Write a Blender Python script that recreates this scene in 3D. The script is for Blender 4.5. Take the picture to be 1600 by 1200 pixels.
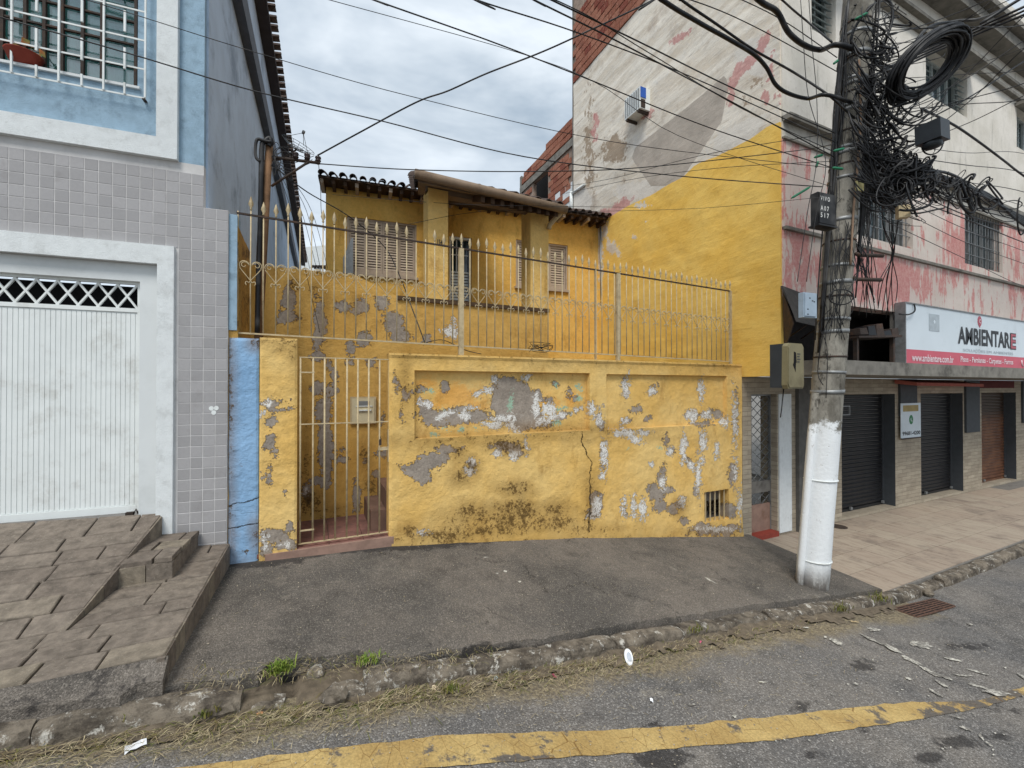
import bpy, math, random
from mathutils import Vector, Matrix, noise as MN
random.seed(7)
sc = bpy.context.scene
for _o in list(bpy.data.objects): bpy.data.objects.remove(_o)

# ------------------------------------------------------------------ camera
EZ = 1.8                       # eye height; the eye stands over x = 0, y = 0
FOC, YAW, PITCH = 668.0, math.radians(-25.0), math.radians(0.43)
cam_d = bpy.data.cameras.new('camera'); cam = bpy.data.objects.new('camera', cam_d)
sc.collection.objects.link(cam); sc.camera = cam
cam.location = (0, 0, EZ); cam.rotation_euler = (math.pi/2 + PITCH, 0, YAW)
cam_d.sensor_width = 36.0; cam_d.lens = FOC/1600*36.0; cam_d.clip_start = .05; cam_d.clip_end = 900
# ------------------------------------------------------------------ world: overcast daylight
SUN_EL, SUN_AZ = math.radians(56), math.radians(214)     # azimuth: compass direction of the sun from +Y clockwise
W = bpy.data.worlds.new('World'); sc.world = W; W.use_nodes = True
wt = W.node_tree; wt.nodes.clear()
def wn(t, **k):
    n = wt.nodes.new(t)
    for a, b in k.items(): setattr(n, a, b)
    return n
sky = wn('ShaderNodeTexSky', sky_type='NISHITA', sun_disc=False, sun_elevation=SUN_EL, sun_rotation=SUN_AZ)
tc = wn('ShaderNodeTexCoord'); mp = wn('ShaderNodeMapping'); mp.inputs['Scale'].default_value = (1, 1, 2.6)
wt.links.new(tc.outputs['Generated'], mp.inputs['Vector'])
n1 = wn('ShaderNodeTexNoise'); n1.inputs['Scale'].default_value = 2.3; n1.inputs['Detail'].default_value = 5; n1.inputs['Roughness'].default_value = .58; n1.inputs['Distortion'].default_value = .3
n2 = wn('ShaderNodeTexNoise'); n2.inputs['Scale'].default_value = 1.1; n2.inputs['Detail'].default_value = 3
for n in (n1, n2): wt.links.new(mp.outputs[0], n.inputs['Vector'])
cr = wn('ShaderNodeValToRGB'); e = cr.color_ramp.elements
e[0].position = .34; e[0].color = (2.5, 3.05, 3.65, 1); e[1].position = .66; e[1].color = (5.3, 5.75, 6.15, 1)
wt.links.new(n1.outputs['Fac'], cr.inputs[0])
mr = wn('ShaderNodeMapRange'); mr.inputs[1].default_value = .4; mr.inputs[2].default_value = .7; mr.inputs[3].default_value = .97; mr.inputs[4].default_value = .75
wt.links.new(n2.outputs['Fac'], mr.inputs[0])
mx = wn('ShaderNodeMix', data_type='RGBA'); wt.links.new(mr.outputs[0], mx.inputs[0]); wt.links.new(sky.outputs[0], mx.inputs[6]); wt.links.new(cr.outputs[0], mx.inputs[7])
bg = wn('ShaderNodeBackground'); bg.inputs[1].default_value = .1; wo = wn('ShaderNodeOutputWorld')
wt.links.new(mx.outputs[2], bg.inputs[0]); wt.links.new(bg.outputs[0], wo.inputs[0])
# ------------------------------------------------------------------ sun behind thin cloud
sl = bpy.data.lights.new('sun', 'SUN'); sl.energy = 1.5; sl.angle = math.radians(22); sl.color = (1, .97, .92)
so = bpy.data.objects.new('sun', sl); sc.collection.objects.link(so)
sd = Vector((math.sin(SUN_AZ)*math.cos(SUN_EL), math.cos(SUN_AZ)*math.cos(SUN_EL), math.sin(SUN_EL)))
so.rotation_euler = sd.to_track_quat('Z', 'Y').to_euler(); so.location = sd*30
sc.view_settings.view_transform = 'Standard'; sc.view_settings.look = 'None'; sc.view_settings.gamma = 1
sc.view_settings.exposure = 0.85; sc.view_settings.use_curve_mapping = False
sc.cycles.max_bounces = 5; sc.cycles.diffuse_bounces = 3

# ------------------------------------------------------------------ geometry helpers
RM = cam.rotation_euler.to_matrix(); EYE = Vector((0, 0, EZ))
def ray(px, py): return RM @ Vector(((px-800)/FOC, -(py-600)/FOC, -1))
def onY(px, py, Y): d = ray(px, py); return EYE + d*(Y/d.y)
def onX(px, py, X): d = ray(px, py); return EYE + d*(X/d.x)
def onZ(px, py, Z): d = ray(px, py); return EYE + d*((Z-EZ)/d.z)
def depth(px, py, t): return EYE + ray(px, py)*t
RMi = RM.inverted()
def proj(p):
    c = RMi @ (Vector(p)-EYE)
    if c.z > -.05: return (-9999, -9999)
    return (800 + FOC*c.x/-c.z, 600 - FOC*c.y/-c.z)
class Fr:
    """a vertical wall plane: u along, v up (world z), n towards the street"""
    def __init__(s, o, u, flip=False):
        s.o = Vector((o[0], o[1], 0)); s.u = Vector((u[0], u[1], 0)).normalized()
        s.n = Vector((s.u.y, -s.u.x, 0)) * (-1 if flip else 1); s.flip = flip
    def p(s, u, v, n=0): return s.o + s.u*u + s.n*n + Vector((0, 0, v))
    def hit(s, px, py, n=0):
        d = ray(px, py); q = s.o + s.n*n
        t = (q-EYE).dot(s.n)/d.dot(s.n); w = EYE + d*t
        return ((w-s.o).dot(s.u), w.z)
    def rect(s, x0, y0, x1, y1, n=0):     # photo corners to a rectangle on the wall
        a = s.hit(x0, y0, n); b = s.hit(x1, y1, n); return min(a[0], b[0]), max(a[0], b[0]), min(a[1], b[1]), max(a[1], b[1])
    def mat(s, u, v, n=0):
        m = Matrix((s.u, -s.n, Vector((0, 0, 1)))).transposed().to_4x4(); m.translation = s.p(u, v, n); return m
WL = {}
def link(o, parent=None, world=Vector((0, 0, 0))):
    sc.collection.objects.link(o)
    WL[o.name] = Vector(world)
    if parent is not None:
        o.parent = parent; o.location = Vector(world) - WL[parent.name]
    else: o.location = world
    return o
def props(o, label=None, cat=None, group=None, kind=None):
    if label: o['label'] = label
    if cat: o['category'] = cat
    if group: o['group'] = group
    if kind: o['kind'] = kind
    return o
def thing(name, loc, label, cat, group=None):
    return props(link(bpy.data.objects.new(name, None), None, Vector(loc)), label, cat, group)
def setting(name, loc=(0, 0, 0)):
    return props(link(bpy.data.objects.new(name, None), None, Vector(loc)), kind='structure')
class MB:
    def __init__(s): s.v = []; s.f = []; s.m = []; s.sm = []; s.mi = 0
    def add(s, vs, fs, smooth=False):
        b = len(s.v); s.v += [Vector(x) for x in vs]
        for f in fs: s.f.append([b+i for i in f]); s.m.append(s.mi); s.sm.append(smooth)
        return s
    def quad(s, a, b, c, d): return s.add([a, b, c, d], [(0, 1, 2, 3)])
    def hexa(s, p):  # 8 points: bottom 4 ccw then top 4
        return s.add(p, [(3, 2, 1, 0), (4, 5, 6, 7), (0, 1, 5, 4), (1, 2, 6, 5), (2, 3, 7, 6), (3, 0, 4, 7)])
    def box(s, x0, x1, y0, y1, z0, z1):
        return s.hexa([(x0, y0, z0), (x1, y0, z0), (x1, y1, z0), (x0, y1, z0), (x0, y0, z1), (x1, y0, z1), (x1, y1, z1), (x0, y1, z1)])
    def fbox(s, F, u0, u1, v0, v1, n0, n1):
        if F.flip: u0, u1 = u1, u0
        return s.hexa([F.p(u0, v0, n1), F.p(u1, v0, n1), F.p(u1, v0, n0), F.p(u0, v0, n0), F.p(u0, v1, n1), F.p(u1, v1, n1), F.p(u1, v1, n0), F.p(u0, v1, n0)])
    def bevbox(s, M, sx, sy, sz, b):  # box centred on M with its top and bottom faces chamfered towards -y (outer) side
        x, y, z = sx/2, sy/2, sz/2
        p = [(-x, y, -z), (x, y, -z), (x, y, z), (-x, y, z), (-x, -y+b, -z), (x, -y+b, -z), (x, -y+b, z), (-x, -y+b, z), (-x+b, -y, -z+b), (x-b, -y, -z+b), (x-b, -y, z-b), (-x+b, -y, z-b)]
        f = [(8, 9, 10, 11), (4, 5, 9, 8), (5, 6, 10, 9), (6, 7, 11, 10), (7, 4, 8, 11), (0, 1, 5, 4), (1, 2, 6, 5), (2, 3, 7, 6), (3, 0, 4, 7)]
        return s.add([M @ Vector(q) for q in p], f)
    def tube(s, pts, r, n=6, cap=True, smooth=True):
        pts = [Vector(p) for p in pts]; vs = []; fs = []; up = None
        rs = r if isinstance(r, (list, tuple)) else [r]*len(pts)
        for i, p in enumerate(pts):
            t = (pts[min(i+1, len(pts)-1)] - pts[max(i-1, 0)])
            if t.length < 1e-9: t = Vector((0, 0, 1))
            t.normalize()
            if up is None:
                up = Vector((0, 0, 1)) if abs(t.z) < .9 else Vector((1, 0, 0))
            a = t.cross(up)
            if a.length < 1e-6: a = t.cross(Vector((.3, .9, .1)))
            a.normalize(); b = a.cross(t); up = b
            for k in range(n):
                w = 2*math.pi*k/n; vs.append(p + (a*math.cos(w) + b*math.sin(w))*rs[i])
        for i in range(len(pts)-1):
            for k in range(n):
                k2 = (k+1) % n; fs.append((i*n+k, i*n+k2, (i+1)*n+k2, (i+1)*n+k))
        if cap: fs.append(tuple(range(n))[::-1]); fs.append(tuple((len(pts)-1)*n+k for k in range(n)))
        return s.add(vs, fs, smooth)
    def lathe(s, M, prof, n=12):
        vs = []; fs = []
        for (r, z) in prof:
            for k in range(n): w = 2*math.pi*k/n; vs.append(M @ Vector((r*math.cos(w), r*math.sin(w), z)))
        for i in range(len(prof)-1):
            for k in range(n):
                k2 = (k+1) % n; fs.append((i*n+k, i*n+k2, (i+1)*n+k2, (i+1)*n+k))
        fs.append(tuple(range(n))[::-1]); fs.append(tuple((len(prof)-1)*n+k for k in range(n)))
        return s.add(vs, fs, True)
    def prism(s, F, poly, n0, n1):   # poly of (u, v) on frame F, extruded between n0 and n1
        k = len(poly); vs = [F.p(a, b, n1) for a, b in poly] + [F.p(a, b, n0) for a, b in poly]
        fs = [tuple(range(k)), tuple(range(2*k-1, k-1, -1))] + [(i, k+i, k+(i+1) % k, (i+1) % k) for i in range(k)]
        return s.add(vs, fs)
    def mesh(s, name, mats, center=None):
        if center is None:
            if s.v:
                lo = Vector([min(p[i] for p in s.v) for i in range(3)]); hi = Vector([max(p[i] for p in s.v) for i in range(3)])
                center = (lo+hi)/2
            else: center = Vector((0, 0, 0))
        me = bpy.data.meshes.new(name); me.from_pydata([tuple(p-center) for p in s.v], [], s.f)
        for m in (mats if isinstance(mats, (list, tuple)) else [mats]): me.materials.append(m)
        me.polygons.foreach_set('material_index', s.m); me.polygons.foreach_set('use_smooth', s.sm); me.update()
        return me, center
    def build(s, name, mats, parent=None, **pr):
        me, c = s.mesh(name, mats)
        return props(link(bpy.data.objects.new(name, me), parent, c), **pr)
def piece(name, me, M, parent):          # one more object sharing a mesh
    o = bpy.data.objects.new(name, me); sc.collection.objects.link(o); o.parent = parent
    WL[o.name] = M.translation.copy(); L = M.copy(); L.translation = M.translation - WL[parent.name]
    o.matrix_basis = L
    return o
def smooth_path(pts, k=6):
    out = []; P = [pts[0]] + list(pts) + [pts[-1]]
    for i in range(1, len(P)-2):
        a, b, c, d = (Vector(q) for q in P[i-1:i+3])
        for j in range(k):
            t = j/k; out.append(.5*((2*b) + (c-a)*t + (2*a-5*b+4*c-d)*t*t + (3*b-a-3*c+d)*t**3))
    out.append(Vector(P[-2])); return out
def lerp(tab, x):
    if x <= tab[0][0]: return tab[0][1]
    for (a, b), (c, d) in zip(tab, tab[1:]):
        if x <= c: return b + (d-b)*(x-a)/(c-a)
    return tab[-1][1]
def nz(x, y, z=0, s=1): return MN.noise(Vector((x*s, y*s, z*s)))
def fz(x, y, z=0, s=1, o=4): return MN.fractal(Vector((x*s, y*s, z*s)), 1.0, 2.0, o)

# ---- fields traced on a surface: every value is a signed size, positive inside the mark
def blobs(px, py, L, unit=15.0, lo=-2.0):
    best = lo
    for b in L:
        x, y, rx, ry = b[:4]; a = b[4] if len(b) > 4 else 0
        dx, dy = px-x, py-y
        if a: c_, s_ = math.cos(math.radians(a)), math.sin(math.radians(a)); dx, dy = dx*c_+dy*s_, -dx*s_+dy*c_
        d = (1-math.hypot(dx/rx, dy/ry))*min(rx, ry)/unit
        if d > best: best = d
    return max(lo, min(1.5, best))
def poly_sd(px, py, P, unit=15.0, lo=-3.0):
    ins = False; dm = 1e9; n = len(P)
    for i in range(n):
        x1, y1 = P[i]; x2, y2 = P[(i+1) % n]
        if (y1 > py) != (y2 > py) and px < (x2-x1)*(py-y1)/(y2-y1)+x1: ins = not ins
        ex, ey = x2-x1, y2-y1; t = max(0, min(1, ((px-x1)*ex+(py-y1)*ey)/(ex*ex+ey*ey+1e-9)))
        dm = min(dm, math.hypot(px-x1-ex*t, py-y1-ey*t))
    return max(lo, min(3, (dm if ins else -dm)/unit))
def line_sd(px, py, P):      # signed distance in photo pixels to a roughly vertical polyline P (top to bottom), and how far inside its length
    if py < P[0][1]-4 or py > P[-1][1]+4: return 60.0
    return max(-60, min(60, px-lerp([(b, a) for a, b in P], py)))
def lines(a, b, step, extra=()):
    n = max(1, round((b-a)/step)); L = [a+(b-a)*i/n for i in range(n+1)]
    for x in extra:
        if a < x < b: L = [y for y in L if abs(y-x) > step*.3 or y in extra or y in (a, b)] + [x]
    return sorted(set(L))
def relief(name, F, us, vs, mat, parent=None, nfun=None, holes=(), fields=None, thick=.1, kind=None, label=None):
    """wall face as a grid on F with real relief, openings left out, edges returned backwards by thick"""
    idx = {}; V = []; FA = {k: [] for k in (fields or {})}
    inh = lambda u, v: any(a < u < b and c < v < d for a, b, c, d in holes)
    faces = []
    def vid(i, j, back=False):
        k = (i, j, back)
        if k not in idx:
            u, v = us[i], vs[j]; n = nfun(u, v) if nfun else 0
            w = F.p(u, v, n if not back else -thick); idx[k] = len(V); V.append(w)
            if fields:
                q = proj(F.p(u, v, 0))
                for kk, fn in fields.items(): FA[kk].append(fn(u, v, q[0], q[1]))
        return idx[k]
    solid = [[not inh((us[i]+us[i+1])/2, (vs[j]+vs[j+1])/2) for j in range(len(vs)-1)] for i in range(len(us)-1)]
    S = lambda i, j: 0 <= i < len(us)-1 and 0 <= j < len(vs)-1 and solid[i][j]
    for i in range(len(us)-1):
        for j in range(len(vs)-1):
            if not solid[i][j]: continue
            q = [vid(i, j), vid(i+1, j), vid(i+1, j+1), vid(i, j+1)]
            faces.append(q)
            if not S(i-1, j): faces.append([vid(i, j), vid(i, j+1), vid(i, j+1, True), vid(i, j, True)])
            if not S(i+1, j): faces.append([vid(i+1, j+1), vid(i+1, j), vid(i+1, j, True), vid(i+1, j+1, True)])
            if not S(i, j-1): faces.append([vid(i+1, j), vid(i, j), vid(i, j, True), vid(i+1, j, True)])
            if not S(i, j+1): faces.append([vid(i, j+1), vid(i+1, j+1), vid(i+1, j+1, True), vid(i, j+1, True)])
    if F.flip: faces = [f[::-1] for f in faces]
    c = V[0].copy(); me = bpy.data.meshes.new(name); me.from_pydata([tuple(p-c) for p in V], [], faces); me.materials.append(mat)
    for k, vals in FA.items():
        at = me.attributes.new(k, 'FLOAT', 'POINT'); at.data.foreach_set('value', vals)
    me.update(); o = link(bpy.data.objects.new(name, me), parent, c); return props(o, kind=kind, label=label)

# ------------------------------------------------------------------ materials
def C(r, g, b, k=1.0):           # sRGB 0..255 to linear
    f = lambda c: ((c/255)/12.92 if c <= 10 else (((c/255)+.055)/1.055)**2.4)*k
    return (f(r), f(g), f(b), 1)
class G:
    def __init__(s, name, rough=.85, spec=.25, metal=0):
        s.m = bpy.data.materials.new(name); s.m.use_nodes = True; s.t = s.m.node_tree; s.b = s.t.nodes['Principled BSDF']
        s.b.inputs['Roughness'].default_value = rough; s.b.inputs['Specular IOR Level'].default_value = spec; s.b.inputs['Metallic'].default_value = metal
        s._pos = None
    def n(s, t, **k):
        x = s.t.nodes.new(t)
        for a, b in k.items(): setattr(x, a, b)
        return x
    def put(s, sock, v):
        if isinstance(v, bpy.types.NodeSocket): s.t.links.new(v, sock)
        elif v is not None:
            if hasattr(sock.default_value, '__len__') and not hasattr(v, '__len__'): v = (v,)*len(sock.default_value)
            sock.default_value = v if not hasattr(v, '__len__') or len(v) == len(sock.default_value) else v[:len(sock.default_value)]
    @property
    def pos(s):
        if s._pos is None: s._pos = s.n('ShaderNodeNewGeometry').outputs['Position']
        return s._pos
    def mapv(s, sc_=(1, 1, 1), rot=(0, 0, 0), vec=None):
        m = s.n('ShaderNodeMapping'); s.put(m.inputs['Vector'], vec or s.pos); m.inputs['Scale'].default_value = sc_; m.inputs['Rotation'].default_value = rot; return m.outputs[0]
    def noise(s, scale, detail=4, rough=.6, vec=None, dist=0, col=False):
        x = s.n('ShaderNodeTexNoise'); s.put(x.inputs['Vector'], vec or s.pos); x.inputs['Scale'].default_value = scale; x.inputs['Detail'].default_value = detail
        x.inputs['Roughness'].default_value = rough; x.inputs['Distortion'].default_value = dist; return x.outputs['Color' if col else 'Fac']
    def vor(s, scale, feature='F1', vec=None, out='Distance', rnd=1):
        x = s.n('ShaderNodeTexVoronoi', feature=feature); s.put(x.inputs['Vector'], vec or s.pos); x.inputs['Scale'].default_value = scale; x.inputs['Randomness'].default_value = rnd; return x.outputs[out]
    def attr(s, name): return s.n('ShaderNodeAttribute', attribute_name=name).outputs['Fac']
    def rnd(s): return s.n('ShaderNodeObjectInfo').outputs['Random']
    def mr(s, x, a, b, c=0, d=1, smooth=True):
        m = s.n('ShaderNodeMapRange'); m.interpolation_type = 'SMOOTHSTEP' if smooth else 'LINEAR'
        for i, v in enumerate((x, a, b, c, d)): s.put(m.inputs[i], v)
        return m.outputs[0]
    def mth(s, op, a, b=0, c=None):
        m = s.n('ShaderNodeMath', operation=op); s.put(m.inputs[0], a); s.put(m.inputs[1], b)
        if c is not None: s.put(m.inputs[2], c)
        return m.outputs[0]
    def add(s, a, b): return s.mth('ADD', a, b)
    def mul(s, a, b): return s.mth('MULTIPLY', a, b)
    def mix(s, f, a, b, mode='MIX'):
        m = s.n('ShaderNodeMix', data_type='RGBA', blend_type=mode); s.put(m.inputs[0], f); s.put(m.inputs[6], a); s.put(m.inputs[7], b); return m.outputs[2]
    def hsv(s, col, v=1, sat=1, h=.5):
        m = s.n('ShaderNodeHueSaturation'); s.put(m.inputs['Color'], col); s.put(m.inputs['Value'], v); s.put(m.inputs['Saturation'], sat); s.put(m.inputs['Hue'], h); return m.outputs[0]
    def sepz(s, k='Z'): x = s.n('ShaderNodeSeparateXYZ'); s.put(x.inputs[0], s.pos); return x.outputs[k]
    def bump(s, h, strength=.5, dist=.01):
        b = s.n('ShaderNodeBump'); b.inputs['Strength'].default_value = strength; b.inputs['Distance'].default_value = dist; s.put(b.inputs['Height'], h); s.t.links.new(b.outputs[0], s.b.inputs['Normal']); return s
    def col(s, v): s.put(s.b.inputs['Base Color'], v); return s
    def rgh(s, v): s.put(s.b.inputs['Roughness'], v); return s
def simple(name, col, rough=.6, metal=0, var=.12, scale=9, bump=.15, dirt=None, dirtamt=.35, spec=.3):
    g = G(name, rough, spec, metal); n = g.noise(scale, 5); c = g.hsv(col, g.mr(n, .25, .75, 1-var, 1+var))
    if dirt:
        d = g.mr(g.noise(scale*.45, 6, .7), .5, .72); c = g.mix(g.mul(d, dirtamt), c, dirt)
    g.col(c)
    if bump: g.bump(g.noise(scale*8, 3), bump, .004)
    return g.m
def peeling(name, base, base2, plaster=C(168, 156, 143), white=C(232, 230, 224), green=C(160, 190, 165), wear=.0, dark=C(26, 24, 20), orange=C(226, 150, 52)):
    """layered paint: yellow coat over white and green coats over cement render; the fields say where each is gone"""
    g = G(name, .88, .2)
    nA = g.noise(5.5, 8, .62); nB = g.noise(17, 6, .65); nC = g.noise(55, 4, .6)
    rag = g.add(g.add(g.mul(g.add(nA, -.5), 2.4), g.mul(g.add(nB, -.5), 2.4)), g.mul(g.add(nC, -.5), 1.2)); rag = g.add(rag, -.12)
    ragw = g.add(g.mul(g.add(g.noise(14, 8, .75, dist=.8), -.5), 5.0), g.mul(g.add(nC, -.5), 2.2))
    pe = g.add(g.attr('peel'), rag); wh = g.add(g.add(g.attr('white'), .18), ragw); gr = g.add(g.attr('green'), ragw); od = g.add(g.attr('orange'), rag)
    tiny = g.add(g.mul(g.add(g.noise(9, 8, .78, dist=.4), -.5), 6), -1.25+wear)
    mp_ = g.mr(g.mth('MAXIMUM', pe, g.mul(tiny, .6)), -.02, .05)
    mw = g.mr(wh, .0, .08); mg = g.mr(gr, .05, .15); mo = g.mr(od, -.4, .6)
    y = g.mix(g.mr(g.noise(1.7, 5, .6), .3, .7), base, base2)
    y = g.hsv(y, g.mr(nB, .2, .8, .9, 1.08))
    y = g.mix(g.mul(mo, .5), y, orange)
    # thin stains and scratches in the yellow coat
    st = g.mr(g.noise(3.2, 9, .72, vec=g.mapv((1, 1, .45))), .53, .72); y = g.mix(g.mul(st, .55), y, C(150, 106, 48)); y = g.mix(g.mr(g.noise(26, 8, .8, vec=g.mapv((.6, 1, 1.3), (0, .5, 0))), .60, .68, 0, .5), y, C(120, 84, 40))
    pc = g.mix(g.mr(g.noise(8, 7, .7), .3, .7), plaster, tuple(v*.72 for v in plaster[:3])+(1,)); pc = g.hsv(pc, g.mr(nC, .2, .8, .82, 1.14))
    wc = g.mix(g.mr(nC, .50, .62), white, plaster)
    c = g.mix(mp_, y, pc)
    c = g.mix(mg, c, green); c = g.mix(mw, c, wc)
    rim = g.mul(g.mr(pe, -.16, -.02), g.mr(pe, .0, .04, 1, 0)); c = g.mix(g.mul(rim, .8), c, C(104, 76, 44))  # dark rim round each flake: edge shading painted into the colour
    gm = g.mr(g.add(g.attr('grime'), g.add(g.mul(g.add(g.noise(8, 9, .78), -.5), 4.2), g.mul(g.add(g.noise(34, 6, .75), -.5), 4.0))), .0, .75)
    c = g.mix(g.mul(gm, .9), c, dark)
    soft = g.mr(g.add(g.attr('grime'), g.mul(g.add(nA, -.5), 1.5)), -1.4, .3); c = g.mix(g.mul(soft, .45), c, C(128, 96, 48))
    ck = g.mth('ABSOLUTE', g.add(g.attr('crack'), g.mul(g.add(g.noise(9, 6, .7), -.5), 12))); ckm = g.mul(g.mr(ck, .2, 1.0, .9, 0), g.mr(g.noise(12, 4), .3, .5, .45, 1)); c = g.mix(ckm, c, C(52, 40, 26))
    g.col(c)
    lump = g.add(g.mul(g.noise(4, 6, .6), 1.2), g.mul(nB, .8))
    h = g.add(g.mul(lump, .5), g.mul(nC, .16)); h = g.add(h, g.mul(g.mth('MAXIMUM', mp_, mw), -.75)); h = g.add(h, g.mul(ckm, -1.0))
    g.bump(h, 1.0, .026); return g.m
FIELDS0 = {k: (lambda u, v, x, y: -2.0) for k in ('peel', 'white', 'green', 'orange', 'grime')}; FIELDS0['crack'] = lambda u, v, x, y: 60.0
def fields(**k): d = dict(FIELDS0); d.update(k); return d
# ------------------------------------------------------------------ shared materials
YEL, YEL2 = C(231, 196, 126), C(224, 182, 104)
M_front = peeling('peeling_yellow_front', YEL, YEL2, wear=.16)
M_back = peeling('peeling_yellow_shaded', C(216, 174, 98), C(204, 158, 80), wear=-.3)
M_house = peeling('yellow_house_paint', C(234, 190, 104), C(226, 176, 88), wear=-1.3)
M_blueplaster = simple('blue_rough_plaster', C(150, 176, 194), .95, var=.1, scale=14, bump=1.0, dirt=C(90, 105, 118), dirtamt=.5)
M_blueside = simple('blue_smooth_plaster', C(186, 202, 220), .9, var=.08, scale=3, bump=.25, dirt=C(88, 102, 120), dirtamt=.6)
M_whiteplaster = simple('white_rough_plaster', C(222, 226, 226), .95, var=.05, scale=16, bump=1.0, dirt=C(150, 150, 145), dirtamt=.3)
M_whitesmooth = simple('white_smooth_paint', C(214, 218, 218), .7, var=.03, scale=3, bump=.1, dirt=C(150, 155, 152), dirtamt=.25)
M_white = simple('white_enamel', C(226, 230, 228), .45, var=.04, scale=6, bump=.1, dirt=C(140, 130, 112), dirtamt=.35)
M_cream = simple('cream_enamel', C(192, 174, 138), .55, var=.14, scale=20, bump=.2, dirt=C(110, 82, 52), dirtamt=.55)
M_dark = simple('dark_rusty_metal', C(62, 52, 46), .7, var=.2, scale=20, bump=.4, dirt=C(110, 70, 40), dirtamt=.5)
_g = G('black_cable_rubber', .5, .35); _g.col(_g.mix(_g.mr(_g.noise(2.2, 3), .5, .68), C(22, 22, 24), C(72, 71, 70))); M_black = _g.m
M_grey = simple('galvanised_metal', C(140, 142, 142), .5, .4, var=.15, scale=14, bump=.2, dirt=C(80, 72, 62), dirtamt=.5)
M_void = simple('dark_interior', C(14, 14, 16), .95, var=.2, scale=3, bump=0)
M_grout = simple('tile_grout', C(206, 204, 202), .95, var=.12, scale=5, bump=.3, dirt=C(110, 104, 98), dirtamt=.4)
M_shutter_w = simple('beige_shutter_paint', C(176, 158, 138), .6, var=.08, scale=14, bump=.2, dirt=C(120, 104, 86), dirtamt=.5)
M_glass = simple('dark_window_glass', C(46, 62, 66), .08, var=.3, scale=1.5, bump=0, spec=.6)
def panemat():
    g = G('clear_window_pane', .05); t = g.n('ShaderNodeBsdfTransparent'); t.inputs[0].default_value = (.75, .85, .85, 1); gl = g.n('ShaderNodeBsdfGlossy'); gl.inputs['Roughness'].default_value = .04; m = g.n('ShaderNodeMixShader'); m.inputs[0].default_value = .22
    g.t.links.new(t.outputs[0], m.inputs[1]); g.t.links.new(gl.outputs[0], m.inputs[2]); g.t.links.new(m.outputs[0], g.t.nodes['Material Output'].inputs[0]); return g.m
M_pane = panemat()
M_concrete = simple('weathered_concrete', C(128, 124, 116), .9, var=.22, scale=6, bump=.7, dirt=C(52, 50, 46), dirtamt=.7)
M_graycem = simple('grey_cement', C(120, 116, 110), .92, var=.18, scale=8, bump=.7, dirt=C(70, 66, 60), dirtamt=.6)
def tilemat():
    g = G('grey_glazed_tile', .38, .4); r = g.rnd()
    c = g.hsv(C(164, 162, 162), g.mr(r, 0, 1, .90, 1.08, False)); c = g.mix(g.mr(g.noise(6, 6, .7), .55, .8, 0, .35), c, C(120, 112, 108))
    c = g.mix(g.mr(g.noise(60, 3), .3, .7, 0, .12), c, C(120, 116, 122)); g.col(c).bump(g.noise(30, 2), .12, .003); return g.m
M_tile = tilemat()
def stonemat(name, cols, rough=.85):
    g = G(name, rough, .3); r = g.rnd()
    c = g.mix(g.mr(r, .1, .55), cols[0], cols[1]); c = g.mix(g.mr(r, .74, .98), c, cols[2])
    n = g.noise(14, 9, .72); c = g.hsv(c, g.mr(n, .25, .75, .62, 1.38)); c = g.mix(g.mr(g.noise(5, 8, .75), .52, .72, 0, .6), c, C(58, 52, 46))
    c = g.mix(g.mr(g.noise(75, 3), .62, .74, 0, .5), c, C(176, 168, 150))
    g.col(c).bump(g.add(n, g.mul(g.noise(60, 4), .3)), .9, .012); return g.m
M_paver = stonemat('miracema_stone', (C(112, 102, 92), C(121, 111, 100), C(131, 121, 106)))
def asphalt(name, c1, c2, agg, fine, cracks=False):
    g = G(name, .93, .2)
    n = g.noise(1.1, 7, .65); c = g.mix(g.mr(n, .35, .65), c1, c2)
    c = g.mix(g.mr(g.noise(3.4, 8, .7), .48, .7, 0, .6), c, tuple(x*.55 for x in c1[:3])+(1,))
    v = g.vor(fine, out='Color'); bw = g.n('ShaderNodeRGBToBW'); g.put(bw.inputs[0], v)
    c = g.hsv(c, g.mr(bw.outputs[0], .2, .8, .78, 1.24)); c = g.mix(g.mr(bw.outputs[0], .76, .84, 0, .45), c, agg)
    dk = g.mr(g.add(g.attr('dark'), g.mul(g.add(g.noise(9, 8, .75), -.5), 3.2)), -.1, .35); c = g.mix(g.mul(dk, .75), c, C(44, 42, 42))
    dn = g.add(g.attr('dirt'), g.mul(g.add(g.noise(5, 9, .75), -.5), 3)); d = g.mr(dn, -.6, 1.2)
    c = g.mix(g.mul(d, .8), c, g.mix(g.mr(g.noise(40, 5, .7), .35, .65), C(88, 78, 64), C(156, 142, 112)))
    pal = g.mr(g.add(g.attr('pale'), g.mul(g.add(g.noise(8, 9, .78), -.5), 4)), -.1, .8); c = g.mix(g.mul(pal, .7), c, C(176, 168, 152))
    if cracks:
        nv = g.n('ShaderNodeVectorMath', operation='MULTIPLY_ADD'); g.put(nv.inputs[0], g.noise(3, 6, .7, col=True)); nv.inputs[1].default_value = (.55, .55, .0); g.put(nv.inputs[2], g.pos)
        e_ = g.vor(.85, 'DISTANCE_TO_EDGE', vec=nv.outputs[0]); cm = g.mul(g.mr(e_, .0, .008, 1, 0), g.mr(g.noise(1.3, 3), .50, .62)); c = g.mix(g.mul(cm, .8), c, C(40, 37, 34))
        c = g.mix(g.mul(g.mr(g.noise(2.6, 9, .8, dist=.6), .56, .68), .38), c, C(150, 142, 130))
    g.col(c); g.bump(g.add(g.mul(g.vor(fine, out='Distance'), -.8), g.mul(g.noise(2.5, 5), .8)), .7, .008); return g.m
M_road = asphalt('road_asphalt', C(104, 102, 100), C(122, 117, 111), C(176, 172, 166), 120)
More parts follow.
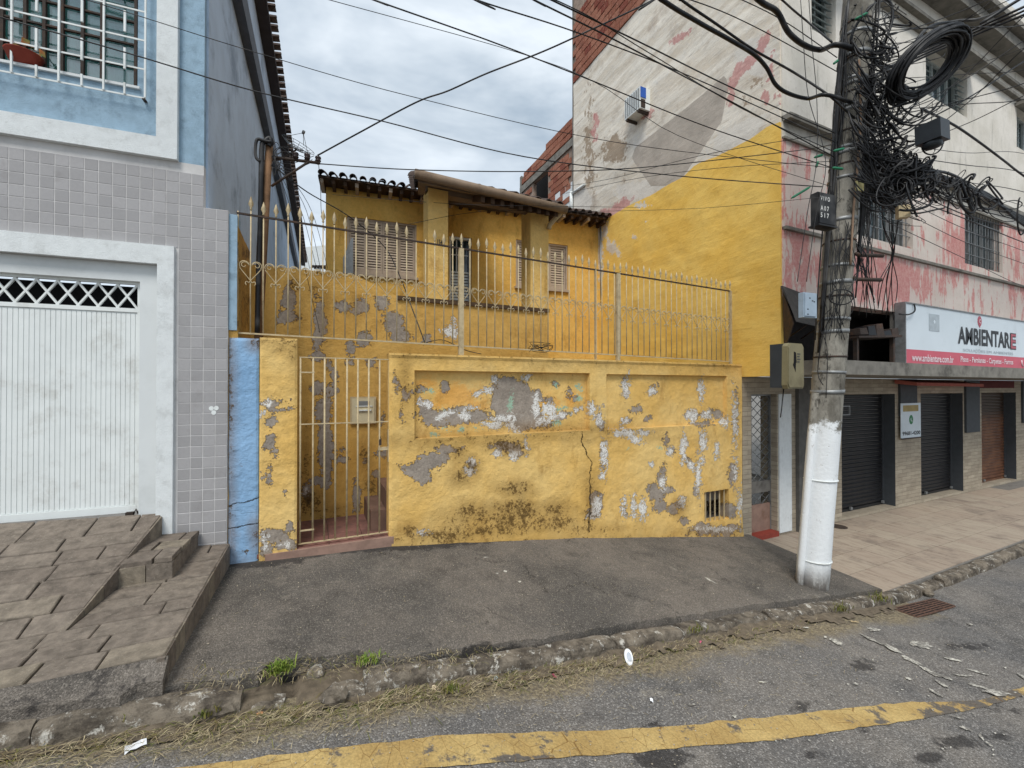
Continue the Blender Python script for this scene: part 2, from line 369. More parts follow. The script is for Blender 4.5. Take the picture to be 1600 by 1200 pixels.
M_pave = asphalt('brown_pavement_asphalt', C(90, 86, 81), C(114, 107, 99), C(150, 142, 132), 150, True)
def kerbmat():
    g = G('old_kerb_stone', .92, .2); n = g.noise(7, 9, .75); c = g.mix(g.mr(n, .38, .62), C(78, 71, 63), C(132, 122, 108))
    w = g.mr(g.noise(10, 9, .8, dist=.5), .545, .62); nz_ = g.n('ShaderNodeNewGeometry').outputs['Normal']; s_ = g.n('ShaderNodeSeparateXYZ'); g.put(s_.inputs[0], nz_)
    c = g.mix(g.mul(w, .85), c, C(206, 202, 192)); c = g.mix(g.mr(g.noise(4, 5), .5, .7, 0, .5), c, C(46, 42, 36)); g.col(c)
    g.bump(g.add(n, g.mul(g.noise(45, 5), .4)), 1, .02); return g.m
M_kerb = kerbmat()
def shoptile():
    g = G('pink_beige_paving', .7, .35); r = g.rnd(); c = g.mix(g.mr(r, 0, 1), C(162, 147, 131), C(168, 155, 138))
    n = g.noise(16, 8, .75, vec=g.mapv((1, .25, 1), (0, 0, math.radians(38)))); c = g.mix(g.mr(n, .45, .68, 0, .6), c, C(122, 104, 90))
    c = g.mix(g.mr(g.noise(2.2, 6, .7), .5, .7, 0, .5), c, C(92, 82, 76)); g.col(c).bump(n, .3, .006); return g.m
M_shoptile = shoptile()
def blademat(name, c1, c2):
    g = G(name, .75, .2); g.col(g.mix(g.mr(g.noise(22, 3), .35, .65), c1, c2)); return g.m
M_grass = blademat('fresh_grass', C(96, 122, 44), C(140, 150, 70)); M_straw = blademat('dry_straw', C(188, 174, 140), C(124, 108, 82)); M_weed = blademat('dull_weed', C(88, 98, 46), C(120, 112, 60))

# ------------------------------------------------------------------ the ground
ZK = [(-4, 1.34), (-1.26, 1.445), (-.69, 1.535), (.39, 1.72), (1.5, 1.90), (3.6, 2.12), (5, 2.28), (6.2, 2.41), (30, 2.46)]
ZWT = [(-.75, 1.54), (-.45, 1.55), (.72, 1.59), (1.74, 1.70), (2.91, 1.83), (5.95, 2.26), (6.3, 2.30)]
YK = 2.68
zk = lambda X: EZ - lerp(ZK, X); zw = lambda X: EZ - lerp(ZWT, X)
def pav(X, Y): t = max(0, min(1, (Y-YK)/(4.4-YK))); return zk(X)*(1-t) + zw(X)*t
def roadz(X, Y): return zk(X) - .09 - .012*max(0, min(1, (Y-1.9)/.7))
kyo = lambda X: lerp([(-1.2, 0), (-.3, .03), (.5, .07), (2.2, .10), (4, .08), (6, .03), (7, 0)], X)
def onfun(px, py, fn, Y0=2.2, X0=1.0):
    z = fn(X0, Y0)
    for _ in range(30): p = onZ(px, py, z); z = .5*z + .5*fn(p.x, p.y)
    return p
onroad = lambda px, py: onfun(px, py, roadz)
onpav = lambda px, py: onfun(px, py, pav, 3.5)

def sheet(name, xs, ys, zf, mat, flds, parent=None, keep=None, **pr):
    V = []; FA = {k: [] for k in flds}; idx = {}; F_ = []
    for i, x in enumerate(xs):
        for j, y in enumerate(ys):
            p = Vector((x, y, zf(x, y))); idx[i, j] = len(V); V.append(p); q = proj(p)
            for k, fn in flds.items(): FA[k].append(fn(x, y, q[0], q[1]))
    for i in range(len(xs)-1):
        for j in range(len(ys)-1):
            if keep and not keep((xs[i]+xs[i+1])/2, (ys[j]+ys[j+1])/2): continue
            F_.append((idx[i, j], idx[i+1, j], idx[i+1, j+1], idx[i, j+1]))
    me = bpy.data.meshes.new(name); me.from_pydata([tuple(v) for v in V], [], F_); me.materials.append(mat)
    for k, v in FA.items(): me.attributes.new(k, 'FLOAT', 'POINT').data.foreach_set('value', v)
    me.polygons.foreach_set('use_smooth', [True]*len(F_)); me.update()
    return props(link(bpy.data.objects.new(name, me), parent), **pr)
b = MB(); b.quad((-300, -300, -1.2), (300, -300, -1.2), (300, 300, -1.2), (-300, 300, -1.2)); b.build('ground', M_graycem, kind='structure')
DARK = [(1035, 1187, 46, 20), (1500, 1160, 40, 12), (1375, 1128, 16, 6), (1250, 1104, 26, 9), (1350, 1040, 26, 9), (1450, 1185, 30, 10), (1560, 1150, 30, 8), (1420, 1118, 20, 4), (1568, 1110, 30, 5), (1345, 1140, 12, 4), (1270, 1180, 20, 6), (1510, 1010, 40, 6), (1160, 1160, 15, 5), (1020, 1130, 18, 7)]
xs = [-60, -20, -8, -4] + lines(-3, 12, .045)[0:] + [14, 20, 40, 120]; ys = [-60, -20, -6, -2, 0, .6] + lines(1.0, 2.7, .04)
def r_dirt(x, y, px, py): return -2 + 3.2*max(0, min(1, (y-(2.18+.16*fz(x, 0, 3, 1.1)-.05*max(0, x-3)))/.35)) if x < 6.3 else -2 + 1.4*max(0, min(1, (y-2.4)/.3))
sheet('road', xs, ys, lambda x, y: roadz(x, y) + .006*fz(x, y, 0, 1.5), M_road, dict(dark=lambda x, y, px, py: blobs(px, py, DARK), dirt=r_dirt,
      pale=lambda x, y, px, py: blobs(px, py, [(1180, 1010, 90, 18), (1000, 1080, 130, 22), (1360, 985, 80, 14), (1130, 985, 60, 10)], 30, -1.6)-.5), kind='structure')
# yellow edge line, laid as its own thin coat
top = [(250, 1206), (400, 1186), (556, 1166), (712, 1149), (900, 1143), (1075, 1135), (1162, 1125), (1294, 1112), (1425, 1097), (1452, 1098), (1530, 1096), (1600, 1074), (1720, 1050)]
bot = [(250, 1262), (400, 1240), (556, 1214), (712, 1198), (900, 1183), (1075, 1168), (1162, 1163), (1294, 1147), (1425, 1126), (1452, 1121), (1530, 1108), (1600, 1088), (1720, 1062)]
def yline():
    g = G('worn_yellow_line', .8, .25); c = g.mix(g.mr(g.noise(2.5, 6), .35, .65), C(190, 164, 108), C(168, 140, 88))
    n = g.add(g.noise(6, 8, .72), g.mul(g.attr('worn'), .12)); c = g.mix(g.mr(n, .55, .64), c, C(100, 94, 87)); c = g.hsv(c, g.mr(g.noise(80, 3), .3, .7, .8, 1.15))
    ck = g.vor(5.5, 'DISTANCE_TO_EDGE', vec=g.mapv((1.6, .7, 1))); c = g.mix(g.mr(ck, .0, .012, .8, 0), c, C(110, 80, 40)); g.col(c).bump(g.noise(60, 4), .5, .005); return g.m
T = [onroad(*p) for p in top]; B = [onroad(*p) for p in bot]
Vv = []; Ff = []; wn_ = []; NN = 150; KK = 8
for i in range(NN+1):
    s = i/NN*(len(T)-1); k = min(int(s), len(T)-2); f = s-k; a = T[k].lerp(T[k+1], f); c = B[k].lerp(B[k+1], f)
    for j in range(KK+1):
        w = j/KK; p = a.lerp(c, w)
        if j in (0, KK): p.y += .012*fz(p.x, j, 5, 9)
        p.z = roadz(p.x, p.y) + .006*fz(p.x, p.y, 0, 1.5) + .006; Vv.append(tuple(p)); q = proj(p)
        wn_.append((.9 if q[0] > 1445 else 0) + blobs(q[0], q[1], [(1375, 1128, 20, 6), (1300, 1122, 8, 3), (1420, 1118, 14, 3), (1060, 1185, 60, 8), (820, 1185, 120, 8)], 12, 0)*3)
for i in range(NN):
    for j in range(KK): q = i*(KK+1)+j; Ff.append((q, q+KK+1, q+KK+2, q+1))
me = bpy.data.meshes.new('yellow_edge_line'); me.from_pydata(Vv, [], Ff); me.materials.append(yline()); me.attributes.new('worn', 'FLOAT', 'POINT').data.foreach_set('value', wn_)
props(link(bpy.data.objects.new('yellow_edge_line', me)), kind='structure')
# spilled white paint: thin ragged films on the road and the pavement
_g = G('dried_white_paint', .85, .2); _g.col(_g.mix(_g.mr(_g.add(_g.noise(34, 8, .8), _g.mul(_g.noise(9, 4), .5)), .66, .82), C(204, 200, 188), C(116, 112, 106))); M_splash = _g.m
def film(mb, cx, cy, rx, ry, ang, on, seed, lift=.008):
    rx *= .8; ry *= .7; n = 30; pts = []; ca, sa = math.cos(math.radians(ang)), math.sin(math.radians(ang))
    for k in range(n):
        w = 2*math.pi*k/n; r = 1 + .6*MN.noise(Vector((math.cos(w)*1.3, math.sin(w)*1.3, seed*3.1)))+.35*MN.noise(Vector((math.cos(w)*4, math.sin(w)*4, seed*3.1)))+.25*MN.noise(Vector((math.cos(w)*9, math.sin(w)*9, seed)))
        dx, dy = rx*r*math.cos(w), ry*r*math.sin(w); p = on(cx+dx*ca-dy*sa, cy+dx*sa+dy*ca); pts.append(p + Vector((0, 0, lift+.0009*(seed % 7))))
    mb.add(pts, [tuple(range(n))])
mb = MB(); rr = random.Random(3)
for k, (x, y, rx, ry, a) in enumerate([(1308, 1004, 15, 4, 25), (1438, 1009, 24, 7, 12), (1290, 997, 4, 2, 0), (1365, 985, 12, 4, 10), (1256, 981, 10, 3, 10), (1360, 1000, 22, 2.5, 25), (1392, 1014, 26, 3, 27), (1424, 1033, 24, 3, 25), (1452, 1050, 22, 3, 30), (1478, 1060, 16, 2.5, 20), (1505, 1057, 20, 2, 5), (1472, 1071, 14, 3, 30), (1462, 1085, 14, 2, 30), (1555, 1084, 28, 5, 10), (1530, 1074, 20, 2, 15), (1490, 1032, 16, 2, 10), (1530, 1052, 22, 2, 15), (1510, 1141, 12, 2.5, 20), (1533, 1153, 8, 3, 50), (1495, 1123, 16, 1.6, 12), (1545, 1165, 9, 2, 35), (1337, 1070, 5, 2.5, 10), (1420, 1062, 6, 2.2, 15), (1600, 1060, 14, 3, 30), (1148, 1120, 4, 5, 20), (1192, 1068, 9, 1.2, 5), (1082, 1104, 6, 2, 0), (1515, 977, 6, 2, 20)]): film(mb, x, y, rx, ry, a, onroad, k)
for k in range(60): film(mb, rr.uniform(1200, 1600), rr.uniform(1005, 1185), rr.uniform(1, 3.2), rr.uniform(.7, 1.6), rr.uniform(0, 40), onroad, k)
mb.build('paint_splashes', M_splash, kind='stuff')
mb = MB()
for k, (x, y, rx, ry, a) in enumerate([(790, 893, 4, 2, 0), (777, 897, 3, 2, 0), (812, 910, 4, 1.5, 0), (1110, 908, 12, 1.5, 30), (760, 872, 4, 1.3, 0), (1185, 920, 3, 1, 0)]): film(mb, x, y, rx, ry, a, onpav, k, .006)
mb.build('paint_drips', M_splash, kind='stuff')

# asphalt pavement in front of the yellow wall
def ylow(x): return 2.74 + kyo(x) + .025*fz(x, 1, 0, 3.2) + (.10 if -.25 < x < .28 else 0) + .02*fz(x, 4, 0, 11)
yy = lines(2.70, 4.62, .05, (2.80,)); xx = lines(-.72, 6.12, .05)
def pz(x, y):
    e = max(0, min(1, (2.95-y)/.2)); return pav(x, y) + .004 + .006*fz(x, y, 0, 2.5) - .02*e*e*(.5+fz(x, y, 3, 4))
V = []; idx = {}; F_ = []; A_ = {'dark': [], 'dirt': [], 'pale': []}
PALE = [(1050, 890, 60, 12), (860, 900, 70, 12), (1270, 930, 90, 14), (1190, 890, 40, 10), (790, 893, 20, 6)]
for i, x in enumerate(xx):
    for j, y in enumerate(yy):
        y2 = y if y > 2.95 else ylow(x) + (y-2.70)*(2.95-ylow(x))/.25; p = Vector((x, y2, pz(x, y2))); idx[i, j] = len(V); V.append(tuple(p)); q = proj(p)
        A_['dark'].append(blobs(q[0], q[1], [(420, 880, 60, 10), (640, 855, 60, 7), (760, 1008, 130, 6)])-.2+max(0, (y2-4.26)*8)); A_['dirt'].append(-1.6 + 1.6*max(0, (3.0-y2)/.28) + (1.1 if y2 > 4.32 else 0)); A_['pale'].append(blobs(q[0], q[1], PALE, 30, -1.6)-.45)  # dark strip along the wall base: contact shade and dirt painted into the colour
for i in range(len(xx)-1):
    for j in range(len(yy)-1): F_.append((idx[i, j], idx[i+1, j], idx[i+1, j+1], idx[i, j+1]))
    a, c = idx[i, 0], idx[i+1, 0]; n0 = len(V); V.append((V[a][0], V[a][1]-.006, V[a][2]-.13)); V.append((V[c][0], V[c][1]-.006, V[c][2]-.13)); F_.append((n0, n0+1, c, a))
    for k in A_: A_[k] += [A_[k][a] if k != 'dark' else 1.0, A_[k][c] if k != 'dark' else 1.0]
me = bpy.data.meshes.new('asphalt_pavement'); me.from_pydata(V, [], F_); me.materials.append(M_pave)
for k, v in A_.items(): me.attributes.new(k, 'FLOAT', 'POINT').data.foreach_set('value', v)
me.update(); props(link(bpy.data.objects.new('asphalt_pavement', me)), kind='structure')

# kerb: worn stones laid end to end, some broken or sunken
kerb = setting('kerb')
def kerbstone(x0, x1, dz=0, dy=0, rough=1.0, name='kerb_stone', depth=.15, hf=.26, mat=None):
    prof = [(0, -hf), (-.005, -.10), (0, -.035), (.012, -.010), (.035, 0), (.09, .003), (depth-.02, 0), (depth, -.02), (depth, -hf)]
    n = max(3, int((x1-x0)/.035)); V = []; F_ = []; K = len(prof); sd_ = x0*7.7
    for i in range(n+1):
        x = x0 + (x1-x0)*i/n; e = min(1, min(i, n-i)/2.0); e = .82+.18*e
        for (a, h) in prof:
            y = 2.575 + kyo(x) + dy + depth/2 + (a-depth/2)*e; z = zk(x) + dz + (h if h < -.05 else h - (1-e)*.05)
            d = (Vector((0, fz(x+9, y, z+sd_, 2.6, 2), fz(x, y+7, z+sd_, 3, 2)))*.014 + Vector((fz(x, y, z+sd_, 9), fz(x+9, y, z+sd_, 9), fz(x, y+7, z+sd_, 9)))*.008)*(.45+.35*rough); V.append(Vector((x, y, z)) + d)
    for i in range(n):
        for k in range(K-1): q = i*K+k; F_.append((q, q+1, q+K+1, q+K)[::-1])
    F_.append(tuple(range(K))[::-1][::-1]); F_.append(tuple(n*K+k for k in range(K))[::-1])
    m = MB(); m.add(V, F_, False); return m.build(name, mat or M_kerb, kerb)
for (a, c, dz, dy, ro) in [(-3.9, -2.9, 0, 0, 1), (-2.88, -1.95, .0, 0, 1.2), (-1.93, -1.12, .0, .0, 1.6), (-1.10, -.34, .0, -.01, 1.5), (-.30, -.14, -.06, -.02, 2.0), (.16, .27, -.05, -.02, 2.2), (.29, .95, .0, 0, 1.3), (.97, 1.5, .005, .0, 1.0), (1.52, 2.15, .0, .01, 1.1), (2.17, 2.85, -.01, .0, 1.4), (2.88, 3.3, -.015, .01, 2.2), (3.34, 4.0, -.03, .03, 2.2), (4.03, 5.6, -.02, .02, 1.8), (4.92, 5.9, -.01, .0, 1.5), (5.95, 6.7, .0, 0, 1.2), (6.72, 7.2, -.03, .01, 2.6), (7.22, 8.2, .0, 0, .5), (8.22, 9.2, .0, 0, .4), (9.22, 10.2, 0, 0, .4), (10.22, 11.2, 0, 0, .4), (11.22, 12.2, 0, 0, .4), (12.22, 13.2, 0, 0, .7), (13.22, 14.2, 0, 0, .7)]:
    kerbstone(a-.006, c+.006, dz-.012, dy, ro)
# broken cement lumps and soil where the kerb has sunk
M_soil = simple('dry_soil', C(108, 97, 82), .98, var=.3, scale=18, bump=1, dirt=C(48, 40, 32), dirtamt=.8)
sheet('gutter_soil', lines(-3.5, 6.0, .05), lines(2.36, 2.94, .04), lambda x, y: (roadz(x, y) + .004 + .022*max(0, (y-2.4)/.2)*(.6+fz(x, y, 0, 6)) if y < 2.6+kyo(x) else zk(x) - .05 - .02*(1-fz(x, y, 0, 7))) - (.05 if -.2 < x < -.06 and y > 2.5 else 0), M_soil, {}, keep=lambda x, y: y > 2.60 or y > 2.50+.07*fz(x, 0, 0, 2.2)+.07*fz(x, y, 4, 9)+.5*kyo(x), kind='structure')
def lump(cx, cy, r, mat, name, parent, sq=.7):
    m = MB(); n = 8; vs = []; fs = []
    for i in range(n//2+1):
        th = math.pi*i/(n//2)
        for k in range(n):
            w = 2*math.pi*k/n; d = Vector((math.sin(th)*math.cos(w), math.sin(th)*math.sin(w), math.cos(th)*sq)); d *= r*(1+.35*MN.noise(d*1.7+Vector((cx*9, cy*9, 0)))); vs.append(Vector((cx, cy+kyo(cx), zk(cx)-.08+r*.3))+d)
    for i in range(n//2):
        for k in range(n): fs.append((i*n+k, (i+1)*n+k, (i+1)*n+(k+1) % n, i*n+(k+1) % n))
    m.add(vs, fs); return m.build(name, mat, parent)
for (x, y, r) in [(-.40, 2.60, .06), (.12, 2.56, .075), (.02, 2.80, .06), (-.05, 2.86, .045), (3.33, 2.6, .05), (6.72, 2.56, .06), (.22, 2.84, .04)]: lump(x, y, r, M_kerb, 'kerb_fragment', kerb)

# ------------------------------------------------------------------ stone ramp and steps in front of the blue house
RX = [(2.6, -.70), (4.42, -.648)]; MXR = [(3.2, -1.285), (4.42, -1.115)]
z1 = lambda x, y: EZ - (1.40 - .05*(y-2.7)/1.7)                     # lower surface
z2 = lambda x, y: max(z1(x, y), EZ - 1.05 - (4.4-y)*.30)            # garage ramp
zs_f = lambda x, y: EZ - 1.21
ramp = setting('stone_ramp')
b = MB()
b.hexa([(-4, 2.80, -.2), (lerp(RX, 2.8)-.03, 2.80, -.2), (lerp(RX, 4.5)-.03, 4.5, -.2), (-4, 4.5, -.2), (-4, 2.80, z1(0, 2.8)-.035), (lerp(RX, 2.8)-.03, 2.80, z1(0, 2.8)-.035), (lerp(RX, 4.5)-.03, 4.5, z1(0, 4.4)-.035), (-4, 4.5, z1(0, 4.4)-.035)])
b.hexa([(-4, 3.27, -.1), (-1.31, 3.27, -.1), (-1.15, 4.5, -.1), (-4, 4.5, -.1), (-4, 3.27, z1(0, 3.27)-.034), (-1.31, 3.27, z1(0, 3.27)-.034), (-1.15, 4.5, EZ-1.05-.032), (-4, 4.5, EZ-1.05-.032)])
b.build('ramp_base', M_soil, ramp)
def slab(x0, x1, x0b, x1b, y0, y1, zf, name='paving_stone', parent=ramp, g=.004, t=.05):
    j = lambda: random.uniform(-.0035, .0035); dz = random.uniform(-.004, .004); tl = random.uniform(-.004, .004)
    P = [(x0+g+j(), y0+g+j()), (x1-g+j(), y0+g+j()), (x1b-g+j(), y1-g+j()), (x0b+g+j(), y1-g+j())]
    P = [(x, 4.395-.08*(x+.67) if y > 4.36 and zf is not zs_f else y) for x, y in P]
    tp = [Vector((x, y, zf(x, y)+dz+(tl if k in (1, 2) else 0))) for k, (x, y) in enumerate(P)]; c = sum(tp, Vector())/4
    ins = [p.lerp(c, .035) + Vector((0, 0, .002)) for p in tp]; low = [p-Vector((0, 0, t)) for p in tp]; tp2 = [p - Vector((0, 0, .004)) for p in tp]
    m = MB(); m.add(low+tp2+ins, [(8, 9, 10, 11)] + [(i, (i+1) % 4, 4+(i+1) % 4, 4+i) for i in range(4)] + [(4+i, 4+(i+1) % 4, 8+(i+1) % 4, 8+i) for i in range(4)]); return m.build(name, M_paver, parent)
rows = [2.80, 2.97, 3.13, 3.29, 3.45, 3.60, 3.76, 3.92, 4.07, 4.22, 4.395]
for i in range(len(rows)-1):
    y0, y1 = rows[i], rows[i+1]; up = y0 > 3.2
    x = -3.7 - random.random()*.3; xe0, xe1 = (lerp(MXR, y0), lerp(MXR, y1)) if up else (lerp(RX, y0), lerp(RX, y1))
    zf = z2 if up else z1
    def run(x, xe0, xe1, zf, first=None):
        f0 = f1 = None
        while True:
            L = random.uniform(.22, .42); last = x+L > max(xe0, xe1)-.12
            a0, a1 = (x, x) if f0 is None else (f0, f1); c0, c1 = (xe0, xe1) if last else (x+L, x+L)
            if first and f0 is None: a0, a1 = first
            slab(a0, c0, a1, c1, y0, y1, zf); f0, f1 = c0, c1; x += L
            if last: break
    run(x, xe0, xe1, zf)
    if up: run(xe0+.01, lerp(RX, y0), lerp(RX, y1), z1, (xe0+.003, xe1+.003))
# risers along the right edges
def edge_riser(tabx, ya, yb, zt, zb, n, name='riser_stone'):
    for k in range(n):
        a, c = ya+(yb-ya)*k/n, ya+(yb-ya)*(k+1)/n-.006; m = MB(); xa, xc = lerp(tabx, a), lerp(tabx, c)
        ta, tb = zt(xa, a), zt(xc, c); la, lb = zb(xa, a), zb(xc, c)
        if ta-la < .012: continue
        m.hexa([(xa-.03, a, la), (xa+.004, a, la), (xc+.004, c, lb), (xc-.03, c, lb), (xa-.03, a, ta-.006), (xa+.004, a, ta-.006), (xc+.004, c, tb-.006), (xc-.03, c, tb-.006)]); m.build(name, M_paver, ramp)
edge_riser(RX, 2.78, 4.40, z1, lambda x, y: pav(x, y)-.03, 9); edge_riser(MXR, 3.26, 4.40, z2, lambda x, y: z1(x, y)-.02, 6)
# the single step between the ramps
zs = zs_f
b = MB(); b.box(-1.16, -.90, 3.83, 4.40, z1(0, 4)-.02, EZ-1.21-.03); b.build('step_core', M_soil, ramp)
for (a, c, y0, y1) in [(-1.20, -1.02, 3.80, 4.02), (-1.015, -.905, 3.80, 4.02), (-1.185, -1.08, 4.02, 4.2), (-1.075, -.89, 4.02, 4.2), (-1.16, -.96, 4.2, 4.40), (-.955, -.875, 4.2, 4.40)]: slab(a, c, a+.012, c+.012, y0, y1, zs, t=.034)
for (a, c) in [(-1.235, -1.055), (-1.05, -.905)]:
    b = MB(); b.box(a, c, 3.795, 3.83, z1(0, 3.8)-.02, EZ-1.21-.036); b.build('riser_stone', M_paver, ramp)
for (y0, y1, xa, xb) in [(3.797, 3.99, -.905, -.895), (3.995, 4.19, -.895, -.885), (4.195, 4.395, -.885, -.875)]:
    b = MB(); b.hexa([(xa-.03, y0, z1(0, 4)-.02), (xa+.003, y0, z1(0, 4)-.02), (xb+.003, y1, z1(0, 4)-.02), (xb-.03, y1, z1(0, 4)-.02), (xa-.03, y0, EZ-1.246), (xa+.003, y0, EZ-1.246), (xb+.003, y1, EZ-1.246), (xb-.03, y1, EZ-1.246)]); b.build('riser_stone', M_paver, ramp)
# dark cement apron that runs from the ramp down to the kerb, with a broken front edge
def apz(x, y): t = max(0, min(1, (2.81-y)/.13)); return z1(x, 2.8)*(1-t) + (zk(x)+.035)*t + .006*fz(x, y, 0, 8)
V = []; F_ = []; xs_ = lines(-3.9, -.68, .05); K = 7
for i, x in enumerate(xs_):
    yb = 2.655 + .022*fz(x, 0, 9, 5) + (.05 if x > -.80 else 0)
    for k in range(K-1): y = yb + (2.80-yb)*(1-k/(K-2)); V.append((x, y, apz(x, y)))
    V.append((x, yb-.01, zk(x)-.06))
for i in range(len(xs_)-1):
    for k in range(K-1): q = i*K+k; F_.append((q+1, q+K+1, q+K, q))
F_.append(tuple((len(xs_)-1)*K+k for k in range(K)))
n0 = len(V); i0 = (len(xs_)-1)*K; V.append((xs_[-1], 2.81, zk(0)-.1)); V.append((xs_[-1], 2.81, z1(0, 2.8))); F_.append((i0+K-1, n0, n0+1, i0))
me = bpy.data.meshes.new('apron'); me.from_pydata(V, [], F_); me.materials.append(M_pave)
for k in ('dark', 'dirt', 'pale'): me.attributes.new(k, 'FLOAT', 'POINT').data.foreach_set('value', [{'dark': -.1, 'dirt': -1.3, 'pale': -2.0}[k]]*len(V))
me.update(); link(bpy.data.objects.new('apron', me), ramp)

# ------------------------------------------------------------------ tiled pavement in front of the shops
shopz = lambda x, y: EZ - 2.40 - .012*(4.47-y)
sp = setting('shop_pavement')
b = MB(); b.hexa([(6.10, 2.72, -1.1), (30, 2.72, -1.1), (30, 5.6, -1.1), (6.06, 5.6, -1.1), (6.10, 2.72, shopz(0, 2.72)-.008), (30, 2.72, shopz(0, 2.72)-.008), (30, 5.6, shopz(0, 5.6)-.008), (6.06, 5.6, shopz(0, 5.6)-.008)]); b.build('pavement_bed', M_graycem, sp)
ys_ = [2.74, 3.17, 3.60, 4.03, 4.46, 4.89]
for j in range(5):
    x = 6.11
    while x < 14.5:
        L = .43; m = MB(); g = .0035; y0, y1 = ys_[j]+g, ys_[j+1]-g; zt = lambda yy_: shopz(0, yy_)+random.uniform(-.001, .001)
        m.hexa([(x+g, y0, shopz(0, y0)-.02), (x+L-g, y0, shopz(0, y0)-.02), (x+L-g, y1, shopz(0, y1)-.02), (x+g, y1, shopz(0, y1)-.02), (x+g, y0, zt(y0)), (x+L-g, y0, zt(y0)), (x+L-g, y1, zt(y1)), (x+g, y1, zt(y1))]); m.build('paving_tile', M_shoptile, sp); x += L
b = MB(); b.box(14.5, 40, 2.72, 5.6, -1, shopz(0, 3.5)); b.build('far_pavement', M_shoptile, sp)

# ------------------------------------------------------------------ the blue house on the left
FL = Fr((-.67, 4.40), (1, -.08))
H = thing('tiled_blue_house', (-1.9, 4.6, EZ-1.05), 'blue and grey tiled house with a white garage door at the left edge', 'house')
gu0, gu1, _, _ = FL.rect(-120, 500, 247, 600); _, _, _, gv1 = FL.rect(0, 394, 10, 395); gb = EZ-1.05; gtop = FL.hit(0, 394)[1]; gtop = (gtop + FL.hit(246, 413)[1])/2; gu0 = -3.15
wl, wr, wb, wt_ = (-2.6, FL.hit(215, 100)[0], (FL.hit(215, 140)[1]+FL.hit(0, 90)[1])/2, 5.6)
uc = FL.hit(319, 200)[0]; ztile = (FL.hit(320, 262)[1] + FL.hit(0, 208)[1])/2; zlow = FL.hit(355, 329)[1]
print('garage', gu0, gu1, gtop, 'corner', uc, 'ztile', ztile, 'zlow', zlow, 'win', wr, wb)
# ground floor wall (grout bed under the tiles) with garage opening
b = MB(); b.fbox(FL, -5, gu0, -.3, gtop, -.2, .0015); b.fbox(FL, gu1, 0, -.3, gtop, -.2, .0015); b.fbox(FL, -5, uc, gtop, ztile, -.2, .0015); b.fbox(FL, uc, 0, gtop, zlow, -.2, .0015); b.build('ground_floor_wall', M_grout, H)
b = MB(); b.fbox(FL, -5, wl, ztile, 9, -.2, -.001); b.fbox(FL, wr, uc, ztile, 9, -.2, -.001); b.fbox(FL, wl, wr, ztile, wb, -.2, -.001); b.fbox(FL, wl, wr, 5.6, 9, -.2, -.001); b.build('upper_wall', M_blueplaster, H)
pu, pv = .0885, .0925; c45 = .0015
b = MB(); b.bevbox(Matrix.Identity(4), pu-.005, .008, pv-.005, .0018); tme, _c = b.mesh('tile', M_tile, Vector((0, 0, 0)))
fr_t = (FL.hit(0, 362)[1]+FL.hit(273, 386)[1])/2; fr_r = FL.hit(273, 600)[0]; band_b = ztile
nt = 0; i = 0
while True:
    u = -pu/2 - i*pu
    if u < -2.02: break
    for j in range(-3, 40):
        v = zlow - pv/2 - j*pv
        if v-pv/2 > ztile-.02 or v < EZ-1.46: continue
        if u > uc-.02 and v > zlow: continue
        if u-pu/2 < fr_r-.01 and v-pv/2 < fr_t-.01: continue
        piece('tile', tme, FL.mat(u, v, 0), H); nt += 1
    i += 1
print('tiles', nt)
# white plaster bands round the garage and the first floor
b = MB(); b.fbox(FL, -5, fr_r, gtop+.0, fr_t, -.003, .035); b.fbox(FL, gu1, fr_r, EZ-1.24, gtop-.0005, -.003, .035); b.build('garage_surround', M_whiteplaster, H)
bi = FL.hit(248, 100)[0]; bo = FL.hit(280, 200)[0]; bz1 = (FL.hit(247, 217)[1]+FL.hit(0, 177)[1])/2
b = MB(); b.fbox(FL, -5, bo, ztile+.0, bz1, 0, .045); b.fbox(FL, bi, bo, bz1, 9, 0, .045); b.build('window_surround', M_whiteplaster, H)
b = MB(); iu = FL.hit(215, 600)[0]; iz = (FL.hit(0, 424)[1]+FL.hit(215, 438)[1])/2
b.fbox(FL, -5, gu1, iz, gtop-.002, -.15, -.03); b.fbox(FL, iu, gu1-.001, gb-.1, iz, -.15, -.03); b.build('garage_lintel', M_whitesmooth, H)
# garage door
gd = link(bpy.data.objects.new('garage_door', None), H, FL.p(-1.6, gb, -.08))
lt = FL.hit(205, 440)[1]; lb = FL.hit(209, 487)[1]; lz1 = (FL.hit(0, 428, -.07)[1]+FL.hit(209, 447, -.07)[1])/2; lz0 = (FL.hit(0, 476, -.07)[1]+FL.hit(209, 482, -.07)[1])/2
b = MB(); D = -.08; zdb = EZ-1.02
b.fbox(FL, -3.2, iu-.012, zdb, lz0-.015, D-.03, D)
u = -3.0
while u < iu-.03: b.fbox(FL, u, u+.0262, zdb+.05, lz0-.03, D, D+.004); u += .0315
b.build('door_panel', M_white, gd)
b = MB(); b.fbox(FL, -3.2, iu-.006, lz1, lz1+.03, D-.02, D+.012); b.fbox(FL, -3.2, iu-.03, lz0-.02, lz0+.012, D-.02, D+.012); b.fbox(FL, iu-.03, iu-.006, zdb, lz1, D-.02, D+.012); b.fbox(FL, -3.2, iu-.03, zdb-.01, zdb+.045, D, D+.014); b.build('door_frame', M_white, gd)
b = MB(); b.fbox(FL, -3.2, iu-.006, lz0, lz1, D-.12, D-.1); b.build('dark_opening', M_void, gd)
hL = lz1-lz0-.012; du = .135; k = 0; u = iu-.035
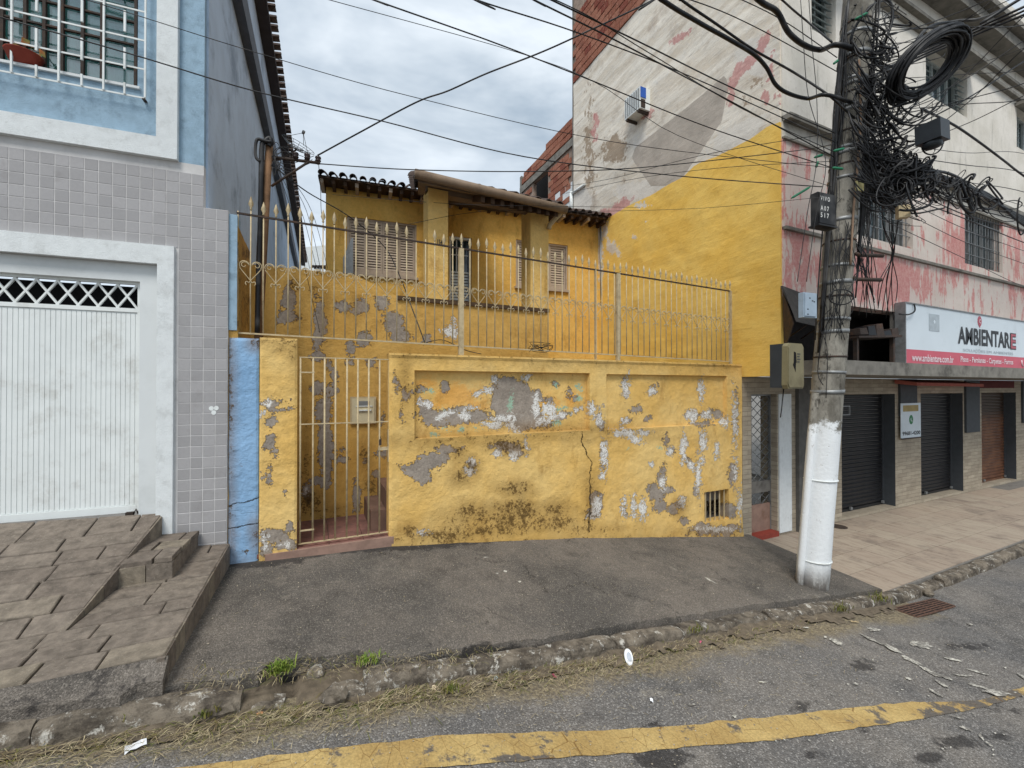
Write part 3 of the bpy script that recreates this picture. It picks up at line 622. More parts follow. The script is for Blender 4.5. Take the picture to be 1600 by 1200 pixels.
while u > -2.9:
    for s in (0, 1):
        b = MB(); a, c = (u-du, u) if s else (u, u-du); w = .017; o_ = 0 if s else .003
        b.prism(FL, [(a-w/2, lz0+.012), (a+w/2, lz0+.012), (c+w/2, lz1), (c-w/2, lz1)][::1], D-.012+o_, D+.004+o_); b.build('lattice_bar', M_white, gd)
    u -= du*.93
b = MB(); q = FL.p(*FL.hit(205, 803, D+.02), D+.02); b.box(q.x-.03, q.x+.02, q.y-.03, q.y, q.z-.02, q.z+.02); b.tube([q+Vector((.02, -.015, .0)), q+Vector((.035, -.015, .04)), q+Vector((.05, -.015, .0))], .006); b.build('padlock', M_dark, gd)
# first floor window with plant pot, curtain and white grille
wn_e = link(bpy.data.objects.new('window', None), H, FL.p(-1.6, wb, -.1))
b = MB(); b.fbox(FL, wl, wr, wb, 5.6, -.13, -.115); b.build('glass_pane', M_pane, wn_e)
b = MB(); b.fbox(FL, wl-.3, wr+.3, wb-.3, 5.8, -1.0, -.95); b.build('dark_room', M_void, wn_e)
b = MB()
for px in (213, 160, 130, 98, 70, 40, 4): u = FL.hit(px, 60, -.1)[0]; b.fbox(FL, u-.012, u+.008, wb, 5.6, -.115, -.09)
for k in range(9): v = wb + .02+k*.19; b.fbox(FL, wl, wr, v, v+.014, -.117, -.095)
b.build('window_frame', M_dark, wn_e)
b = MB(); b.fbox(FL, wl, wr+.02, wb-.02, wb, -.12, .02); b.build('window_sill', M_whitesmooth, wn_e)
M_curt = simple('pale_curtain', C(100, 162, 156), .9, var=.3, scale=5, bump=.2)
b = MB()
for k in range(46):
    u0 = wr-1.6+k*.035; b.quad(FL.p(u0, wb+.02, -.20-.012*(k % 2)), FL.p(u0+.035, wb+.02, -.20-.012*((k+1) % 2)), FL.p(u0+.035, 5.5, -.20-.012*((k+1) % 2)), FL.p(u0, 5.5, -.20-.012*(k % 2)))
b.build('curtain', M_curt, wn_e)
b = MB(); g0, g1 = FL.hit(0, 107, .05), FL.hit(226, 155, .05); gz = (g0[1]+g1[1])/2; gr_ = g1[0]; full = [(227, 1), (195, 0), (162, 1), (128, 0), (92, 1), (57, 0), (18, 1)]
gp = link(bpy.data.objects.new('window_grille', None), wn_e, FL.p(-1.6, gz, .05)) if False else None
GB = []
for px, fl in full + [(-20, 0), (-60, 1)]:
    u = FL.hit(px, 100, .05)[0]; m = MB()
    if fl: m.fbox(FL, u-.006, u+.006, gz, 5.6, .045, .057)
    else:
        m.fbox(FL, u-.006, u+.006, gz, gz+.09, .045, .057); v = gz+.20
        while v < 5.4: m.fbox(FL, u-.007, u+.007, v, v+.17, .045, .058); v += .30
    m.build('grille_bar', M_cream if 0 else M_white, wn_e)
hz = [gz, gz+.235, gz+.47, gz+.705, gz+.94, gz+1.175, gz+1.41]
for v in hz: m = MB(); m.fbox(FL, -3, gr_+.006, v-.006, v+.006, .038, .045); m.build('grille_bar', M_white, wn_e)
m = MB(); m.fbox(FL, gr_-.02, gr_+.0, gz-.012, gz+.0, .0, .045); m.build('grille_bracket', M_dark, wn_e)
pt = FL.p(*FL.hit(38, 82, -.03), -.03); P_ = thing('flower_pot', (pt.x, pt.y, wb), 'terracotta bowl with a wilted plant behind the upper window grille', 'plant pot')
b = MB(); b.lathe(Matrix.Translation((pt.x, pt.y-.0, wb+.0)), [(.05, 0), (.085, .03), (.105, .09), (.11, .095), (.09, .09)], 14); b.build('bowl', simple('terracotta', C(140, 62, 48), .7), P_)
b = MB()
for k in range(9):
    a = k*.7; q = Vector((pt.x, pt.y, wb+.08)); e = q + Vector((.10*math.cos(a), .03*math.sin(a), .06+.05*math.sin(k*2.1))); b.tube([q, (q+e)/2+Vector((0, 0, .04)), e], .003, 4); s_ = Vector((.022*math.cos(a+1), .01, .02)); b.quad(e-s_, e+Vector((.02, 0, -.03)), e+s_, e+Vector((-.02, 0, .03)))
b.build('leaves', blademat('wilted_leaf', C(150, 90, 50), C(110, 110, 60)), P_)
# long side wall receding along the alley, coping band and roof edge
SW = lambda Y: -.83 + .02*(Y-4.41)
FS = Fr((-.83, 4.41), (.02, 1), flip=False)
b = MB(); Lw = 17.2; b.fbox(FS, 0.06, Lw, -.3, 5.55+EZ, -.2, 0); so_ = b.build('side_wall', M_blueside, H)
b = MB(); b.fbox(FS, .02, Lw, EZ+4.22, EZ+4.5, 0, .10); b.build('side_band', simple('dark_band', C(92, 96, 104), .8), H)
b = MB(); b.tube([FS.p(.02, EZ+4.55, .05), FS.p(Lw, EZ+4.55, .05)], .03); b.build('side_pipe', M_whitesmooth, H)
b = MB(); b.fbox(FS, 0, Lw+.1, EZ+5.55, EZ+5.63, -.3, .16); b.build('roof_edge', simple('dark_eave', C(66, 58, 56), .9), H)
M_rtile = simple('old_clay_tile', C(84, 72, 66), .9, var=.3, scale=14, bump=.6, dirt=C(38, 34, 32), dirtamt=.9)
b = MB(); prof = []
nseg = 6
vs = []; fs = []
for (y, r) in ((-.20, .062), (.20, .075)):
    for k in range(nseg+1): w = math.pi*k/nseg; vs.append((r*math.cos(w), y, r*math.sin(w)))
for (y, r) in ((-.20, .050), (.20, .063)):
    for k in range(nseg+1): w = math.pi*k/nseg; vs.append((r*math.cos(w), y, r*math.sin(w)))
n_ = nseg+1
for k in range(nseg): fs += [(k, k+1, n_+k+1, n_+k), (2*n_+k, 3*n_+k, 3*n_+k+1, 2*n_+k+1), (k, 2*n_+k, 2*n_+k+1, k+1)]
MBt = MB(); MBt.add([Vector(v) for v in vs], fs, True); rtm, _c = MBt.mesh('roof_tile', M_rtile, Vector((0, 0, 0)))
for k in range(86):
    u = .1 + k*.2
    if u < 1.5: continue
    M = FS.mat(u, EZ+5.63, .13).to_3x3(); R = Matrix((FS.u, -FS.n, Vector((0, 0, 1)))).transposed().to_4x4(); R.translation = FS.p(u, EZ+5.65+.01*math.sin(k*3.3), .06); piece('roof_tile', rtm, R @ Matrix.Rotation(math.radians(-12), 4, 'X'), H)
# ------------------------------------------------------------------ the yellow front wall
FW = Fr((0, 4.40), (1, 0))
T_ = thing('yellow_front_wall', (3.3, 4.5, zw(3.3)), 'peeling yellow street wall with two sunken panels below the spearhead fence', 'wall')
wu0 = FW.hit(608, 700)[0]; wu1 = FW.hit(1160, 700)[0]; wz = (FW.hit(620, 549)[1]+FW.hit(1155, 571)[1])/2
def R4(x0, y0, x1, y1, x2, y2, x3, y3):
    a, b_, c, d = FW.hit(x0, y0), FW.hit(x1, y1), FW.hit(x2, y2), FW.hit(x3, y3); return ((a[0]+d[0])/2, (b_[0]+c[0])/2, (c[1]+d[1])/2, (a[1]+b_[1])/2)
pA = R4(648, 577, 920, 585, 922, 672, 648, 686); pB = R4(948, 582, 1136, 590, 1136, 662, 948, 671)
vent = R4(1100, 767, 1139, 766, 1139, 810, 1101, 818)
print('wall', wu0, wu1, wz, 'panels', pA, pB, 'vent', vent)
e_ = .003
eu = [pA[0]-e_, pA[0]+e_, pA[1]-e_, pA[1]+e_, pB[0]-e_, pB[0]+e_, pB[1]-e_, pB[1]+e_, vent[0], vent[1]]; ev = [pA[2]-e_, pA[2]+e_, pA[3]-e_, pA[3]+e_, pB[2]-e_, pB[2]+e_, pB[3]-e_, pB[3]+e_, vent[2], vent[3], wz-.02]
def wn_f(u, v):
    n = .012*fz(u, 0, v, 1.1) + .006*fz(u, 3, v, 4)
    for P, d in ((pA, .07), (pB, .05)):
        if P[0]-.0001 < u < P[1]+.0001 and P[2]-.0001 < v < P[3]+.0001: n -= d
    if v > wz-.03: n -= .012*max(0, (v-(wz-.02))/.02) - .012
    else: n += 0.0
    if u < wu0+.02: n -= .02*(wu0+.02-u)/.02
    base = zw(u)
    n += .02*max(0, (base+.25-v)/.25)
    return n
PE = [(808, 630, 38, 36, 20), (822, 648, 30, 26), (795, 600, 18, 14), (700, 652, 46, 12, 5), (745, 652, 32, 10), (690, 660, 30, 10), (668, 640, 10, 14), (840, 620, 14, 10), (878, 655, 26, 5, -25), (662, 608, 12, 6), (697, 603, 8, 9), (893, 610, 6, 9), (905, 622, 5, 6), (722, 640, 16, 7), (875, 600, 7, 5), (862, 625, 8, 6),
      (676, 720, 28, 14, -8), (700, 702, 22, 8), (650, 735, 26, 13, 15), (665, 752, 10, 8), (712, 700, 14, 7), (632, 622, 6, 12), (628, 640, 4, 20), (645, 600, 4, 8), (618, 600, 4, 14),
      (790, 697, 26, 8), (808, 705, 10, 9), (1025, 770, 18, 12, 50), (1035, 745, 8, 18, 12), (1032, 790, 14, 10), (1050, 795, 10, 10), (1045, 765, 10, 8), (1068, 815, 8, 8), (932, 785, 11, 17, 10), (925, 800, 12, 8), (977, 795, 4, 6), (943, 720, 4, 14), (939, 665, 6, 7), (938, 655, 4, 6),
      (1025, 606, 8, 9), (980, 612, 4, 12), (1000, 640, 10, 6), (1018, 655, 6, 6), (985, 658, 6, 4), (1092, 650, 16, 6), (1125, 647, 9, 8, 30), (1080, 650, 8, 7), (1100, 662, 14, 5), (1042, 690, 5, 12), (1048, 704, 7, 6), (1076, 722, 10, 6, 35), (1148, 660, 4, 20), (1143, 745, 8, 14), (1146, 730, 6, 6), (1088, 768, 6, 6), (1152, 640, 3, 30), (1140, 800, 12, 12), (1112, 830, 40, 9), (1095, 825, 14, 9), (1145, 825, 14, 8), (1060, 790, 8, 5)]
WH = [(700, 648, 12, 4, -20), (730, 650, 8, 6), (672, 632, 6, 7), (763, 612, 8, 5, -20), (747, 617, 5, 3), (790, 655, 16, 5, -8), (775, 665, 14, 5), (805, 668, 10, 5, 30), (852, 660, 14, 5, -25), (862, 640, 10, 9), (870, 652, 8, 5, -20), (882, 648, 6, 4), (910, 640, 9, 2, -12), (843, 628, 4, 8), (776, 592, 3, 4), (828, 590, 5, 3), (738, 638, 6, 3), (660, 630, 4, 5), (842, 640, 5, 7), (925, 640, 3, 8),
      (803, 712, 7, 7), (778, 708, 6, 5), (822, 697, 3, 8), (733, 735, 8, 6), (737, 722, 6, 5), (945, 712, 5, 20), (936, 655, 5, 9), (981, 604, 4, 12), (1023, 612, 5, 5), (1085, 650, 8, 9), (1108, 648, 7, 6), (1132, 660, 4, 6), (975, 676, 14, 5), (992, 686, 10, 5, 30), (1005, 676, 8, 3), (1068, 700, 4, 16), (1080, 728, 8, 3, 35), (1090, 745, 3, 18), (1098, 720, 3, 4), (1148, 655, 3, 24), (1157, 785, 3, 16), (1150, 740, 2, 10), (933, 790, 6, 12), (930, 805, 8, 4), (1005, 795, 4, 12), (975, 793, 3, 8), (990, 790, 3, 10), (1036, 756, 4, 8), (1048, 705, 4, 5), (1066, 783, 4, 6), (1100, 610, 3, 10), (1018, 725, 3, 3), (980, 658, 5, 4), (940, 740, 4, 6), (660, 833, 6, 3), (1120, 826, 20, 3), (1098, 690, 3, 10), (1120, 705, 3, 8)]
GRN = [(802, 628, 5, 16, 8), (700, 645, 10, 4, 20), (725, 672, 6, 5), (748, 670, 6, 4), (760, 670, 12, 3), (702, 673, 5, 4), (680, 680, 8, 4), (874, 601, 7, 5), (910, 605, 6, 6), (908, 622, 5, 5), (873, 661, 9, 7, -30), (895, 645, 14, 3, -20), (878, 640, 6, 6), (672, 612, 8, 4), (888, 638, 5, 3), (1030, 700, 3, 3), (984, 700, 3, 3)]
ORG = [(720, 620, 42, 22), (690, 630, 26, 14), (670, 600, 20, 12), (745, 632, 30, 10), (790, 600, 12, 6), (860, 630, 20, 12), (900, 622, 14, 14), (740, 662, 20, 5)]
def gr_front(u, v, px, py):
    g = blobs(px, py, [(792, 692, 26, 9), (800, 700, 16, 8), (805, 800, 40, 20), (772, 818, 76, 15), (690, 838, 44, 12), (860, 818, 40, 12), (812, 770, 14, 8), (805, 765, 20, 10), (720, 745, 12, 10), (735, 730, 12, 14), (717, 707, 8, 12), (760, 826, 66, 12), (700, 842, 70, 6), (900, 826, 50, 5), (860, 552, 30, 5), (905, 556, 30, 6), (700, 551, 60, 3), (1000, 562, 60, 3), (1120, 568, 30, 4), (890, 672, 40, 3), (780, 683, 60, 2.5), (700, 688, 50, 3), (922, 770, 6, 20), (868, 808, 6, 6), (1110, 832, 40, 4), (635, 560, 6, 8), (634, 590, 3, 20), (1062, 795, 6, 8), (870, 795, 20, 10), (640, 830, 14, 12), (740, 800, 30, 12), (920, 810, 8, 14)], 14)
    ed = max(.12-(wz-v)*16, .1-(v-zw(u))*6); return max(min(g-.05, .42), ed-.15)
CR = [(909, 677), (909, 690), (913, 700), (917, 712), (925, 724), (922, 740), (921, 760), (922, 790), (919, 830)]
us = lines(wu0, wu1, .026, eu); vs = lines(-1.05, wz, .026, ev)
rel = relief('wall_face', FW, us, vs, M_front, T_, wn_f, [(vent[0], vent[1], vent[2], vent[3])], fields(peel=lambda u, v, x, y: max(blobs(x, y, PE, 9)-.02, blobs(x, y, [(0, 0, 1, 1)])), white=lambda u, v, x, y: blobs(x, y, WH, 6)*.9+.05, green=lambda u, v, x, y: blobs(x, y, GRN, 7)-.1,
      orange=lambda u, v, x, y: blobs(x, y, ORG, 16), grime=gr_front, crack=lambda u, v, x, y: line_sd(x, y, CR) if 902 < x < 934 else 60.0), .16)
b = MB()
for k in range(5):
    u = vent[0] + (vent[1]-vent[0])*(k+.6)/5.3; b = MB(); b.box(u-.008, u+.008, 4.425, 4.437, vent[2]-.01, vent[3]+.01); b.build('vent_bar', M_cream, T_)
b = MB(); b.box(vent[0]-.1, vent[1]+.4, 4.75, 4.78, vent[2]-.3, vent[3]+.3); b.build('vent_back', M_back, T_)
b = MB(); b.box(vent[0], vent[1]+.3, 4.56, 4.75, vent[2]-.06, vent[2]-.02); b.build('vent_floor', M_graycem, T_)
b = MB(); m_ = Matrix.Translation((vent[0]+.18, 4.62, vent[2]-.02)); b.lathe(m_, [(.03, 0), (.034, .03), (.033, .1), (.014, .14), (.012, .17)], 10); b.build('plastic_bottle', simple('cloudy_plastic', C(190, 190, 196), .3), None, label='pale plastic bottle dumped behind the small barred vent in the yellow wall', cat='bottle')
b = MB(); b.add([Vector((vent[0]+.08+.05*math.cos(a)+.01*math.sin(3*a), 4.64+.04*math.sin(a), vent[2]-.02+.06*(k % 2)+.02)) for k, a in enumerate([i*math.pi/5 for i in range(10)])]+[Vector((vent[0]+.08, 4.64, vent[2]+.10)), Vector((vent[0]+.08, 4.64, vent[2]-.02))], [(i, (i+1) % 10, 10) for i in range(10)]+[((i+1) % 10, i, 11) for i in range(10)])
o = b.build('rubbish_bag', simple('blue_grey_plastic', C(84, 88, 104), .4), None); props(o, 'crumpled dark bag dumped behind the small barred vent', 'bag')

# ------------------------------------------------------------------ gate posts
def post(name, x0, x1, ytop, fld, mat, label, yf=4.40, xl=None):
    F = Fr((0, yf), (1, 0)); u0, u1 = F.hit(x0, 700)[0], F.hit(x1, 700)[0]; vt = (F.hit(x0, ytop)[1]+F.hit(x1, ytop+2)[1])/2
    t = thing(name, ((u0+u1)/2, yf+.1, zw(u0)), label, 'wall')
    relief('wall_face', F, lines(u0, u1, .02), lines(-.15, vt, .025), mat, t, lambda u, v: .008*fz(u, 0, v, 2)+.004*fz(u, 5, v, 9)-.010*(1 if u < u0+.001 or u > u1-.001 or v > vt-.001 else 0), (), fld, .17)
    return u0, u1, vt
PP = [(425, 632, 12, 5), (436, 640, 18, 4), (425, 660, 10, 12), (422, 690, 11, 14), (420, 745, 5, 12), (432, 838, 20, 12), (445, 852, 16, 8), (428, 705, 8, 8), (448, 625, 10, 3), (412, 745, 4, 6), (450, 825, 6, 10), (420, 860, 14, 8), (446, 770, 4, 5)]
gu = post('yellow_gate_post', 405, 464, 527, fields(peel=lambda u, v, x, y: blobs(x, y, PP, 10), white=lambda u, v, x, y: blobs(x, y, [(410, 645, 4, 8), (418, 628, 4, 5), (440, 850, 8, 4), (413, 842, 3, 10)], 8), grime=lambda u, v, x, y: max(blobs(x, y, [(440, 530, 14, 5), (415, 530, 12, 4), (459, 545, 3, 14), (440, 545, 6, 5)], 12)-.1, -.4-(v-zw(-.4))*8)), M_front, 'peeling yellow post between the blue pillar and the barred gate')
M_bluep = peeling('peeling_blue_paint', C(146, 182, 216), C(134, 172, 208), plaster=C(120, 112, 100), wear=-.5)
_g = M_bluep.node_tree
post('blue_pillar', 357, 404, 527, fields(peel=lambda u, v, x, y: blobs(x, y, [(383, 863, 6, 5)], 10)-.1, grime=lambda u, v, x, y: max(blobs(x, y, [(398, 535, 10, 9), (398, 835, 4, 10), (360, 640, 3, 160), (359, 480, 3, 80)], 12), -.5-(v-zw(-.6))*8), crack=lambda u, v, x, y: (y - (785-.25*(x-380)) if 766 < y < 800 else y-(822-.2*(x-380)) if 800 <= y < 840 else 60.0)), M_bluep, 'flaking sky blue pillar between the grey tiles and the yellow gate post', 4.415)
# taller strip of blue wall end beside the tiles
o = MB(); ub0, ub1 = FW.hit(357, 400)[0], FW.hit(370, 400)[0]; o.box(ub0, ub1, 4.42, 4.6, EZ+.5, FW.hit(360, 333)[1]); o = o.build('blue_wall_end', M_blueplaster); props(o, 'narrow blue strip of wall standing above the blue pillar', 'wall')

# ------------------------------------------------------------------ walls behind the gate and the fence
FR = Fr((0, 5.30), (1, 0)); FP = FR
BW = thing('yellow_retaining_wall', (1.2, 5.4, EZ-1.5), 'tall stained yellow wall with grey patches behind the gate', 'wall')
zr1, zr2 = FR.hit(470, 421)[1], FR.hit(760, 477)[1]; ru1 = FR.hit(857, 500)[0]; ra, rb = FR.hit(556, 430)[0], FR.hit(624, 463)[0]
BPE = [(452, 470, 12, 26), (450, 495, 20, 12), (500, 500, 10, 34, -8), (497, 530, 10, 22), (536, 478, 16, 9), (562, 480, 14, 14), (540, 482, 6, 6), (597, 470, 12, 22, -20), (615, 505, 16, 22, -30), (625, 525, 18, 10), (570, 530, 14, 12, 20), (548, 545, 7, 11), (667, 532, 8, 10), (497, 556, 16, 8), (515, 570, 6, 10), (548, 568, 7, 9), (582, 566, 12, 8), (497, 605, 12, 16, 10), (522, 590, 5, 14), (507, 640, 14, 26), (508, 700, 14, 44), (512, 740, 10, 22), (500, 750, 18, 12), (535, 703, 5, 4), (535, 718, 8, 4), (558, 780, 7, 26), (570, 715, 4, 8), (600, 708, 6, 6), (590, 710, 8, 6), (480, 770, 10, 14), (597, 655, 4, 10), (588, 740, 5, 7), (515, 608, 10, 6)]
BWH = [(704, 518, 10, 9), (708, 505, 3, 5), (695, 515, 4, 3), (712, 522, 4, 6), (646, 452, 3, 4), (478, 770, 5, 6)]
BGR = [(468, 490, 5, 20), (508, 500, 4, 30), (556, 478, 5, 12), (505, 420, 28, 5), (520, 425, 20, 8), (555, 428, 12, 5), (487, 780, 26, 14), (540, 808, 80, 6), (500, 798, 40, 8), (470, 760, 8, 40), (460, 560, 6, 60), (582, 760, 12, 20), (460, 445, 10, 12), (492, 450, 8, 8), (570, 710, 10, 20), (478, 700, 6, 60)]
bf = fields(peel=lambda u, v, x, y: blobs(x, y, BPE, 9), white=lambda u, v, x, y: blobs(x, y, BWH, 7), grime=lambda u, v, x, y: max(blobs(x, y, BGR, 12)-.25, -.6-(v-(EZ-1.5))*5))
def top_r(u): return zr1 if u <= ra else (zr2 if u >= rb else zr1+(zr2-zr1)*(u-ra)/(rb-ra))
uL = -.62
vs_ = lines(EZ-1.6, 1.0*zr2, .04); us_ = lines(uL, ru1, .035, (ra, rb))
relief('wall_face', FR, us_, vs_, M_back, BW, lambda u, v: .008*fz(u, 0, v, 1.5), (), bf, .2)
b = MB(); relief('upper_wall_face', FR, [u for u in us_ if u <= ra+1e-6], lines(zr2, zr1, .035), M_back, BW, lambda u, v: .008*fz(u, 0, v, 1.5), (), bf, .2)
b.prism(FR, [(ra, zr2), (rb, zr2), (ra, zr1)], -.2, 0); sx = b.build('sloping_top', M_back, BW)
for k in ('peel', 'white', 'green', 'orange', 'grime'): sx.data.attributes.new(k, 'FLOAT', 'POINT').data.foreach_set('value', [-2.0]*len(sx.data.vertices))
sx.data.attributes.new('crack', 'FLOAT', 'POINT').data.foreach_set('value', [60.0]*len(sx.data.vertices))
# boundary wall along the left, stained black on top
FLW = Fr((-.60, 4.43), (0, 1)); BL = thing('yellow_boundary_wall', (-.68, 4.9, EZ-1.5), 'narrow yellow boundary wall with a black stained top behind the left end of the fence', 'wall')
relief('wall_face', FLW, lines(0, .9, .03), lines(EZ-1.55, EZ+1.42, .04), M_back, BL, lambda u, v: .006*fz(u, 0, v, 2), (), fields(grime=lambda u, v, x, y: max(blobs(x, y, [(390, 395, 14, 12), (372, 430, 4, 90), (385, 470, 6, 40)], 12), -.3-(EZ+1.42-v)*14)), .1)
# yard floor, seen as red tiles through the gate
yd = setting('yard'); b = MB(); b.box(-.75, 7, 4.57, 9, EZ-1.7, EZ-1.515); b.build('yard_slab', M_graycem, yd)
def redtile():
    g = G('red_floor_tile', .6, .35); c = g.mix(g.mr(g.noise(5, 7, .7), .35, .65), C(140, 100, 92), C(112, 82, 76)); g.col(c).bump(g.noise(20, 4), .2, .004); return g.m
M_red = redtile()
for i in range(5):
    for j in range(3):
        x = -.47+i*.31; y = 4.42+j*.3; b = MB(); b.box(x, x+.305, y, y+.295, EZ-1.53, EZ-1.49); b.build('floor_tile', M_red, yd)
b = MB(); b.box(-.38, .74, 4.385, 4.418, zw(0)-.08, EZ-1.492); b.build('threshold', simple('pinkish_cement', C(150, 122, 108), .9, var=.2, bump=.5), yd)
b = MB(); b.box(.55, 1.0, 4.62, 5.28, EZ-1.49, EZ-1.28); b.box(.70, 1.3, 4.60, 5.28, EZ-1.28, EZ-1.08); b.build('yard_step', simple('brown_step_stone', C(112, 88, 76), .8, bump=.5, var=.2), yd)

# meter cupboard on the wall behind the gate
u0, u1, v0, v1 = FR.rect(547, 620, 587, 661)
mbx = thing('meter_cupboard', FR.p((u0+u1)/2, v0), 'cream meter cupboard with a small hatch on the wall behind the gate', 'meter box')
b = MB(); b.fbox(FR, u0, u1, v0, v1, 0.01, .035); b.build('case', M_cream, mbx)
b = MB(); b.fbox(FR, u0+.02, u1-.02, v0+.025, v1-.02, .035, .043); b.build('door', simple('cream_door', C(212, 200, 166), .5), mbx)
b = MB(); a = (u1-u0)/2; b.fbox(FR, u0+a*.55, u1-a*.5, v0+.20, v1-.05, .043, .046); b.build('hatch', M_grey, mbx)
b = MB(); b.fbox(FR, u0+a*.5, u1-a*.4, v0+.15, v0+.165, .043, .06); b.fbox(FR, u0+a*.4, u1-a*.3, v0+.20, v0+.21, .043, .052); b.build('latch_bar', M_white, mbx)

# ------------------------------------------------------------------ barred gate
FG = Fr((0, 4.44), (1, 0)); gl, gr2 = FG.hit(469, 700)[0], FG.hit(609, 700)[0]; gzt = (FG.hit(469, 558)[1]+FG.hit(609, 562)[1])/2; gzb = EZ-1.455; gzm = FG.hit(530, 661)[1]
GT = thing('barred_gate', ((gl+gr2)/2, 4.44, gzb), 'cream painted barred gate between the two yellow posts', 'gate')
for px in (469, 489, 507, 524, 542, 559, 576, 593, 608):
    u = FG.hit(px, 700)[0]; b = MB(); b.tube([FG.p(u, gzb, 0), FG.p(u, gzt, 0)], .0085, 8); b.build('bar', M_cream, GT)
for v in (gzt, gzm, gzb): b = MB(); b.box(gl-.01, gr2+.01, 4.432, 4.446, v-.005, v+.005); b.build('rail', M_cream, GT)
for v in (gzb+.12, gzt-.14): b = MB(); b.box(gl, gl+.12, 4.432, 4.446, v-.006, v+.006); b.build('hinge_plate', M_cream, GT)
lu = FG.hit(594, 700)[0]; b = MB(); b.box(lu-.02, gr2+.02, 4.425, 4.455, EZ-.63, EZ-.60); b.box(gr2-.02, gr2+.015, 4.42, 4.46, EZ-.75, EZ-.43); b.build('lock_box', M_cream, GT)
b = MB(); q = FG.p(lu, EZ-.55, -.01); b.box(q.x-.012, q.x+.012, q.y-.02, q.y+.01, q.z-.03, q.z+.03); b.tube([q+Vector((-.01, -.01, .03)), q+Vector((0, -.01, .06)), q+Vector((.01, -.01, .03))], .005); b.build('padlock', M_dark, GT)

# ------------------------------------------------------------------ spearhead fence
FN = Fr((0, 4.46), (1, 0)); fa, fb = FN.hit(371, 520), FN.hit(1141, 565); ta, tb = FN.hit(372, 333), FN.hit(1141, 455)
lowz = lambda u: fa[1]+(fb[1]-fa[1])*(u-fa[0])/(fb[0]-fa[0]); topz = lambda u: ta[1]+(tb[1]-ta[1])*(u-ta[0])/(tb[0]-ta[0])
FE = thing('spearhead_fence', (2.5, 4.46, wz), 'long cream fence with spearheads and heart scrolls on the yellow wall', 'fence')
b = MB(); b.box(-.01, .01, -.01, .01, 0, 1); M_fence = M_cream
sp_b = MB(); sp_b.lathe(Matrix.Identity(4), [(.007, -.02), (.012, -.01), (.007, 0), (.022, .035), (.0125, .07), (.001, .105)], 4); spm, _c = sp_b.mesh('spearhead', M_fence, Vector((0, 0, 0)))
nb = round((fb[0]-fa[0])/.0985)
ug = [FN.hit(720, 500)[0], FN.hit(965, 500)[0]]
bars_u = [fa[0]+(fb[0]-fa[0])*k/nb for k in range(nb+1)]
missing = {0, }
for k, u in enumerate(bars_u):
    b = MB(); wob = .002*math.sin(k*5.1); b.tube([Vector((u, 4.46, lowz(u))), Vector((u+wob, 4.458+wob, (lowz(u)+topz(u))/2)), Vector((u, 4.46, topz(u)+.02+ .02*math.sin(k*1.9)))], .0062, 6); br = b.build('bar', M_fence, FE)
    if k not in missing and not (16 <= k <= 17): piece('spearhead', spm, Matrix.Translation((u, 4.46, topz(u)+.045+.02*math.sin(k*1.9))) @ Matrix.Rotation(math.radians(0), 4, 'Z'), br)
for (za, zb_, r, m, nm) in ((topz(fa[0]), topz(fb[0]), .008, M_dark, 'top_rail'), (lowz(fa[0]), lowz(fb[0]), .007, M_cream, 'bottom_rail')):
    b = MB(); b.hexa([(fa[0]-.01, 4.452, za-r), (fb[0]+.01, 4.452, zb_-r), (fb[0]+.01, 4.468, zb_-r), (fa[0]-.01, 4.468, za-r), (fa[0]-.01, 4.452, za+r), (fb[0]+.01, 4.452, zb_+r), (fb[0]+.01, 4.468, zb_+r), (fa[0]-.01, 4.468, za+r)]); b.build(nm, m, FE)
for u, w in ((ug[0], .026), (ug[1], .022), (fb[0], .014), (FN.hit(930, 500)[0], .006)):
    b = MB(); b.box(u-w, u+w, 4.44-w*.4, 4.47+w*.4, wz-.01, topz(u)+(-.005 if w > .02 else .0)); b.build('post', M_cream if w < .02 or True else M_white, FE)
def spiral(cx, cz, r0, turns, a0, s):
    out = []
    for k in range(int(turns*12)+1): w = k/12*2*math.pi; r = r0*(1-k/(turns*12)*.78); out.append(Vector((cx+s*r*math.cos(a0-w), 0, cz+r*math.sin(a0-w))))
    return out
sm = MB()
for s in (-1, 1):
    top_ = spiral(s*.048, .165, .038, 1.25, math.pi*1.0, s)   # volute starting on the outer side
    top_ = [Vector((s*(.048)+s*.038*math.cos(a), 0, .165+.038*math.sin(a))) for a in [0.0+math.pi*k/8 for k in range(-2, 9)]] + spiral(s*.048, .165, .036, 1.0, math.pi, s)
    leg = [Vector((s*-.030, 0, -.012)), Vector((s*-.040, 0, .005)), Vector((s*-.030, 0, .022)), Vector((s*-.012, 0, .012)), Vector((0, 0, .03)), Vector((s*.05, 0, .095)), Vector((s*.083, 0, .14))]
    sm.tube(smooth_path(leg, 3) + top_, .0038, 5)
scm, _c = sm.mesh('scroll', M_fence, Vector((0, 0, 0)))
for k in range(0, nb-1, 2):
    u = bars_u[k+1]; zz = lowz(u) + (topz(u)-lowz(u))*.415; piece('scroll', scm, Matrix.Translation((u, 4.449, zz)), FE)
# tangle of tie wire on the wall top
b = MB(); rr = random.Random(5); cpt = FN.p(*FN.hit(845, 548))
for k in range(5): b.tube(smooth_path([cpt+Vector((rr.uniform(-.16, .16), rr.uniform(-.03, .03), rr.uniform(-.02, .10))) for _ in range(5)], 4), .0035, 4)
props(b.build('wire_scrap', M_black), 'small knot of black wire caught on the fence bottom rail', 'wire')
b = MB(); b.tube(smooth_path([FN.p(*FN.hit(*q)) for q in ((664, 536), (690, 531), (715, 541), (730, 548), (752, 553))], 5), .004, 4); props(b.build('loose_cable', M_black), 'loose black cable lying along the wall top beside the thick fence post', 'cable')

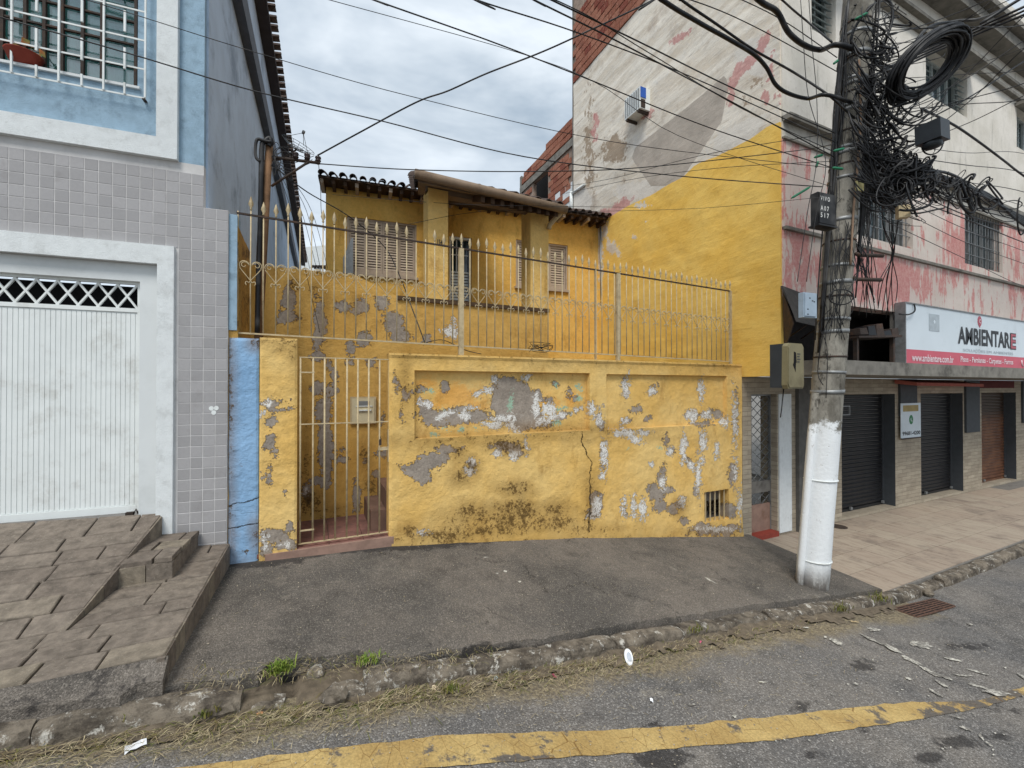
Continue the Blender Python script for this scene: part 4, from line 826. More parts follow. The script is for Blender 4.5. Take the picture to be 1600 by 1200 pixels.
# ------------------------------------------------------------------ the yellow house behind
HA, HB = Vector((.21, 8.71)), Vector((6.0, 8.10)); FH = Fr(HA, HB-HA)
HS = thing('yellow_house', (3, 8.6, EZ-1.5), 'small yellow house with louvred windows and a tiled porch behind the fence', 'house')
hl, hr = FH.hit(509, 350)[0], FH.hit(936, 400)[0]; hz = (FH.hit(509, 287)[1]+FH.hit(932, 347)[1])/2
wA = (FH.hit(542, 338)[0], FH.hit(651, 350)[0], (FH.hit(553, 427)[1]+FH.hit(652, 434)[1])/2, (FH.hit(542, 338)[1]+FH.hit(650, 351)[1])/2)
wB = (FH.hit(806, 380)[0], FH.hit(887, 386)[0], (FH.hit(808, 447)[1]+FH.hit(886, 454)[1])/2, (FH.hit(806, 374)[1]+FH.hit(885, 383)[1])/2)
dA = (FH.hit(702, 380)[0], FH.hit(737, 385)[0], EZ+1.08, (FH.hit(702, 369)[1]+FH.hit(736, 370)[1])/2)
hf_ = fields(grime=lambda u, v, x, y: -1.1 if v < EZ+3.0 else -1.3, peel=lambda u, v, x, y: blobs(x, y, [(895, 470, 6, 4)], 10))
relief('house_wall', FH, lines(hl, hr+.05, .14, (wA[0], wA[1], wB[0], wB[1], dA[0], dA[1])), lines(EZ-1.6, hz, .14, (wA[2], wA[3], wB[2], wB[3], dA[2], dA[3])), M_house, HS, lambda u, v: .006*fz(u, 0, v, .9), [wA, wB, dA], hf_, .18)
def shutter_window(F, w, npan, parent, nslat, n=-.07):
    wn = link(bpy.data.objects.new('window', None), parent, F.p((w[0]+w[1])/2, w[2], n))
    b = MB(); b.fbox(F, w[0]-.03, w[1]+.03, w[2]-.05, w[2]+.0, -.1, .05); b.build('window_sill', M_shutter_w, wn)
    b = MB(); f = .035; b.fbox(F, w[0], w[1], w[3]-f, w[3], n-.04, n+.05); b.fbox(F, w[0], w[1], w[2], w[2]+f, n-.04, n+.05); b.fbox(F, w[0], w[0]+f, w[2]+f, w[3]-f, n-.04, n+.05); b.fbox(F, w[1]-f, w[1], w[2]+f, w[3]-f, n-.04, n+.05); b.build('window_frame', M_shutter_w, wn)
    b = MB(); b.fbox(F, w[0], w[1], w[2], w[3], n-.10, n-.08); b.build('dark_room', M_void, wn)
    W_ = (w[1]-w[0]-2*f)/npan
    for p in range(npan):
        a, c = w[0]+f+p*W_, w[0]+f+(p+1)*W_; off = .0 if p in (0, npan-1) and npan > 2 else .022
        b = MB(); b.fbox(F, a+.002, a+.035, w[2]+f, w[3]-f, n-.01+off, n+.018+off); b.fbox(F, c-.035, c-.002, w[2]+f, w[3]-f, n-.01+off, n+.018+off); b.fbox(F, a+.035, c-.035, w[2]+f, w[2]+f+.07, n-.01+off, n+.018+off); b.fbox(F, a+.035, c-.035, w[3]-f-.05, w[3]-f, n-.01+off, n+.018+off); b.fbox(F, a+.035, c-.035, (w[2]+w[3])/2-.02, (w[2]+w[3])/2+.02, n-.008+off, n+.016+off); b.build('shutter_stile', M_shutter_w, wn)
        b = MB(); h0, h1 = w[2]+f+.07, w[3]-f-.05
        for k in range(nslat):
            v = h0 + (h1-h0)*(k+.15)/nslat; hh = (h1-h0)/nslat; A, B_ = F.p(a+.035, v, n+.016+off), F.p(c-.035, v, n+.016+off); up = Vector((0, 0, hh*.80)) - F.n*.018; t = Vector((0, 0, .006)) + F.n*.003
            if F.flip: A, B_ = B_, A
            b.hexa([A, B_, B_-t, A-t, A+up, B_+up, B_+up-t, A+up-t])
        b.build('louvre_slats', M_shutter_w, wn, kind='stuff')
    return wn
shutter_window(FH, wA, 4, HS, 17); shutter_window(FH, wB, 3, HS, 15)
# open leaf of metal sheet leaning by the left window
b = MB(); q = [FH.hit(536, 427, .12), FH.hit(552, 427, .12), FH.hit(552, 372, .12), FH.hit(549, 372, .12), FH.hit(536, 403, .12)]; b.prism(FH, q, .10, .125); props(b.build('metal_sheet', M_grey), 'grey metal sheet standing against the left end of the big louvred window', 'sheet')
# door
dn = link(bpy.data.objects.new('door', None), HS, FH.p((dA[0]+dA[1])/2, dA[2], -.1))
dm = FH.hit(715, 423)[1]
b = MB(); f = .045; b.fbox(FH, dA[0], dA[0]+f, dA[2], dA[3], -.14, -.04); b.fbox(FH, dA[1]-f, dA[1], dA[2], dA[3], -.14, -.04); b.fbox(FH, dA[0]+f, dA[1]-f, dA[3]-f, dA[3], -.14, -.04); b.fbox(FH, dA[0]+f, dA[1]-f, dm-.03, dm, -.13, -.06); b.build('door_frame', M_white, dn)
b = MB(); b.fbox(FH, dA[0]+f, dA[1]-f, dm, dA[3]-f, -.13, -.12); b.build('door_glass', M_glass, dn)
b = MB()
for k in range(1, 3): u = dA[0]+f + (dA[1]-dA[0]-2*f)*k/3; b.fbox(FH, u-.01, u+.01, dm, dA[3]-f, -.12, -.10)
b.fbox(FH, dA[0]+f, dA[1]-f, (dm+dA[3])/2-.01, (dm+dA[3])/2+.01, -.12, -.1); b.build('glazing_bar', M_white, dn)
v = dm-.04
while v > dA[2]+.1:
    b = MB(); A, B_ = FH.p(dA[0]+f, v-.055, -.08), FH.p(dA[1]-f, v-.055, -.08); b.hexa([A, B_, B_-FH.n*.012, A-FH.n*.012, A+Vector((0, 0, .05))-FH.n*.02, B_+Vector((0, 0, .05))-FH.n*.02, B_+Vector((0, 0, .05))-FH.n*.032, A+Vector((0, 0, .05))-FH.n*.032]); b.build('door_slat', M_white, dn); v -= .062
b = MB(); b.fbox(FH, dA[0]+f, dA[1]-f, dA[2], dm-.03, -.14, -.128); b.build('door_back', M_void, dn)
# porch: floor edge, columns, beams, ceiling, tiled lean-to roof with a gutter
def fpu(px, py=500, n=0): return FP.hit(px, py, n)[0]
zfl = FP.hit(760, 477)[1]
b = MB(); b.hexa([(fpu(620), 5.27, zfl-.03), (ru1, 5.27, zfl-.03), (ru1, 8.2, zfl-.03), (fpu(620), 8.6, zfl-.03), (fpu(620), 5.27, zfl+.02), (ru1, 5.27, zfl+.02), (ru1, 8.2, zfl+.02), (fpu(620), 8.6, zfl+.02)]); b.build('porch_floor', simple('dark_floor_edge', C(84, 66, 48), .9, var=.3, bump=.5), HS)
b = MB(); b.box(ru1-.2, ru1, 5.52, 8.2, EZ-1.5, zfl-.031); b.build('porch_side_wall', M_house, HS)
cols = [(fpu(669, 390), fpu(700, 390)), (fpu(829, 390), fpu(857, 390))]; ctop = [FP.hit(685, 303)[1], FP.hit(842, 330)[1]]; ctz = sum(ctop)/2
def cgr(u, v, x, y): return blobs(x, y, [(686, 378, 5, 3), (857, 520, 3, 40)], 10)-.2
for (a, c) in cols:
    t_ = relief('porch_column', FP, lines(a, c, .06), lines(zfl, ctz+.04, .15), M_front, HS, None, (), fields(grime=cgr, peel=lambda u, v, x, y: -2.5), c-a)
for ob in [o for o in bpy.data.objects if o.name.startswith('porch_side_wall')]:
    for k in ('peel', 'white', 'green', 'orange', 'grime', 'crack'): ob.data.attributes.new(k, 'FLOAT', 'POINT').data.foreach_set('value', [60.0 if k == 'crack' else -2.0]*len(ob.data.vertices))
M_wood = simple('dark_rafter_wood', C(78, 60, 46), .85, var=.3, scale=10, bump=.5, dirt=C(40, 32, 26), dirtamt=.6)
M_board = simple('grey_soffit_board', C(124, 106, 88), .85, var=.2, scale=5, bump=.4)
gz0 = (FP.hit(650, 283, .32)[1]+FP.hit(879, 325, .32)[1])/2; gA, gB = FP.hit(650, 280, .32)[0], FP.hit(881, 322, .32)[0]; g_y = 5.30-.32
print('porch', cols, ctz, 'gutter', gA, gB, gz0, 'eave', hz, 'zfl', zfl)
ub, ue = gA, gB; rz = lambda y: gz0+.03+(y-g_y)*(hz-.03-gz0)/(8.35-g_y)
vx = lambda y: ub+(y-g_y)*.22
b = MB(); b.hexa([(ub+.03, g_y+.02, rz(g_y)-.05), (ue-.02, g_y+.02, rz(g_y)-.05), (ue-.02, 8.3, rz(8.3)-.05), (vx(8.5)+.03, 8.5, rz(8.5)-.05), (ub+.03, g_y+.02, rz(g_y)-.02), (ue-.02, g_y+.02, rz(g_y)-.02), (ue-.02, 8.3, rz(8.3)-.02), (vx(8.5)+.03, 8.5, rz(8.5)-.02)]); b.build('porch_ceiling', M_board, HS)
for k in range(9):
    x = ub+.85+(ue-ub-.95)*k/8; b = MB(); b.hexa([(x-.025, g_y+.03, rz(g_y)-.13), (x+.025, g_y+.03, rz(g_y)-.13), (x+.025, 8.2, rz(8.2)-.13), (x-.025, 8.2, rz(8.2)-.13), (x-.025, g_y+.03, rz(g_y)-.052), (x+.025, g_y+.03, rz(g_y)-.052), (x+.025, 8.2, rz(8.2)-.052), (x-.025, 8.2, rz(8.2)-.052)]); b.build('rafter', M_wood, HS)
b = MB(); b.box(cols[0][0], ue-.1, 5.32, 5.46, ctz+.0, ctz+.16); b.build('porch_beam', M_board, HS)
b = MB(); b.tube([(ub-.02, g_y-.03, gz0+.05), (ue+.02, g_y-.03, gz0-.03+.02)], .055, 12); b.build('gutter', simple('brown_gutter', C(132, 112, 92), .6, var=.12, dirt=C(70, 56, 44), dirtamt=.5), HS)
b = MB(); dp = [FP.hit(879, 327, .30), FP.hit(857, 350, .05)]; b.tube([FP.p(dp[0][0], dp[0][1]+.05, .32), FP.p(dp[0][0], dp[0][1]-.02, .30), FP.p(dp[1][0]+.03, dp[1][1], .04), FP.p(dp[1][0]+.02, dp[1][1]-.06, .03)], .035, 10); b.build('downpipe', M_cream, HS)
# tiles: porch roof courses, then the eave courses of the house
def course(x0, x1, y, z, slope, name='roof_tile', wid=.17, parent=HS, fr=None):
    n = max(1, round((x1-x0)/wid))
    for k in range(n):
        x = x0 + (k+.5)*(x1-x0)/n; jt = random.uniform(-.012, .012)
        if fr is None: M = Matrix.Translation((x, y+jt, z+jt*.3)) @ Matrix.Rotation(slope, 4, 'X')
        else: R = Matrix((fr.u, -fr.n, Vector((0, 0, 1)))).transposed().to_4x4(); R.translation = fr.p(x, z+jt*.4, y+jt); M = R @ Matrix.Rotation(slope, 4, 'X')
        piece(name, rtm, M, parent)
sl_ = math.atan((hz-.03-gz0)/(8.35-g_y))
for r in range(3): yq = g_y+.16+r*.30; course(vx(yq), ue, yq, rz(yq)+.01+.02*r*0, sl_)
for yq in [g_y+.15+.3*k for k in range(10)]: course(vx(yq)-.07, vx(yq)+.09, yq, rz(yq)+.02, sl_, wid=.16)
s2 = math.radians(20)
for r in range(2):
    course(hl-.12, ub-hl*0+.0 if False else FH.hit(660, 300)[0], .30-.3*r, hz+.03+.11*r, s2, fr=FH); course(FH.hit(868, 335, .3)[0], hr+.05, .30-.3*r, hz+.03+.11*r, s2, fr=FH)
b = MB(); b.fbox(FH, hl-.1, hr+.03, hz-.06, hz-.02, -.3, .38); b.build('eave_board', M_wood, HS)
for k in range(30):
    u = hl-.05+k*(hr-hl)/29; b = MB(); b.fbox(FH, u-.03, u+.03, hz-.14, hz-.062, -.1, .34); b.build('rafter_end', M_wood if k % 3 else M_shutter_w, HS)
b = MB(); P0 = [FH.p(hl-.1, hz-.02, .38), FH.p(hr+.03, hz-.02, .38), FH.p(hr+.03, hz+1.4, -3.4), FH.p(hl-.1, hz+1.4, -3.4)]; b.hexa([p-Vector((0, 0, .03)) for p in P0]+P0); b.build('roof_slope', M_rtile, HS)
# ------------------------------------------------------------------ lettering
def text(F, s, u0, v0, u1, v1, n, mat, parent, name='lettering', depth=.004, bold=0.0, shear=0):
    cu = bpy.data.curves.new('t', 'FONT'); cu.body = s; cu.extrude = 0; cu.offset = bold; cu.shear = shear; cu.resolution_u = 3
    ob = bpy.data.objects.new('t', cu); sc.collection.objects.link(ob); dg = bpy.context.evaluated_depsgraph_get(); dg.update()
    me = bpy.data.meshes.new_from_object(ob.evaluated_get(dg)); bpy.data.objects.remove(ob); bpy.data.curves.remove(cu)
    xs = [v.co.x for v in me.vertices]; ys = [v.co.y for v in me.vertices]; ax, bx, ay, by = min(xs), max(xs), min(ys), max(ys); c = F.p((u0+u1)/2, (v0+v1)/2, n)
    for v in me.vertices:
        v.co = F.p(u0+(v.co.x-ax)/(bx-ax)*(u1-u0), v0+(v.co.y-ay)/(by-ay)*(v1-v0), n) - c
    me.materials.clear(); me.materials.append(mat); me.name = name
    return link(bpy.data.objects.new(name, me), parent, c)

# ------------------------------------------------------------------ the tall corner building on the right
CB = thing('corner_building', (9, 4.4, EZ-2.4), 'tall weathered corner building with pink flaking front and painted yellow side', 'building')
FB = Fr((5.975, 9.12), (0, -1)); LB = 9.12-3.85
zbr = (FB.hit(1010, 0)[1] + FB.hit(897, 130)[1])/2
def sidemat():
    g = G('corner_side_paint', .9, .2)
    nA = g.noise(4.5, 8, .68); nB = g.noise(15, 7, .7); st = g.noise(3.2, 8, .7, vec=g.mapv((1, .16, 1.6)))
    rag = g.add(g.mul(g.add(nA, -.5), 1.6), g.mul(g.add(nB, -.5), 1.0)); rs = g.mul(rag, .10)
    base = g.mix(g.mr(st, .36, .62), C(210, 198, 180), C(234, 226, 212)); base = g.mix(g.mr(g.noise(1.6, 7, .7), .5, .72, 0, .55), base, C(150, 130, 112)); base = g.mix(g.mr(nB, .5, .66, 0, .4), base, C(206, 202, 196))
    base = g.mix(g.mr(g.noise(6, 9, .75, vec=g.mapv((1, .12, 2.2))), .60, .66, 0, .6), base, C(124, 106, 92))
    c = g.mix(g.mr(g.add(g.attr('brown'), g.mul(rag, 3)), -.1, .25, 0, .8), base, C(150, 128, 104))
    c = g.mix(g.mr(g.add(g.attr('pale'), rag), -.1, .15, 0, .85), c, C(222, 216, 206))
    c = g.mix(g.mr(g.add(g.attr('pink'), g.mul(rag, 1.6)), -.05, .12, 0, .8), c, g.mix(g.mr(nB, .4, .6), C(206, 150, 144), C(190, 128, 124)))
    c = g.mix(g.mr(g.add(g.attr('grey'), rs), -.03, .03), c, g.hsv(C(182, 172, 160), g.mr(g.noise(2.5, 7), .25, .75, .86, 1.12)))
    ylw = g.mix(g.mr(g.noise(1.3, 6, .65), .3, .7), C(244, 206, 114), C(238, 192, 92)); ylw = g.mix(g.mr(nB, .5, .75, 0, .25), ylw, C(196, 142, 60))
    ym = g.mr(g.add(g.attr('yellow'), rs), -.03, .04)
    wm = g.mr(g.add(g.attr('worn'), g.mul(rag, 1.5)), 0, .2); c = g.mix(g.mul(ym, g.mth('SUBTRACT', 1, wm)), c, ylw); g.col(c)
    g.bump(g.add(g.add(st, g.mul(nB, .5)), g.mul(g.noise(50, 4), .15)), .7, .02); return g.m
YP = [(1232, 186), (1200, 197), (1173, 217), (1120, 244), (1087, 257), (1067, 277), (1047, 287), (1013, 307), (990, 317), (963, 333), (936, 349), (925, 640), (1320, 640), (1320, 186)]
GP = [(1133, 117), (1138, 133), (1127, 190), (1093, 240), (1067, 277), (1040, 291), (1017, 291), (987, 247), (993, 230), (1067, 173), (1110, 137)]
sf = dict(yellow=lambda u, v, x, y: poly_sd(x, y, YP), grey=lambda u, v, x, y: poly_sd(x, y, GP),
          pink=lambda u, v, x, y: blobs(x, y, [(1010, 180, 14, 5, -35), (1060, 60, 16, 5, -35), (930, 200, 5, 20), (1192, 72, 7, 26, 25), (1168, 98, 9, 26, 40), (1150, 118, 9, 24, 30), (1141, 150, 5, 16), (960, 328, 34, 8, -30), (945, 335, 10, 8), (1205, 110, 5, 18), (1196, 150, 6, 10), (1215, 150, 4, 10)], 10),
          brown=lambda u, v, x, y: blobs(x, y, [(962, 232, 20, 22, 40), (955, 245, 16, 12), (978, 295, 10, 14), (920, 240, 6, 60), (1178, 130, 5, 14, 30), (1168, 160, 6, 10), (1200, 185, 6, 6)], 12),
          pale=lambda u, v, x, y: blobs(x, y, [(1150, 210, 60, 16, -30), (1020, 290, 30, 12, -25), (990, 300, 30, 16), (1180, 90, 30, 30), (1000, 225, 14, 16), (1080, 270, 22, 8, -30), (905, 320, 20, 30)], 18),
          worn=lambda u, v, x, y: blobs(x, y, [(955, 385, 9, 12), (966, 395, 5, 8), (945, 360, 7, 14), (938, 400, 5, 60), (992, 372, 5, 5), (1010, 345, 4, 4), (1220, 560, 10, 2), (1000, 320, 14, 5)], 9))
relief('side_wall', FB, lines(0, LB, .065), lines(EZ+.16, zbr, .065), sidemat(), CB, lambda u, v: .012*fz(u, 0, v, 1.2)+.006*fz(u, 9, v, 4), (), sf, .16)
M_mortar = simple('old_mortar', C(150, 132, 118), .95, var=.25, scale=9, bump=.8)
def brickmat():
    g = G('hollow_red_brick', .92, .15); r = g.rnd(); c = g.mix(g.mr(r, 0, .6), C(142, 90, 72), C(160, 108, 88)); c = g.mix(g.mr(r, .8, .98), c, C(124, 66, 54)); n = g.noise(12, 7, .75)
    c = g.mix(g.mr(n, .52, .68, 0, .7), c, C(92, 64, 56)); c = g.mix(g.mr(g.noise(30, 5), .56, .7, 0, .5), c, C(196, 160, 138)); g.col(c).bump(g.add(n, g.noise(40, 3)), .7, .01); return g.m
M_brick = brickmat()
b = MB(); b.box(5.99, 6.16, 3.85, 9.12, zbr+.002, zbr+4.6); b.build('brick_storey_core', M_mortar, CB)
bw, bh = .26, .165; b = MB(); b.bevbox(Matrix.Identity(4), bw-.014, .05, bh-.014, .004); bme, _c = b.mesh('brick', M_brick, Vector((0, 0, 0)))
nbk = 0; j = 0; v = zbr+bh/2
while v < EZ+9.4:
    u = bw/2 - (bw/2 if j % 2 else 0)
    while u < 3.0:
        if u > .05: piece('brick', bme, FB.mat(u, v, random.uniform(-.006, .006)) , CB); nbk += 1
        u += bw
    v += bh; j += 1
print('bricks', nbk)
# corner post at the rear edge, rest of the shell
b = MB(); b.box(5.965, 6.16, 9.121, 9.16, EZ-1.8, zbr+4.6); b.build('rear_pillar', M_graycem, CB)
b = MB(); b.box(6.005, 6.16, 4.62, 9.12, EZ-2.6, EZ+.16); b.box(6.2, 20, 4.2+.3, 9.12, zbr+1.0, zbr+1.2); b.build('inner_wall', M_graycem, CB)
for z_, w_ in ((3.7, .02),): pass
# air conditioner on the side wall
ac = FB.hit(1012, 140)
A0 = onX(976, 150, 5.72); A1 = onX(1000, 138, 5.72); zt_, zb_ = onX(1000, 134, 5.72).z, onX(1000, 168, 5.72).z; ya, yb = A1.y, A0.y
AC = thing('air_conditioner', (5.85, (ya+yb)/2, zb_), 'blue and white air conditioner box sticking out high on the side wall', 'air conditioner')
b = MB(); b.box(5.72, 5.99, ya, yb, zb_, zt_); b.build('case', M_white, AC)
b = MB(); b.box(5.73, 5.86, ya-.012, ya-.001, zb_+(zt_-zb_)*.5, zt_-.01); b.build('blue_panel', simple('blue_enamel', C(46, 92, 176), .5), AC); b = MB(); b.box(5.74, 5.84, ya-.012, ya-.001, zb_+.02, zb_+(zt_-zb_)*.42); b.build('dark_panel', M_dark, AC)
b = MB()
for k in range(7): y = ya+.04+k*(yb-ya-.08)/6; b.box(5.71, 5.719, y-.012, y+.012, zb_+.03, zt_-.03)
b.build('front_grille', M_grey, AC)
b = MB(); b.box(5.72, 5.99, ya+.04, ya+.08, zb_-.05, zb_-.001); b.build('bracket', M_dark, AC); b = MB(); b.box(5.72, 5.99, yb-.08, yb-.04, zb_-.05, zb_-.001); b.build('bracket', M_dark, AC)
# front of the upper floors
FU = Fr((6.0, 3.83), (1, 0)); UE = 13.0
def Rw(x0, y0, x1, y1, yb0, yb1):
    a, b_, c, d = FU.hit(x0, y0), FU.hit(x1, y1), FU.hit(x0, yb0), FU.hit(x1, yb1); return (a[0], b_[0], (c[1]+d[1])/2, (a[1]+b_[1])/2)
wD = Rw(1340, 300, 1426, 333, 372, 394); wE = Rw(1507, 322, 1566, 343, 412, 426); wBn = Rw(1446, 80, 1511, 108, 152, 178); wA2 = Rw(1268, -8, 1306, 12, 52, 68); wC = Rw(1588, 154, 1650, 180, 232, 246)
wD = (wD[0], wD[1], wE[2], wE[3]); wC = (wC[0], wC[1], wBn[2], wBn[3]); wA2 = (wA2[0], wA2[1], (wA2[2]+wBn[2])/2, wBn[3])
print('right windows', wD, wE, wBn, wA2, wC)
def frontmat():
    g = G('pink_flaking_front', .9, .2); nA = g.noise(3.2, 9, .72, vec=g.mapv((1.3, 1, .55)), dist=.3); nB = g.noise(20, 6, .7)
    drip = g.noise(5.5, 8, .7, vec=g.mapv((1.5, 1, .22)))
    base = g.mix(g.mr(g.noise(1.5, 7, .65), .35, .65), C(212, 206, 194), C(228, 222, 212)); base = g.mix(g.mr(drip, .54, .72, 0, .45), base, C(132, 130, 120)); base = g.mix(g.mr(nB, .55, .7, 0, .3), base, C(160, 150, 134))
    pk = g.mix(g.mr(nB, .35, .6), C(202, 136, 132), C(212, 160, 152)); m = g.mr(g.add(g.attr('pink'), g.mul(g.add(g.add(g.mul(nA, .5), g.mul(drip, .5)), -.5), 11)), -.1, .15)
    low = g.mr(g.attr('pink'), -1.5, .2); base = g.mix(g.mul(low, .7), base, C(216, 192, 182)); c = g.mix(m, base, pk)
    c = g.mix(g.mr(g.add(g.attr('soot'), g.mul(g.add(nA, -.5), 3)), -.3, .9, 0, .8), c, C(62, 60, 56)); g.col(c).bump(g.add(nA, g.mul(nB, .4)), .6, .012); return g.m
M_frontp = frontmat()
z38, z36, z226 = FU.hit(1220, 187)[1], FU.hit(1222, 214)[1], FU.hit(1230, 357)[1]; zrec = EZ+1.28; zslab = EZ+.36
def pk(u, v, x, y):
    if v > z36+.03: return -3
    d = .3 if v < z226 else .1
    return d + (.6 if x < 1262 else 0) + blobs(x, y, [(1500, 380, 26, 40), (1590, 350, 10, 60), (1330, 430, 60, 40), (1400, 440, 50, 30)], 26, -.8)
ff = dict(pink=pk, soot=lambda u, v, x, y: max(-2, .3-abs(v-z38)*6, -.1-(v-zrec)*6, -.2-abs(v-z226+.05)*12, blobs(x, y, [(1240, 260, 6, 20), (1480, 330, 30, 6)], 10)))
holes = [wD, wE, wBn, wA2, wC]
relief('front_wall', FU, lines(0, UE, .14, [q for h in holes for q in h[:2]]), lines(zrec, EZ+8.4, .14, [q for h in holes for q in h[2:]]), M_frontp, CB, lambda u, v: .008*fz(u, 0, v, 1.1), holes, ff, .22)
def ledge(z, h, out, name='ledge', mat=None, u0=-.0, u1=UE): b = MB(); b.box(6.0+u0, 6.0+u1, 3.83-out, 3.83+.0-.009*0+.012, z, z+h); return b.build(name, mat or M_concrete, CB)
ledge(z38-.01, .075, .11); ledge(z36-.02, .03, .03); ledge(z226-.03, .045, .05); ledge(EZ+6.35, .07, .08); ledge(EZ+6.62, .06, .08)
ledge(EZ+7.0, .2, .3, 'roof_slab'); ledge(EZ+7.24, .12, .42, 'roof_slab')
b = MB(); b.box(6.0, 19, 3.26, 3.9, EZ+.17, zslab); b.box(6.0, 19, 3.9, 4.5, EZ+.17, EZ+.23); b.build('canopy_slab', M_concrete, CB)
def barred(w, name, style, parent=CB):
    wn = link(bpy.data.objects.new('window', None), parent, FU.p((w[0]+w[1])/2, w[2], -.15))
    b = MB(); b.fbox(FU, w[0], w[1], w[2], w[3], -.2, -.185); b.build('glass_pane', M_glass, wn)
    m_ = M_grey if style != 'louvre' else simple('pale_blue_grey_frame', C(170, 178, 176), .5)
    b = MB(); f = .04
    for (a, c, d, e) in ((w[0], w[1], w[3]-f, w[3]), (w[0], w[1], w[2], w[2]+f), (w[0], w[0]+f, w[2]+f, w[3]-f), (w[1]-f, w[1], w[2]+f, w[3]-f)): b.fbox(FU, a, c, d, e, -.184, -.14)
    k = w[0]+f
    while k < w[1]-.2: b.fbox(FU, k+.28, k+.31, w[2]+f, w[3]-f, -.184, -.145); k += .3
    b.build('window_frame', m_, wn)
    if style == 'louvre':
        k = w[2]+.06
        while k < w[3]-.06:
            for (a, c) in ((w[0]+.04, w[0]+.30), (w[1]-.3, w[1]-.04)):
                b = MB(); A, B_ = FU.p(a, k, -.03), FU.p(c, k, -.03); b.hexa([A, B_, B_-FU.n*.012, A-FU.n*.012, A+Vector((0, 0, .07))-FU.n*.07, B_+Vector((0, 0, .07))-FU.n*.07, B_+Vector((0, 0, .07))-FU.n*.082, A+Vector((0, 0, .07))-FU.n*.082]); b.build('louvre_slat', m_, wn)
            k += .11
        b = MB(); b.fbox(FU, w[0]-.1, w[1]+.1, w[3]+.0, w[3]+.07, .0, .3); b.build('window_hood', M_concrete, wn)
    else:
        k = w[0]+.06
        while k < w[1]: b = MB(); b.fbox(FU, k-.006, k+.006, w[2], w[3], -.06, -.048); b.build('grille_bar', M_grey, wn); k += .13
        for q in range(1, 5): v = w[2]+(w[3]-w[2])*q/5; b = MB(); b.fbox(FU, w[0], w[1], v-.005, v+.005, -.048, -.038); b.build('grille_bar', M_grey, wn)
barred(wD, 'D', 'grille'); barred(wE, 'E', 'grille'); barred(wBn, 'B', 'louvre'); barred(wA2, 'A', 'louvre'); barred(wC, 'C', 'louvre')
# dark loft above the canopy with rubbish, torn awning frame
sgu = FU.hit(1412, 520, .12)[0]
b = MB(); b.box(6.16, 12.5, 4.55, 4.62, EZ+.2, zrec+.1); b.box(6.005, 6.16, 4.05, 4.62, zslab, zrec); b.box(6.16, 12.5, 4.05, 4.55, zrec, zrec+.05); b.build('loft_back', simple('dark_loft_plaster', C(42, 38, 36), .95, var=.3), CB)  # one dark colour over all inner faces of the loft
b = MB(); b.box(6+sgu, 19, 3.82, 3.9, zslab, zrec); b.build('fascia_board', M_graycem, CB)
aw = thing('torn_awning', (6.4, 3.7, EZ+.9), 'torn grey metal awning hood hanging behind the utility pole at the building corner', 'awning')
b = MB(); b.hexa([(5.74, 3.50, EZ+.86), (6.5, 3.50, EZ+.80), (6.6, 3.53, EZ+.82), (5.80, 3.53, EZ+.88), (5.95, 3.81, EZ+1.42), (6.8, 3.81, EZ+1.3), (6.8, 3.84, EZ+1.3), (5.95, 3.84, EZ+1.42)]); b.build('hood_sheet', simple('dark_weathered_sheet', C(72, 68, 64), .85, var=.3, bump=.5), aw)
b = MB(); b.hexa([(5.75, 3.54, EZ+.84), (5.77, 3.54, EZ+.84), (5.99, 3.8, EZ+.50), (5.96, 3.8, EZ+.50), (5.77, 3.56, EZ+.88), (5.79, 3.56, EZ+.88), (5.99, 3.82, EZ+1.36), (5.96, 3.82, EZ+1.36)]); b.build('end_panel', M_dark, aw)
for x in (6.05, 6.35): b = MB(); b.tube([(x, 3.52, EZ+.86), (x+.05, 3.83, EZ+.7)], .012, 6); b.build('stay', M_dark, aw)
rb = MB(); rb.hexa([(7.1, 3.45, zslab+.35), (8.3, 3.45, zslab+.42), (8.3, 3.95, zslab+.42), (7.1, 3.95, zslab+.35), (7.1, 3.45, zslab+.38), (8.3, 3.45, zslab+.45), (8.3, 3.95, zslab+.45), (7.1, 3.95, zslab+.38)]); rb.box(7.15, 7.2, 3.5, 3.55, zslab, zslab+.36); rb.box(8.15, 8.2, 3.5, 3.55, zslab, zslab+.42); props(rb.build('broken_shelf', M_dark), 'broken dark shelf with black junk standing on the canopy left of the signboard', 'shelf')
for k in range(5):
    x = 7.25+k*.22; rb = MB(); h = .08+.09*((k*37) % 3)/2; rb.hexa([(x, 3.5, zslab+.41), (x+.17, 3.48, zslab+.42), (x+.17, 3.7, zslab+.42), (x, 3.7, zslab+.41), (x+.02, 3.52, zslab+.42+h), (x+.15, 3.5, zslab+.44+h), (x+.15, 3.7, zslab+.44+h), (x+.02, 3.7, zslab+.42+h)]); props(rb.build('junk_box', M_black if k % 2 else M_dark), ['first', 'second', 'third', 'fourth', 'fifth'][k] + ' small black box from the pole in the heap on the broken shelf', 'box', 'junk boxes on the shelf')
